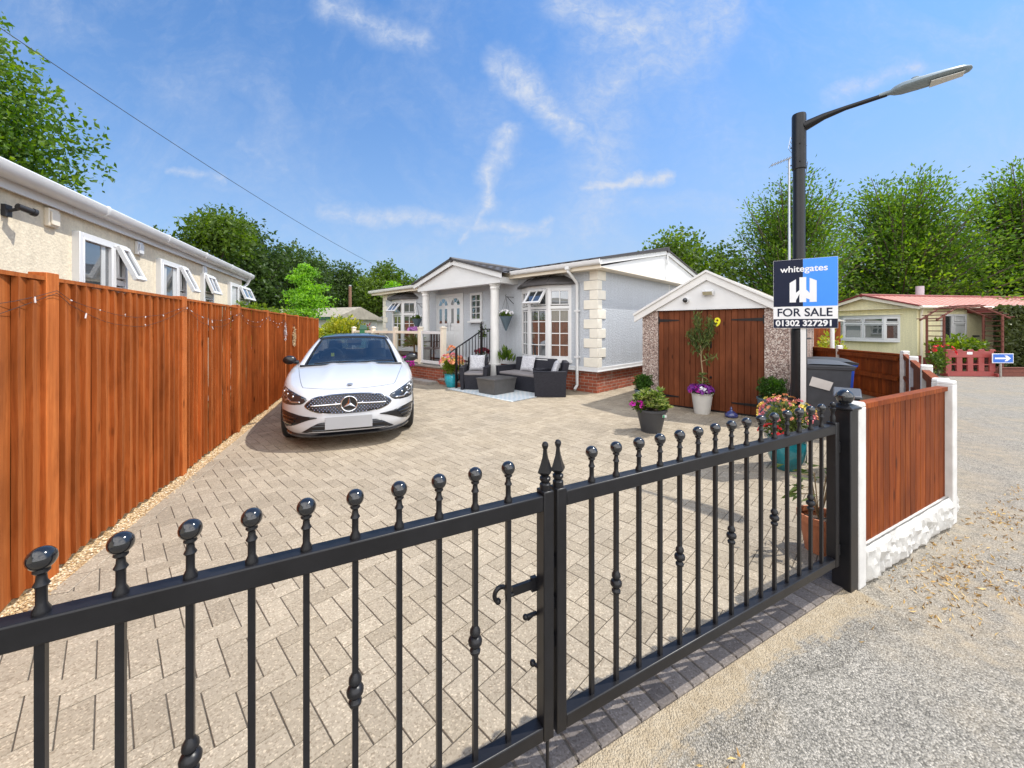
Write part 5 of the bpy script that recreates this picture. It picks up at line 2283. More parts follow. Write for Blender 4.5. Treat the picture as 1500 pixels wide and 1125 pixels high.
ar = thing('tv_aerial', 'thin pole with a television aerial rising behind the garage', 'aerial', (7.42, 10.42, 0), 0)
mb = MB()
mb.tube([(0, 0, 0), (0, 0, 6.05)], .026, 8)
mb.tube([(.09, .1, 0), (.09, .1, 4.2)], .02, 8)
mb.build('mast', steel, ar)
mb = MB()
mb.tube([(-.42, .1, 5.90), (.15, -.1, 6.1)], .014, 6)
for k in range(9):
    f = k / 9
    p = (-.42 + .57 * f, .1 - .2 * f, 5.90 + .20 * f)
    mb.tube([(p[0] - .05, p[1] - .16, p[2]), (p[0] + .05, p[1] + .16, p[2])], .006, 5)
for k in range(4):
    mb.tube([(-.2 + k * .02, -.25, 6.2 + k * .1), (.14 + k * .02, .1, 6.24 + k * .1)], .007, 5)
mb.tube([(-.2, -.25, 6.2), (-.14, -.25, 6.5)], .007, 5)
mb.tube([(.14, .1, 6.24), (.2, .1, 6.54)], .007, 5)
mb.build('antenna', steel, ar)
wp = thing('white_pole', 'slim white pole standing by the fence behind the bins', 'pole', (7.9, 9.6, -.03), 0)
mb = MB()
mb.tube([(0, 0, 0), (0, 0, 1.75)], .045, 12)
mb.build('shaft', white_upvc, wp)
mb = MB()
mb.ball((0, 0, 1.76), .05)
mb.build('cap', white_upvc, wp)

# ------------------------------------------------------------------ white saloon car
CA = R(20.5)
car = thing('parked_car', 'white four door saloon car with black roof parked facing the gate', 'car', (-2.05, 4.90, 0), CA)
ZT = [(0, .685), (.12, .715), (.3, .755), (.6, .805), (1.0, .865), (1.5, .925), (2.2, .955), (3.2, .98), (4.0, 1.0), (4.5, .97), (4.69, .93)]


def ztop(y):
    for (a, b), (c, d) in zip(ZT[:-1], ZT[1:]):
        if y <= c:
            f = max(0, (y - a) / (c - a))
            return b + (d - b) * f
    return ZT[-1][1]


CW, CL, YC = .915, 4.69, 2.0
NO = 160


def outline(ix, ff, fr_, s=1.0):
    P = []
    for k in range(NO):
        t = 2 * math.pi * k / NO
        c, s_ = math.cos(t), math.sin(t)
        # even out the spacing round the corners
        n = 3.9
        x = (CW - ix) * s * math.copysign(abs(c) ** (2 / n), c)
        if s_ < 0:
            y = YC - (YC - ff) * s * abs(s_) ** (2 / n)
        else:
            y = YC + (CL - fr_ - YC) * s * abs(s_) ** (2 / 3.4)
        P.append((x, y))
    return P


LEV = [(0, .13, .13, .12), (.03, .075, .05, .08), (.12, .03, .005, .04), (.28, .008, .0, .01), (.48, .0, .012, 0), (.66, .0, .030, .01),
       (.80, .008, .055, .03), (.90, .024, .085, .05), (.96, .045, .125, .07), (.99, .07, .17, .09), (1.0, .10, .22, .11)]
body_v, rings = [], 0
ZB = .165
for (f, ix, ff, fr_) in LEV:
    for (x, y) in outline(ix, ff, fr_):
        zb = ZB
        body_v.append((x, y, zb + f * (ztop(y) - zb)))
    rings += 1


def hoodz(x, y):
    a = min(1, abs(x) / .8)
    z = ztop(y) + .052 * (1 - a ** 2.2) * min(1, (y) / .8 + .12)
    dome = math.exp(-((abs(x) - .30) / .055) ** 2) * .014 + (.006 if abs(x) < .30 else 0)
    return z + dome * max(0, min(1, (y - .35) / .4))


for s in (.93, .84, .75, .66, .57, .48, .39, .30, .21, .12, .05):
    for (x, y) in outline(.10, .22, .11, s):
        body_v.append((x, y, hoodz(x, y)))
    rings += 1
bf = []
for i in range(rings - 1):
    for j in range(NO):
        bf.append((i * NO + j, i * NO + (j + 1) % NO, (i + 1) * NO + (j + 1) % NO, (i + 1) * NO + j))
bf.append(tuple(range(NO))[::-1])
bf.append(tuple((rings - 1) * NO + j for j in range(NO)))
bvh = BVHTree.FromPolygons([Vector(v) for v in body_v], bf)
mb = MB()
mb.add(body_v, bf)
body = mb.build('body', car_white, None, ang=50)
# wheel arches are cut out of the shell
WX, WY = .79, (.90, 3.63)
cm = MB()
for y in WY:
    for s in (-1, 1):
        cm.tube([(s * .52, y, .33), (s * 1.1, y, .33)], .375, 40)
cut_o = cm.build('cutter', car_dark, None)
bo = body.modifiers.new('arches', 'BOOLEAN')
bo.operation = 'DIFFERENCE'
bo.object = cut_o
bo.solver = 'EXACT'
dg = bpy.context.evaluated_depsgraph_get()
nm = bpy.data.meshes.new_from_object(body.evaluated_get(dg))
body.modifiers.clear()
body.data = nm
bpy.data.objects.remove(cut_o)
nm.materials.clear()
nm.materials.append(car_white)
nm.materials.append(car_dark)
for p in nm.polygons:
    c = p.center
    inside = any(abs(math.hypot(c.y - y, c.z - .33) - .375) < .02 for y in WY) and abs(c.x) < .86
    flat = any(math.hypot(c.y - y, c.z - .33) < .36 for y in WY) and abs(c.x) < .6
    p.material_index = 1 if (inside or flat) else 0
bmx = bmesh.new()
bmx.from_mesh(nm)
kill = [f for f in bmx.faces if abs(f.calc_center_median().x) < .74 and 1.62 < f.calc_center_median().y < 4.15 and f.calc_center_median().z > .85]
bmesh.ops.delete(bmx, geom=kill, context='FACES')
bmx.to_mesh(nm)
bmx.free()
body.parent = car
body.name = 'body'


def front_y(x, z):
    h = bvh.ray_cast(Vector((x, -1.5, z)), Vector((0, 1, 0)))
    while h[0] is None and abs(x) > .1:
        x *= .985
        h = bvh.ray_cast(Vector((x, -1.5, z)), Vector((0, 1, 0)))
    return h[0].y if h[0] is not None else .6


def patch(name, poly, mat, off=.004, parent=None, step=.035, thick=.012):
    """panel cut to an outline seen from the front and wrapped onto the nose"""
    bm = bmesh.new()
    vs = [bm.verts.new((p[0], 0, p[1])) for p in poly]
    bm.faces.new(vs)
    xs_, zs_ = [p[0] for p in poly], [p[1] for p in poly]
    a = math.floor(min(xs_) / step) * step
    while a < max(xs_):
        a += step
        bmesh.ops.bisect_plane(bm, geom=bm.verts[:] + bm.edges[:] + bm.faces[:], plane_co=(a, 0, 0), plane_no=(1, 0, 0))
    a = math.floor(min(zs_) / step) * step
    while a < max(zs_):
        a += step
        bmesh.ops.bisect_plane(bm, geom=bm.verts[:] + bm.edges[:] + bm.faces[:], plane_co=(0, 0, a), plane_no=(0, 0, 1))
    bmesh.ops.triangulate(bm, faces=bm.faces[:])
    for v in bm.verts:
        v.co.y = front_y(v.co.x, v.co.z) - off
    bmesh.ops.recalc_face_normals(bm, faces=bm.faces[:])
    me = bpy.data.meshes.new(name)
    bm.to_mesh(me)
    bm.free()
    # face normals outward (towards -y)
    if sum(p.normal.y for p in me.polygons) > 0:
        me.flip_normals()
    me.materials.append(mat)
    me.shade_smooth()
    o = bpy.data.objects.new(name, me)
    COL.objects.link(o)
    o.parent = parent or car
    so = o.modifiers.new('solid', 'SOLIDIFY')
    so.thickness = thick
    so.offset = -1
    return o


def smooth_poly(pts, it=2):
    for _ in range(it):
        q = []
        n = len(pts)
        for i in range(n):
            a, b = pts[i], pts[(i + 1) % n]
            q.append((a[0] * .75 + b[0] * .25, a[1] * .75 + b[1] * .25))
            q.append((a[0] * .25 + b[0] * .75, a[1] * .25 + b[1] * .75))
        pts = q
    return pts


def mir(pts):
    return [(-p[0], p[1]) for p in pts]


gr = smooth_poly([(-.40, .672), (0, .690), (.40, .672), (.50, .60), (.545, .545), (.46, .485), (.33, .445), (0, .432), (-.33, .445), (-.46, .485), (-.545, .545), (-.50, .60)])
gr = [(x * .95, .56 + (z - .56) * .90) for x, z in gr]
surround = [(x * 1.025, .56 + (z - .56) * 1.075) for x, z in gr]
patch('grille_surround', surround, silver_trim, .003)
grille = patch('grille', gr, car_dark, .008)
# chrome star-dust studs of the grille
from mathutils.geometry import intersect_point_tri_2d


def inside(p, poly):
    c = False
    n = len(poly)
    for i in range(n):
        a, b = poly[i], poly[i - 1]
        if (a[1] > p[1]) != (b[1] > p[1]) and p[0] < (b[0] - a[0]) * (p[1] - a[1]) / (b[1] - a[1]) + a[0]:
            c = not c
    return c


mb = MB()
g2 = [(x * .975, .56 + (z - .56) * .93) for x, z in gr]
row = 0
z = .44
while z < .69:
    x = -.54 + (.020 if row % 2 else 0)
    while x < .55:
        if inside((x, z), g2) and math.hypot(x, z - .56) > .098:
            y = front_y(x, z) - .010
            a, b = .0078, .0095
            mb.add([(x - a, y, z), (x, y, z - b), (x + a, y, z), (x, y, z + b), (x, y - .006, z)], [(0, 1, 4), (1, 2, 4), (2, 3, 4), (3, 0, 4)])
        x += .040
    z += .0205
    row += 1
mb.build('grille_studs', chrome, grille, smooth=False)
mb = MB()
for s in (-1, 1):
    pts = [(s * x, front_y(s * x, .563 - .02 * x) - .018, .563 - .03 * (x - .1)) for x in np.linspace(.095, .44, 9)]
    mb.tube(pts, .0085, 8)
    mb.ball((s * .155, front_y(s * .155, .575) - .022, .572), .012)
mb.build('grille_bar', chrome, grille)
# three pointed star in a ring
yS = front_y(0, .56) - .030
mb = MB()
ringp = [(.094 * math.cos(t), yS, .56 + .094 * math.sin(t)) for t in np.linspace(0, 2 * math.pi, 49)]
mb.tube(ringp, .0075, 8, False)
for k in range(3):
    a = math.pi / 2 + k * 2 * math.pi / 3
    t_ = (.089 * math.cos(a), .089 * math.sin(a))
    l_ = (.021 * math.cos(a + math.pi / 3), .021 * math.sin(a + math.pi / 3))
    r_ = (.021 * math.cos(a - math.pi / 3), .021 * math.sin(a - math.pi / 3))
    mb.add([(t_[0], yS, .56 + t_[1]), (l_[0], yS, .56 + l_[1]), (r_[0], yS, .56 + r_[1]), (0, yS - .014, .56), (0, yS + .006, .56)],
           [(0, 1, 3), (0, 3, 2), (0, 4, 1), (0, 2, 4)])
mb.build('star_emblem', chrome, car, ang=25)
mb = MB()
mb.tube([(0, yS + .012, .56), (0, yS + .004, .56)], .088, 32)
mb.build('emblem_disc', black_gloss, car)

hl = [(.478, .632), (.60, .684), (.72, .728), (.845, .755), (.866, .745), (.872, .69), (.870, .62), (.855, .578), (.80, .552), (.575, .562), (.52, .586)]
for s in (-1, 1):
    q = smooth_poly(hl if s == 1 else mir(hl), 1)
    h = patch('headlight', q, lamp_glass, .005)
    d = [(.57, .588), (.69, .578), (.735, .615), (.775, .582), (.86, .640), (.862, .655), (.775, .603), (.736, .636), (.685, .597), (.575, .602)]
    patch('running_light', d if s == 1 else mir(d), silver_trim, .0075, h, thick=.004)
    mb = MB()
    for x, z in ((.66, .650), (.735, .672), (.80, .690)):
        y = front_y(s * x, z) - .002
        mb.ball((s * x, y, z), .016, 14, 9, (1, .5, 1))
    mb.build('lamp_lens', chrome, h)
    si = [(.33, .408), (.50, .425), (.66, .460), (.77, .475), (.825, .465), (.853, .42), (.858, .33), (.845, .285), (.78, .275), (.66, .302), (.55, .352), (.46, .385)]
    q = smooth_poly(si if s == 1 else mir(si), 2)
    v = patch('air_intake', q, car_dark, .005)
    mb = MB()
    for k, z in enumerate((.325, .37, .41)):
        pts = [(s * x, front_y(s * x, z + (x - .7) * .06) - .014, z + (x - .7) * .06) for x in np.linspace(.60 + .03 * (2 - k), .80, 8)]
        mb.tube(pts, .009, 6)
    mb.build('intake_slats', black_gloss, v)
lo_ = [(-.60, .196), (-.38, .335), (-.30, .352), (.30, .352), (.38, .335), (.60, .196)]
li = patch('lower_intake', smooth_poly(lo_, 1), car_dark, .005)
mb = MB()
for z in (.25, .30):
    pts = [(x, front_y(x, z) - .012, z) for x in np.linspace(-.42, .42, 12)]
    mb.tube(pts, .008, 6)
mb.build('intake_slats', black_gloss, li)
sp_ = [(-.86, .168), (-.84, .200), (-.60, .198), (.60, .198), (.84, .200), (.86, .168)]
mb = MB()
prev = None
for x in np.linspace(-.81, .81, 37):
    y = front_y(x, .215)
    yb = y + .03
    lip = .028 if abs(x) < .62 else .012
    p = [(x, y - lip, .172), (x, y - lip - .004, .188), (x, yb, .205), (x, yb, .165)]
    if prev:
        mb.add(prev + p, [(0, 1, 5, 4), (1, 2, 6, 5), (2, 3, 7, 6), (3, 0, 4, 7)])
    prev = p
mb.build('splitter', black_gloss, car)
mb = MB()
yp = front_y(0, .36) - .035
mb.hexa([(-.275, yp - .006, .262), (.275, yp - .006, .262), (.275, yp + .03, .262), (-.275, yp + .03, .262)], [(-.275, yp, .418), (.275, yp, .418), (.275, yp + .02, .418), (-.275, yp + .02, .418)])
mb.build('number_plate', plate_grey, car, bevel=.004)
mb = MB()
zb_ = hoodz(0, .30)
mb.lathe([(.034, 0), (.034, .003), (.028, .005), (.0, .006)], (0, 0, 0), 20)
mb.build('bonnet_badge', steel, car, loc=(0, .27, hoodz(0, .27) + .002), rot=(R(12), 0, 0))
# bonnet shut line: thin dark gap following the bonnet edge
mb = MB()
for s in (-1, 1):
    pts = []
    for k in range(16):
        f = k / 15
        x = s * (.56 + .20 * f ** .8)
        y = .30 + 1.08 * f
        h = bvh.ray_cast(Vector((x, y, 2)), Vector((0, 0, -1)))
        pts.append((x, y, h[0].z + .0012))
    mb.tube(pts, .0028, 5)
pts = []
for x in np.linspace(-.56, .56, 21):
    y = .185 + .11 * (abs(x) / .56) ** 2.5
    h = bvh.ray_cast(Vector((x, y, 2)), Vector((0, 0, -1)))
    pts.append((x, y, h[0].z + .0010))
mb.tube(pts, .0026, 5)
mb.build('shut_lines', car_dark, car)

# greenhouse: one grid, split into glass, roof and pillars
GY = [(1.40, .935), (1.50, .985), (1.70, 1.075), (1.90, 1.160), (2.10, 1.240), (2.30, 1.312), (2.45, 1.355), (2.60, 1.385), (2.9, 1.412), (3.2, 1.405), (3.5, 1.37), (3.8, 1.31), (4.1, 1.215), (4.35, 1.115), (4.5, 1.03)]


def gz(y):
    for (a, b), (c, d) in zip(GY[:-1], GY[1:]):
        if y <= c:
            return b + (d - b) * (y - a) / (c - a)
    return GY[-1][1]


NS, NX = 63, 40
ys = np.linspace(1.40, 4.5, NS)


def section(y):
    zt = gz(y)
    zb = ztop(y) - .03
    wb = .845 if y > 2 else .80 + .045 * (y - 1.4) / .6
    if y > 3.9:
        wb -= (y - 3.9) * .12
    hh = max(.001, zt - zb)
    wt = wb - .62 * min(hh, .46) * .93
    pts = []
    for i in range(NX + 1):
        u = i / NX * 2 - 1
        a = abs(u)
        if a > .62:                                   # side
            f = (a - .62) / .38
            x = wt + (wb - wt) * f ** .9
            z = zt - .035 * min(1, hh / .3) - (hh - .035 * min(1, hh / .3)) * f
        else:
            f = a / .62
            x = wt * f
            z = zt - .035 * min(1, hh / .3) * f ** 3
        # windscreen base bows forward in the middle
        bow = (-.12 + .34 * a ** 2) * max(0, min(1, (2.5 - y) / 1.0)) if a <= .62 else .011 * max(0, min(1, (2.5 - y) / 1.0))
        pts.append((math.copysign(x, u) if u else 0, y + bow, z))
    return pts


S = [section(y) for y in ys]
parts = {k: MB() for k in ('windscreen', 'roof_panel', 'side_window', 'rear_window', 'pillars')}
mats_ = {'windscreen': car_glass, 'roof_panel': black_gloss, 'side_window': car_glass, 'rear_window': car_glass, 'pillars': car_white}
for i in range(NS - 1):
    for j in range(NX):
        u = ((j + .5) / NX) * 2 - 1
        y = (ys[i] + ys[i + 1]) / 2
        a = abs(u)
        if a < .56 and y < 2.42:
            k = 'windscreen'
        elif a < .60 and y < 3.75 and y > 2.42:
            k = 'roof_panel'
        elif a < .55 and y > 3.75:
            k = 'rear_window'
        elif .68 < a < .93 and 2.1 + (a - .68) * -1.2 < y < 3.9 and not 2.95 < y < 3.02:
            k = 'side_window'
        else:
            k = 'pillars'
        parts[k].add([S[i][j], S[i][j + 1], S[i + 1][j + 1], S[i + 1][j]], [(0, 1, 2, 3)])
for k, m in parts.items():
    o = m.build(k, mats_[k], car, ang=60)
    # weld the strip of quads
    bm = bmesh.new()
    bm.from_mesh(o.data)
    bmesh.ops.remove_doubles(bm, verts=bm.verts, dist=.0004)
    bmesh.ops.recalc_face_normals(bm, faces=bm.faces)
    up = sum(f.normal.z * f.calc_area() for f in bm.faces)
    if up < 0:
        bmesh.ops.reverse_faces(bm, faces=bm.faces)
    bm.to_mesh(o.data)
    bm.free()
    o.data.shade_smooth()
    so = o.modifiers.new('solid', 'SOLIDIFY')
    so.thickness = .012 if k in ('pillars', 'roof_panel') else .004
    so.offset = -1
# black seal round the windscreen and the wiper tray
mb = MB()
i0 = 0
mb.tube([(p[0], p[1] - .012, p[2] + .006) for p in S[0][8:33]], .016, 6)
for j in (8, 9, 31, 32):
    pass
mb.tube([(S[i][9][0], S[i][9][1], S[i][9][2] + .003) for i in range(0, 22)], .011, 6)
mb.tube([(S[i][31][0], S[i][31][1], S[i][31][2] + .003) for i in range(0, 22)], .011, 6)
mb.tube([(p[0], p[1], p[2] + .004) for p in S[21][8:33]], .008, 6)
mb.build('window_seal', car_dark, car)
mb = MB()
for (a, b) in ((-.55, .05), (.02, .62)):
    mb.tube([(a, 1.36, .965), ((a + b) / 2, 1.345 + .02, .985), (b, 1.40, .985)], .009, 6)
mb.build('wipers', car_dark, car)
# cabin
mb = MB()
mb.prism([(1.60, .88), (1.55, .95), (1.95, 1.00), (2.15, .96), (2.2, .7)], -.70, .70, 'x')
mb.build('dashboard', black_plastic, car, bevel=.02)
mb = MB()
mb.tube([(.36 + .18 * math.cos(t), 2.22 + .06 * math.sin(t), .96 + .17 * math.sin(t)) for t in np.linspace(0, 2 * math.pi, 25)], .014, 8, False)
mb.tube([(.36, 2.1, .92), (.36, 2.22, .96)], .05, 10)
mb.build('steering_wheel', black_plastic, car, loc=(-.72, -.05, .03))
for s in (-1, 1):
    mb = MB()
    mb.hexa([(s * .36 - .25, 2.6, .5), (s * .36 + .25, 2.6, .5), (s * .36 + .25, 2.8, .5), (s * .36 - .25, 2.8, .5)], [(s * .36 - .2, 2.9, 1.12), (s * .36 + .2, 2.9, 1.12), (s * .36 + .2, 3.0, 1.12), (s * .36 - .2, 3.0, 1.12)])
    mb.hexa([(s * .36 - .13, 2.92, 1.10), (s * .36 + .13, 2.92, 1.10), (s * .36 + .13, 3.0, 1.10), (s * .36 - .13, 3.0, 1.10)], [(s * .36 - .11, 2.95, 1.27), (s * .36 + .11, 2.95, 1.27), (s * .36 + .11, 3.02, 1.27), (s * .36 - .11, 3.02, 1.27)])
    mb.build('seat', seat_grey, car, bevel=.04, seg=3)
mb = MB()
mb.box(-.72, .72, 1.9, 4.2, .45, .62)
mb.box(-.70, .70, 3.45, 3.62, .6, 1.05)
mb.build('cabin_floor', car_dark, car)
mb = MB()
mb.box(-.365, -.315, 2.02, 2.03, 1.03, 1.09)
mb.build('tag', yellow, car)
mb = MB()
mb.hexa([(-.10, 2.20, 1.24), (.10, 2.20, 1.24), (.10, 2.32, 1.28), (-.10, 2.32, 1.28)], [(-.13, 2.24, 1.275), (.13, 2.24, 1.275), (.10, 2.36, 1.31), (-.10, 2.36, 1.31)])
mb.box(-.11, .11, 2.33, 2.35, 1.20, 1.26)
mb.build('rear_view_mirror', car_dark, car)
for s in (-1, 1):
    mb = MB()
    mb.ball((s * .955, 1.80, 1.0), .098, 18, 12, (1.0, .62, .72))
    mb.tube([(s * .83, 1.86, .955), (s * .93, 1.83, .975)], [.03, .035], 8)
    mb.build('wing_mirror', car_dark, car)
    mb = MB()
    for y in (2.55, 3.3):
        mb.box(s * .902 - .012, s * .902 + .012, y, y + .2, .80, .825)
    mb.build('door_handle', car_white, car, bevel=.006)
for y in WY:
    for s in (-1, 1):
        mb = MB()
        pr = []
        for k in range(36):
            pass
        x0, x1 = s * .645, s * .860
        mb.tube([(x0, y, .33), (x0 + s * .02, y, .33), (x1 - s * .02, y, .33), (x1, y, .33)], [.30, .33, .33, .305], 40)
        w = mb.build('wheel', rubber, car)
        rm = MB()
        rm.tube([(x1 - s * .004, y, .33), (x1 + s * .004, y, .33)], .235, 36)
        for k in range(5):
            a = k * 2 * math.pi / 5 + .3
            rm.bar((x1 + s * .006, y, .33), (x1 + s * .006, y + .22 * math.cos(a), .33 + .22 * math.sin(a)), .05, .012, (1, 0, 0))
        rm.build('rim', silver_trim, w, ang=30)

# ------------------------------------------------------------------ pots and plants


def pot(t, prof, mat, n=24, loc=None, squash=None, sides=None):
    mb = MB()
    mb.lathe(prof, n=sides or n, caps=False)
    mb.lathe([(.001, prof[0][1]), (prof[0][0], prof[0][1])], n=sides or n, caps=False)
    p = mb.build('pot', mat, t, ang=50)
    sm = MB()
    r, z = prof[-1]
    sm.lathe([(r * 1.0, z - .03), (r * .6, z - .012), (.001, z - .006)], n=n, caps=False)
    sm.build('soil', soil, t)
    return p


# big dark grey ribbed pot with rhododendron and petunia
t = thing('potted_plant', 'ribbed dark grey pot of pale tipped shrub standing alone on the open paving', 'potted plant', (2.04, 5.70, 0))
pr = [(.135, 0)]
for k in range(9):
    f = k / 8
    pr += [(.138 + .058 * f, .01 + .26 * f), (.144 + .058 * f, .02 + .26 * f)]
pr += [(.205, .30), (.222, .305), (.225, .335), (.21, .34), (.20, .32)]
p_ = pot(t, pr, dark_pot, 30)
lb = MB()
lb.box(.055, .115, -.2225, -.214, .25, .285)
lb.build('plant_label', M("label_white", (.7, .72, .7), .5), p_, rot=R(8))
lb = MB()
lb.box(.055, .083, -.2235, -.2226, .25, .285)
lb.build('plant_label', M("label_green", (.03, .3, .14), .5), p_, rot=R(8))
bm_ = MB()
C_, A_ = [], []
for k in range(90):
    d = unit(nrng.normal(size=3))
    d[2] = abs(d[2]) * .9 + .12
    d = unit(d)
    tip = np.array([0, 0, .30]) + d * np.array([.27, .25, .34]) * nrng.uniform(.55, 1)
    if k < 40:
        bm_.tube([(0, 0, .30), tuple((np.array([0, 0, .30]) + tip) / 2 + np.array([0, 0, .03])), tuple(tip)], .006, 5)
    for j in range(9):
        az = nrng.uniform(0, 6.28)
        r_ = unit(d * .75 + np.array([math.cos(az), math.sin(az), nrng.uniform(-.3, .5)]))
        C_.append(tip + r_ * .04)
        A_.append(r_)
bm_.build('stems', bark, t)
leaf_mesh('foliage', np.array(C_), .095, leaf_rhodo, t, np.array(A_), .34, .2)
tuft('trailing_foliage', leaf_mid, t, (-.20, -.06, .37), (.11, .1, .08), 160, .045)
flowers('flowers', magenta, t, (-.22, -.07, .38), (.11, .09, .07), 9, .05)

# white tapered pot, slim willow-like tree and petunias
t = thing('potted_tree', 'white pot of purple petunias and a slender weeping sapling before the garage doors', 'potted tree', (3.38, 6.92, 0), GR)
pot(t, [(.125, 0), (.128, .01), (.172, .335), (.18, .34), (.183, .36), (.172, .362), (.165, .33)], white_pot)
mb = MB()
mb.tube([(0, 0, .3), (.01, 0, .7), (-.015, 0, .95), (-.02, 0, 1.2)], [.013, .011, .010, .008], 8)
br_ = [[(-.015, 0, 1.0), (-.12, .0, 1.2), (-.20, 0, 1.42)], [(-.02, 0, 1.1), (-.06, 0, 1.4), (-.08, 0, 1.72)], [(-.01, 0, 1.08), (.10, .0, 1.3), (.14, 0, 1.62)], [(.0, 0, .92), (.12, 0, .98), (.19, 0, 1.0)]]
for b in br_:
    mb.tube(b, [.007, .005, .003], 6)
mb.build('trunk', pale_stem, t)
C_, A_ = [], []
for b, n in zip(br_, (170, 260, 270, 30)):
    for k in range(n):
        f = nrng.uniform(.25, 1.05)
        p, q, s_ = [np.array(v) for v in b]
        pos = (1 - f) ** 2 * p + 2 * f * (1 - f) * q + f * f * s_
        C_.append(pos + nrng.normal(size=3) * np.array([.045, .045, .05]))
        A_.append([nrng.normal() * .4, nrng.normal() * .4, -.6])
for k in range(60):
    C_.append([nrng.normal() * .04, nrng.normal() * .04, nrng.uniform(.5, .72)])
    A_.append([nrng.normal(), nrng.normal(), -.3])
leaf_mesh('foliage', np.array(C_), .085, leaf_olive, t, np.array(A_), .26, .35)
tuft('underplanting', leaf_mid, t, (0, 0, .38), (.20, .2, .09), 260, .045)
flowers('flowers', purple, t, (-.03, -.02, .40), (.20, .2, .10), 40, .062)
flowers('flowers', magenta, t, (-.06, -.04, .40), (.19, .19, .09), 14, .055)
flowers('flowers', white_petal, t, (.06, -.14, .42), (.06, .05, .04), 8, .06)

# box balls
for (x, y, r, ph, pm, pr_, lab) in ((4.14, 6.20, .205, .40, slate_pot, .20, 'slate blue pot of clipped box ball at the right of the garage doors'),
                                    (2.50, 7.42, .175, .34, slate_pot, .15, 'small dark pot of clipped box ball against the left garage pillar')):
    t = thing('box_ball', lab, 'potted plant', (x, y, 0), 0, 'potted box balls by the garage')
    pot(t, [(pr_ * .78, 0), (pr_ * .8, .01), (pr_, ph - .03), (pr_ * 1.06, ph - .025), (pr_ * 1.06, ph), (pr_ * .97, ph), (pr_ * .95, ph - .03)], pm)
    tuft('foliage', leaf_box, t, (0, 0, ph + r * .78), (r, r, r * .95), 2600, .032, .6, .2, .9, .35)
    mb = MB()
    mb.tube([(0, 0, ph - .05), (0, 0, ph + r)], .012, 6)
    mb.build('stem', bark, t)

# glazed ornament
t = thing('garden_ornament', 'squat dark blue glazed ornament with pointed top by the garage doors', 'ornament', (3.72, 6.60, 0))
mb = MB()
mb.lathe([(.06, 0), (.098, .015), (.105, .04), (.095, .065), (.06, .09), (.03, .11), (.016, .13), (.022, .14), (.02, .155), (.008, .17), (.002, .185)], n=22)
mb.build('body', blue_glaze, t)

# teal pot with pink and yellow flowers, seen through the gate
t = thing('potted_plant', 'teal glazed pot of pink and yellow flowers behind the right gate leaf', 'potted plant', (2.96, 4.20, 0))
pot(t, [(.10, 0), (.115, .02), (.165, .12), (.182, .22), (.178, .29), (.17, .31), (.182, .325), (.182, .34), (.165, .34), (.155, .31)], teal_glaze, 28)
tuft('foliage', leaf_olive, t, (0, 0, .53), (.23, .23, .22), 1100, .045, .5, .2, lob=6)
flowers('flowers', pink_petal, t, (0, 0, .54), (.25, .25, .22), 34, .034)
flowers('flowers', peach_petal, t, (0, 0, .56), (.25, .25, .23), 29, .032)
flowers('flowers', yellow_petal, t, (0, 0, .55), (.27, .27, .22), 30, .034)
flowers('flowers', rose_red, t, (-.20, -.05, .40), (.12, .12, .08), 12, .036)

t = thing('potted_plant', 'terracotta pot with sparse thin leaves at the foot of the gate post', 'potted plant', (2.10, 2.66, 0))
pot(t, [(.08, 0), (.112, .20), (.125, .202), (.128, .25), (.115, .25), (.11, .22)], terracotta)
C_, A_ = [], []
mb = MB()
for k in range(9):
    az = nrng.uniform(0, 6.28)
    e = np.array([math.cos(az) * .16, math.sin(az) * .16, nrng.uniform(.34, .56)])
    mb.tube([(0, 0, .2), tuple(e * [.4, .4, 1] * 1.0), tuple(e)], .004, 5)
    for j in range(4):
        C_.append(e + nrng.normal(size=3) * .04)
        A_.append([math.cos(az), math.sin(az), -.1])
mb.build('stems', pale_stem, t)
leaf_mesh('foliage', np.array(C_), .11, leaf_olive, t, np.array(A_), .3, .4)

# turquoise pot of peach lilies by the steps
t = thing('potted_plant', 'turquoise glazed pot of peach lilies beside the terrace steps', 'potted plant', (-1.55, 9.98, 0))
pot(t, [(.12, 0), (.13, .02), (.18, .16), (.185, .26), (.175, .30), (.19, .315), (.19, .335), (.17, .335), (.165, .30)], turq_glaze, 26)
tuft('foliage', leaf_fresh, t, (0, 0, .52), (.25, .25, .20), 420, .11, .25, .8)
flowers('flowers', peach_petal, t, (0, 0, .60), (.30, .30, .26), 40, .065)
flowers('flowers', pink_petal, t, (0, 0, .60), (.31, .31, .25), 16, .06)
flowers('flowers', yellow_petal, t, (0, 0, .58), (.27, .27, .2), 18, .06)
flowers('flowers', peach_petal, t, (.0, .05, .95), (.09, .09, .1), 8, .07)

t = thing('potted_plant', 'dark pot of broad green leaves between the sofa and stair handrail', 'potted plant', (*hpt(-2.55, -.42), 0))
pot(t, [(.15, 0), (.19, .42), (.2, .43), (.2, .46), (.18, .46), (.17, .43)], dark_pot)
C_, A_ = [], []
for k in range(46):
    az = nrng.uniform(0, 6.28)
    q = nrng.uniform(0, 1)
    d = np.array([math.cos(az) * .24 * q, math.sin(az) * .24 * q, .62 + .45 * (1 - q * .6) * nrng.uniform(.3, 1)])
    C_.append(d)
    A_.append([math.cos(az) * .5, math.sin(az) * .5, 1.0])
leaf_mesh('foliage', np.array(C_), .21, leaf_mid, t, np.array(A_), .36, .25)

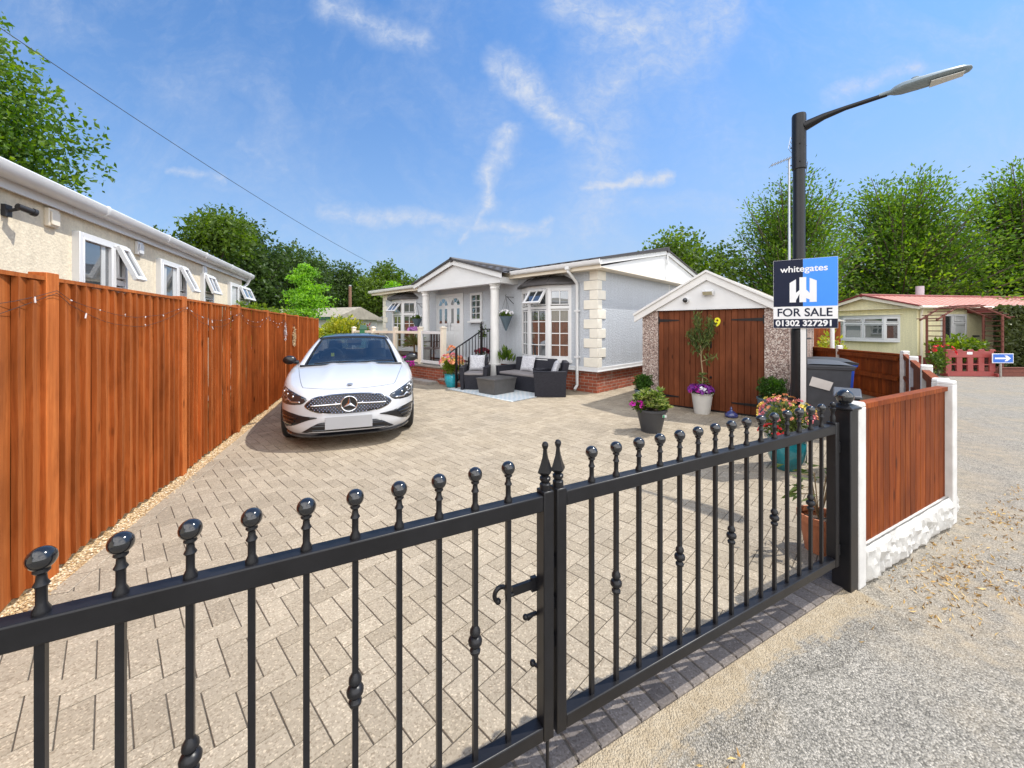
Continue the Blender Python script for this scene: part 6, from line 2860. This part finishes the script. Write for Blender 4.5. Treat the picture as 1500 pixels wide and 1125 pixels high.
t = thing('potted_plant', 'spiky leaved plant with mauve flowers on the terrace behind the glass', 'potted plant', (*hpt(-6.02, -1.05), .456))
pot(t, [(.12, 0), (.16, .26), (.165, .28), (.14, .28), (.13, .26)], dark_pot)
C_, A_ = [], []
for k in range(90):
    az = nrng.uniform(0, 6.28)
    el = nrng.uniform(-.3, 1.2)
    d = np.array([math.cos(az) * math.cos(el), math.sin(az) * math.cos(el), math.sin(el)])
    C_.append(np.array([0, 0, .55]) + d * .22)
    A_.append(d)
leaf_mesh('foliage', np.array(C_), .42, leaf_spike, t, np.array(A_), .085, .08)
mb = MB()
mb.tube([(0, 0, .25), (0, 0, .56)], .03, 8)
mb.tube([(.0, 0, .5), (.0, 0, .95)], .008, 6)
mb.build('stem', pale_stem, t)
flowers('flowers', M("mauve_petal", (.42, .16, .44), .6, var=.3, scale=30), t, (0, 0, .96), (.20, .16, .12), 40, .07)

t = thing('potted_plant', 'magenta flowering plant at the corner of the terrace wall behind the car', 'potted plant', (-2.98, 10.9, 0))
pot(t, [(.10, 0), (.14, .24), (.15, .26), (.12, .26), (.11, .24)], dark_pot)
tuft('foliage', leaf_mid, t, (0, 0, .45), (.2, .2, .22), 300, .06)
flowers('flowers', magenta, t, (0, 0, .48), (.22, .22, .22), 40, .08)

t = thing('potted_plant', 'small pot of dark red flowers on the landing beside the doors', 'potted plant', (*hpt(-3.55, -.36), .453))
pot(t, [(.08, 0), (.11, .18), (.115, .2), (.1, .2), (.09, .18)], terracotta)
mb = MB()
mb.tube([(0, 0, .15), (0, 0, .8), (.04, 0, 1.02)], .008, 6)
mb.build('stem', pale_stem, t)
tuft('foliage', leaf_mid, t, (0, 0, .34), (.17, .17, .12), 160, .06)
tuft('climbing_foliage', leaf_mid, t, (.02, 0, .92), (.16, .12, .28), 50, .10)
flowers('flowers', maroon, t, (0, 0, .36), (.2, .2, .12), 40, .07)

# ------------------------------------------------------------------ yellow park home across the road
YR = math.atan2(.16, .987)
yh = thing('park_home', 'pale yellow park home with pinkish red tiled roof across the road', 'house', (15.0, 14.4, -.03), YR)
# local: x along the long front, y into, z up. gable end at x=0
YD = 3.5
mb = MB()
mb.box(0, 14, 0, YD, .45, 2.30)
mb.prism([(-.0, 2.301), (YD, 2.301), (YD / 2, 2.82)], 0, .05, 'x')
mb.build('wall', yellow_render, yh, smooth=False)
mb = MB()
mb.box(.05, 13.9, .05, YD - .05, 0, .45)
mb.build('skirting', brick_red_paint, yh, smooth=False)
tiled('roof', tile_pink, yh, -.30, 14.2, -.25, 2.33, YD / 2, 2.86, pitch=.26, rows=.27, amp=.02)
tiled('roof', tile_pink, yh, -.30, 14.2, YD + .25, 2.33, YD / 2, 2.86, pitch=.26, rows=.27, amp=.02)
mb = MB()
mb.tube([(-.32, YD / 2, 2.88), (14.2, YD / 2, 2.88)], .07, 8)
for s in (-1, 1):
    a = (YD / 2 + s * (YD / 2 + .27), 2.33)
    b = (YD / 2, 2.88)
    mb.prism([a, b, (b[0], b[1] + .05), (a[0], a[1] + .05)], -.33, -.28, 'x')
mb.build('verge', brick_red_paint, yh)
mb = MB()
mb.box(-.28, 14.2, -.25, 0, 2.26, 2.275)
mb.box(-.28, 14.2, -.27, -.25, 2.24, 2.33)
mb.tube([(-.28, -.32, 2.30), (14.2, -.32, 2.30)], .05, 8)
for s in (-1, 1):
    a = (YD / 2 + s * (YD / 2 + .26), 2.22)
    b = (YD / 2, 2.74)
    mb.prism([a, b, (b[0], b[1] + .12), (a[0], a[1] + .12)], -.275, -.25, 'x')
mb.box(-.27, 0, 0, YD, 2.285, 2.30)
mb.tube([(.1, -.10, 2.25), (.1, -.06, 2.1), (.1, -.06, .1)], .04, 8)
mb.build('fascia', cream_upvc, yh)
# bay on the gable end (faces -x)
mb = MB()
mb.prism([(0, .55), (-.22, .95), (-.22, 2.55), (0, 2.95)], .98, 1.06, 'z')
root = mb.build('bay_window', white_upvc, yh, bevel=.005, seg=1)
mb = MB()
mb.prism([(0, .55), (-.22, .95), (-.22, 2.55), (0, 2.95)], 1.98, 2.06, 'z')
mb.build('window_head', white_upvc, root, bevel=.005, seg=1)
P_ = [(0, 2.95), (-.22, 2.55), (-.22, .95), (0, .55)]
for k in range(3):
    p, q = P_[k], P_[k + 1]
    w_ = math.hypot(q[0] - p[0], q[1] - p[1])
    an = math.atan2(q[1] - p[1], q[0] - p[0])
    win(root, (p[0], p[1], 1.061), an, w_, .915, cols=(w_ / 2,) if k == 1 else (), rows=((0, .66), (1, .66)) if k == 1 else ((0, .66),), sill=False, fw=.055)
mb = MB()
mb.prism([(0, .45), (-.30, .9), (-.30, 2.6), (0, 3.05)], 2.061, 2.10, 'z')
mb.build('bay_canopy', yellow_render, root)
win(yh, (1.05, -.06, 1.08), 0, 1.15, .98, cols=(.52,), rows=((1, .66),), curtain=((.6, 1.05),))
mb = MB()
mb.prism([(2.3, 2.10), (5.6, 2.14), (5.6, 2.24), (2.3, 2.22)], -1.0, -.0, 'y')
mb.build('porch_roof', brick_red_paint, yh)
mb = MB()
mb.box(2.55, 2.85, -.03, 0, 1.20, 1.26)
mb.build('letter_slot', car_dark, yh)
mb = MB()
mb.tube([(3.1, YD / 2 + .3, 2.5), (3.1, YD / 2 + .3, 3.35)], .14, 12)
mb.build('flue', M("flue_mauve", (.5, .42, .46), .6), yh)

# rose arch, red barrier, shrub, direction sign, hedge
def at(px, py, Y):
    return ((px - 750) / 570 * Y, Y, 1.52 + (480 - py) / 570 * Y)


ra = thing('rose_arch', 'rustic brown pole arch over the red barrier by the hedge', 'garden arch', (14.15, 12.75, -.03), .05)
mb = MB()
w = 2.05
for x in (0, .0 + w):
    for y in (0, .5):
        mb.tube([(x, y, 0), (x, y, 1.95)], .034, 7)
for y in (0, .5):
    mb.tube([(-.25, y, 1.80), (.42, y, 2.20), (w * .62, y, 2.26), (w + .28, y, 1.86)], .03, 7)
for k in range(14):
    f = k / 13
    x = -.25 + (w + .53) * f
    z = np.interp(x, [-.25, .42, w * .62, w + .28], [1.80, 2.2, 2.26, 1.86])
    mb.tube([(x, -.1, z + .05), (x, .6, z + .05)], .016, 6)
for k in range(10):
    for x in (0, w):
        mb.tube([(x - .02, -.05, .25 + .17 * k), (x + .02, .55, .25 + .17 * k)], .016, 5)
mb.build('poles', arch_wood, ra)

rb = thing('red_barrier', 'low red plastic panel barrier with slots beneath the arch', 'barrier', (13.85, 12.42, -.03), -.07)
mb = MB()
BL = 1.42
ncol = 4
mb.box(0, BL, 0, .05, .0, .16)
mb.box(0, BL, 0, .05, .60, .80)
for k in range(ncol + 1):
    x = k * (BL - .13) / ncol
    mb.box(x, x + .17, 0, .05, .16, .60)
    mb.prism([(x - .0, .80), (x + .20, .80), (x + .17, .86), (x + .03, .86)], .004, .046, 'y')
for k in range(ncol):
    x = k * (BL - .13) / ncol + .17
    mb.box(x, x + .16, .004, .046, .36, .40)
mb.box(-.04, .0, -.1, .15, -.0, .10)
mb.box(BL, BL + .04, -.1, .15, 0, .10)
mb.build('panel', plum_shutter, rb, bevel=.008)
mb = MB()
mb.box(.62, .78, -.006, -.0005, .70, .78)
mb.build('white_label', sign_white, rb)

lr = thing('laurel_bush', 'bright green broad leaved bush behind the red barrier', 'bush', (14.95, 13.1, -.03))
tuft('foliage', leaf_fresh, lr, (0, 0, .82), (.95, .5, .48), 900, .17, .5, .3, lob=7)
mb = MB()
for k in range(6):
    mb.tube([(0, 0, 0), (nrng.uniform(-.5, .5), nrng.uniform(-.3, .3), .8)], .02, 5)
mb.build('stems', bark, lr)
rs = thing('rose_bush', 'rose bush with red blooms climbing the left arch post', 'bush', (13.7, 12.5, -.03))
tuft('foliage', leaf_mid, rs, (0, 0, .55), (.28, .25, .55), 420, .09, .55, .2, lob=4)
flowers('flowers', rose_red, rs, (.08, -.05, .72), (.36, .25, .28), 12, .085)
mb = MB()
mb.tube([(0, 0, 0), (.05, .1, .6), (.15, .2, 1.0)], .015, 5)
mb.build('stems', bark, rs)

ds = thing('direction_sign', 'blue rectangular sign with a white arrow pointing right, near the hedge', 'road sign', (15.35, 12.2, -.03), -.03)
mb = MB()
mb.tube([(.0, .03, 0), (.0, .03, .55)], .03, 8)
mb.build('post', stone_grey, ds)
mb = MB()
mb.box(-.30, .34, -.02, .0, .44, .74)
pl = mb.build('plate', sign_white, ds, bevel=.004)
mb = MB()
mb.box(-.28, .32, -.0225, -.0205, .46, .72)
mb.build('blue_field', road_blue, pl, smooth=False)
mb = MB()
mb.prism([(-.23, .565), (.12, .565), (.06, .50), (.14, .50), (.255, .59), (.14, .68), (.06, .68), (.12, .615), (-.23, .615)], -.0245, -.0228, 'y')
mb.build('arrow', sign_white, pl, smooth=False)
wt = thing('wooden_trough', 'low brown timber trough under the hedge beside the blue arrow sign', 'planter', (16.55, 12.35, -.03), 0)
mb = MB()
for z in (.0, .13):
    mb.box(-1.1, 1.3, -.02, .02, z + .003, z + .125)
    mb.box(-1.1, 1.3, .38, .42, z + .003, z + .125)
for x in (-1.1, -.1, 1.26):
    mb.box(x, x + .05, -.04, -.021, 0, .28)
mb.box(-1.13, 1.33, -.06, .06, .265, .29)
mb.build('boards', arch_wood, wt)
hd = thing('hedge', 'tall clipped olive green hedge at the right edge beyond the road', 'hedge', (17.9, 13.6, -.03))
n = 20000
p = np.stack([nrng.uniform(-1.55, 3.2, n), nrng.uniform(-.55, .6, n), nrng.uniform(.05, 2.25, n)], 1)
face = nrng.choice(4, n, p=(.42, .2, .2, .18))
p[face == 0, 1] = -.55 + nrng.normal(0, .035, (face == 0).sum())
p[face == 1, 2] = 2.22 + nrng.normal(0, .04, (face == 1).sum())
p[face == 2, 0] = -1.55 + nrng.normal(0, .04, (face == 2).sum())
p[:, 1] += .04 * np.sin(p[:, 0] * 5) + .04 * np.sin(p[:, 2] * 4)
p[:, 0] += (p[:, 1] + .55) * 1.15        # the end is cut at a slant
leaf_mesh('foliage', p, .12, leaf_hedge, hd, None, .7)
mb = MB()
for k in range(9):
    mb.tube([(-1.4 + k * .55, 0, 0), (-1.4 + k * .55, 0, 1.9)], .03, 5)
mb.build('stems', bark, hd)
lf = thing('low_fence', 'low dark red rail fence in front of the yellow park home', 'fence', (10.6, 12.9, -.03), .03)
mb = MB()
for x in np.arange(0, 3.1, .75):
    mb.box(x - .04, x + .04, -.03, .03, 0, .62)
for z in (.25, .55):
    mb.box(0, 3.0, -.05, -.03, z, z + .06)
mb.build('rails', brick_red_paint, lf)
nb = thing('name_board', 'small pale board hanging on the rail before the yellow park home', 'sign', (11.95, 12.83, -.03), .03)
mb = MB()
mb.box(-.35, .35, -.02, .0, .50, .66)
mb.build('board', paper, nb, bevel=.004)
ys_ = thing('yard_shrub', 'small yellow green shrub seen past the garage side wall', 'bush', (8.7, 10.6, -.03))
tuft('foliage', leaf_yellow, ys_, (0, 0, .9), (.35, .35, .7), 420, .10, .5, .3, lob=4)
mb = MB()
mb.tube([(0, 0, 0), (0, 0, 1.2)], .02, 5)
mb.build('stem', bark, ys_)
bh = thing('timber_shed', 'dark brown timber shed side behind the bins', 'shed', (9.4, 12.3, -.03), .3)
mb = MB()
for k in range(14):
    mb.box(k * .1, k * .1 + .097, 0, .03, 0, 1.75, rnd.uniform(.2, .7))
mb.box(.0, 1.4, .03, 1.2, 0, 1.74, .3)
mb.build('wall', panel_wood, bh)
mb = MB()
mb.prism([(-.1, 1.76), (1.3, 1.76), (.6, 2.0)], -.1, 1.5, 'x')
mb.build('roof', roof_felt, bh)

# ------------------------------------------------------------------ trees
tree('feathery_tree', 'feathery green tree left of the lamp post behind the garage', (14.6, 20.5, 0), 9.5, 3.9, 2.0, leaf_ash, 28000, .165, 'shoot', 3, group='trees behind the yellow home', trunk_r=.24, K=170, tip=1.05)
tree('feathery_tree', 'broad feathery green tree standing behind the pink roofed home', (21.4, 21.5, 0), 10.0, 4.8, 2.2, leaf_ash, 38000, .175, 'shoot', 4, group='trees behind the yellow home', trunk_r=.28, K=210, tip=1.05)
tree('feathery_tree', 'feathery green tree cut by the right edge of the view', (27.2, 20.6, 0), 10.2, 4.7, 2.2, leaf_ash, 36000, .175, 'shoot', 5, group='trees behind the yellow home', trunk_r=.26, K=190, tip=1.05)
tree('conifer', 'dark conifer between garage roof and yellow home', (18.1, 22.6, 0), 6.0, 1.9, .2, leaf_conifer, 6000, .22, 'cone', 6, group='dark conifers')
tree('conifer', 'dark conifer behind the left end of the pink roof', (20.3, 23.0, 0), 5.6, 2.0, .2, leaf_conifer, 6000, .22, 'cone', 7, group='dark conifers')
tree('conifer', 'dark conifer behind the flue of the pink roof', (23.5, 24.0, 0), 5.2, 2.2, .2, leaf_conifer, 5000, .24, 'cone', 8, group='dark conifers')
tree('conifer', 'low dark conifer far right behind the pink roof', (28.5, 24.5, 0), 4.4, 2.3, .2, leaf_conifer, 5000, .24, 'cone', 9, group='dark conifers')
tree('leafy_tree', 'rounded green tree behind the bungalow roof and garage gable', (9.7, 22.0, 0), 7.9, 2.9, 2.2, leaf_mid, 9000, .22, 'round', 10, K=16)
tree('leafy_tree', 'large bright tree rising over the cream mobile home at the left edge', (-21.4, 12.8, 0), 15.0, 4.6, 2.5, leaf_ash, 54000, .20, 'round', 11, K=48, trunk_r=.35)
tree('leafy_tree', 'mid green domed tree above the far end of the cream mobile home', (-17.4, 22.0, 0), 8.7, 2.7, 2.0, leaf_mid, 11000, .21, 'round', 12, K=18)
for i, (x, y, h, r, lab) in enumerate(((-17.4, 27.0, 9.9, 3.0, 'tall dark tree just right of the domed tree'), (-18.2, 31.5, 9.6, 3.4, 'dark tree second from the left in the wooded row'),
                                       (-17.6, 35.0, 8.8, 3.5, 'dark tree behind the bright layered maple'), (-15.6, 37.5, 8.0, 3.2, 'dark tree behind the telegraph pole'),
                                       (-14.0, 41.0, 7.2, 3.2, 'low dark tree right of the telegraph pole'), (-10.9, 33.0, 8.0, 2.9, 'rounded green tree left of the bungalow eaves'),
                                       (-8.6, 36.5, 7.4, 2.6, 'smaller green tree peeping above the bungalow left eaves'))):
    tree('woodland_tree', lab, (x, y, 0), h, r, .8, leaf_dark if i < 5 else leaf_mid, 9000, .26, 'round', 20 + i, group='trees of the far wooded edge', K=18)
tree('lime_tree', 'yellow green small tree just behind the bungalow left eaves', (-7.9, 27.0, 0), 5.1, 1.1, 1.6, leaf_acer, 2200, .2, 'round', 31, K=8, trunk_r=.1)
tree('maple_tree', 'bright lime green layered maple above the end of the orange fence', (-9.0, 17.0, 0), 4.2, 1.35, 2.0, leaf_acer, 5000, .12, 'layer', 32, K=26, trunk_r=.07)
# clipped hedge top behind the fence
hg = thing('garden_hedge', 'green hedge showing above the far part of the orange fence', 'hedge', (*fpt(13.6, 1.1), 0), FA)
n = 4200
p = np.stack([nrng.uniform(-4.6, 1.2, n), nrng.uniform(-.5, .5, n), nrng.uniform(1.0, 2.06, n)], 1)
p[:, 2] += .07 * np.sin(p[:, 0] * 3.1) + nrng.normal(0, .03, n)
leaf_mesh('foliage', p, .10, leaf_fresh, hg, None, .55)
mb = MB()
for k in range(8):
    mb.tube([(-4.3 + k * .75, 0, 0), (-4.3 + k * .75, 0, 1.9)], .03, 5)
mb.build('stems', bark, hg)
gs = thing('golden_shrub', 'golden yellow shrub behind the roof of the parked white car', 'bush', (-6.6, 15.2, 0))
tuft('foliage', leaf_yellow, gs, (0, 0, 1.15), (.85, .6, .78), 6500, .12, .55, .3, .8, .4, 9)
mb = MB()
for k in range(6):
    mb.tube([(0, 0, 0), (nrng.uniform(-.5, .5), nrng.uniform(-.3, .3), 1.1)], .02, 5)
mb.build('stems', bark, gs)
gs = thing('red_shrub', 'red leaved shrub between golden shrub and balustrade', 'bush', (-5.75, 15.6, 0))
tuft('foliage', leaf_red, gs, (0, 0, 1.05), (.42, .35, .60), 600, .11, .5, .3, lob=4)
mb = MB()
mb.tube([(0, 0, 0), (0, 0, 1.0)], .03, 5)
mb.build('stem', bark, gs)
gb = thing('green_post', 'green capped post standing behind the parked car roof', 'post', (-5.35, 14.0, 0), .2)
mb = MB()
mb.hexa([(-.12, -.12, 0), (.12, -.12, 0), (.12, .12, 0), (-.12, .12, 0)], [(-.11, -.11, 1.45), (.11, -.11, 1.45), (.11, .11, 1.45), (-.11, .11, 1.45)])
mb.build('body', M("bin_green", (.03, .19, .08), .5), gb, bevel=.01)
mb = MB()
mb.hexa([(-.13, -.13, 1.45), (.13, -.13, 1.45), (.13, .13, 1.45), (-.13, .13, 1.45)], [(-.08, -.08, 1.62), (.08, -.08, 1.62), (.08, .08, 1.62), (-.08, .08, 1.62)])
mb.build('cap', green_paint, gb, bevel=.01)

# sheds and homes beyond the fence
sh = thing('green_roofed_shed', 'pale shed with green eaves beyond the orange fence', 'shed', (-10.2, 20.0, 0), math.atan2(.45, -1) + math.pi)
mb = MB()
mb.box(-5.2, 1.4, 0, 3, 0, 1.95)
mb.build('wall', white_render, sh, smooth=False)
mb = MB()
mb.prism([(-.3, 1.96), (3.3, 1.96), (1.5, 2.62)], -5.4, 1.7, 'x')
mb.build('roof', roof_felt, sh, smooth=False)
mb = MB()
mb.box(-5.42, 1.72, -.36, -.30, 1.90, 2.06)
mb.box(1.66, 1.72, -.36, .5, 1.80, 2.02)
mb.build('eaves_board', green_paint, sh)
fc = thing('far_bungalow', 'small white park home with brown roof far beyond the parked car', 'house', (-9.6, 27.0, 0), .05)
mb = MB()
mb.box(0, 4.6, 0, 4, 0, 1.95)
mb.build('wall', white_render, fc, smooth=False)
mb = MB()
mb.hexa([(-.4, -.4, 1.96), (5, -.4, 1.96), (5, 4.4, 1.96), (-.4, 4.4, 1.96)], [(.9, 1.4, 2.55), (4.2, 1.4, 2.55), (4.2, 2.4, 2.55), (.9, 2.4, 2.55)])
mb.build('roof', roof_felt, fc, smooth=False)
win(fc, (1.6, -.08, .95), 0, 1.9, .85, cols=(.63, 1.27), rows=((0, .6), (1, .6), (2, .6)))
tp = thing('telegraph_pole', 'brown telegraph pole standing before the dark trees', 'pole', (-12.4, 29.8, 0), 0)
mb = MB()
mb.tube([(0, 0, 0), (0, 0, 4.7)], [.13, .11], 10)
mb.build('shaft', M("pole_wood", (.20, .11, .07), .85, var=.3, scale=6), tp)
mb = MB()
mb.tube([(0, 0, 4.7), (0, 0, 4.78)], .12, 10)
mb.build('cap', steel, tp)
cb = thing('overhead_cable', 'thin dark overhead cable slanting across the blue sky', 'cable', (0, 0, 0))
a, b = Vector(at(-60, 0, 11.0)), Vector(at(545, 386, 34.5))
pts = []
for k in range(41):
    f = k / 40
    p = a.lerp(b, f)
    pts.append((p.x, p.y, p.z - 1.1 * 4 * f * (1 - f) * .35))
mb = MB()
mb.tube(pts, .013, 6)
mb.build('wire', wire_mat, cb)
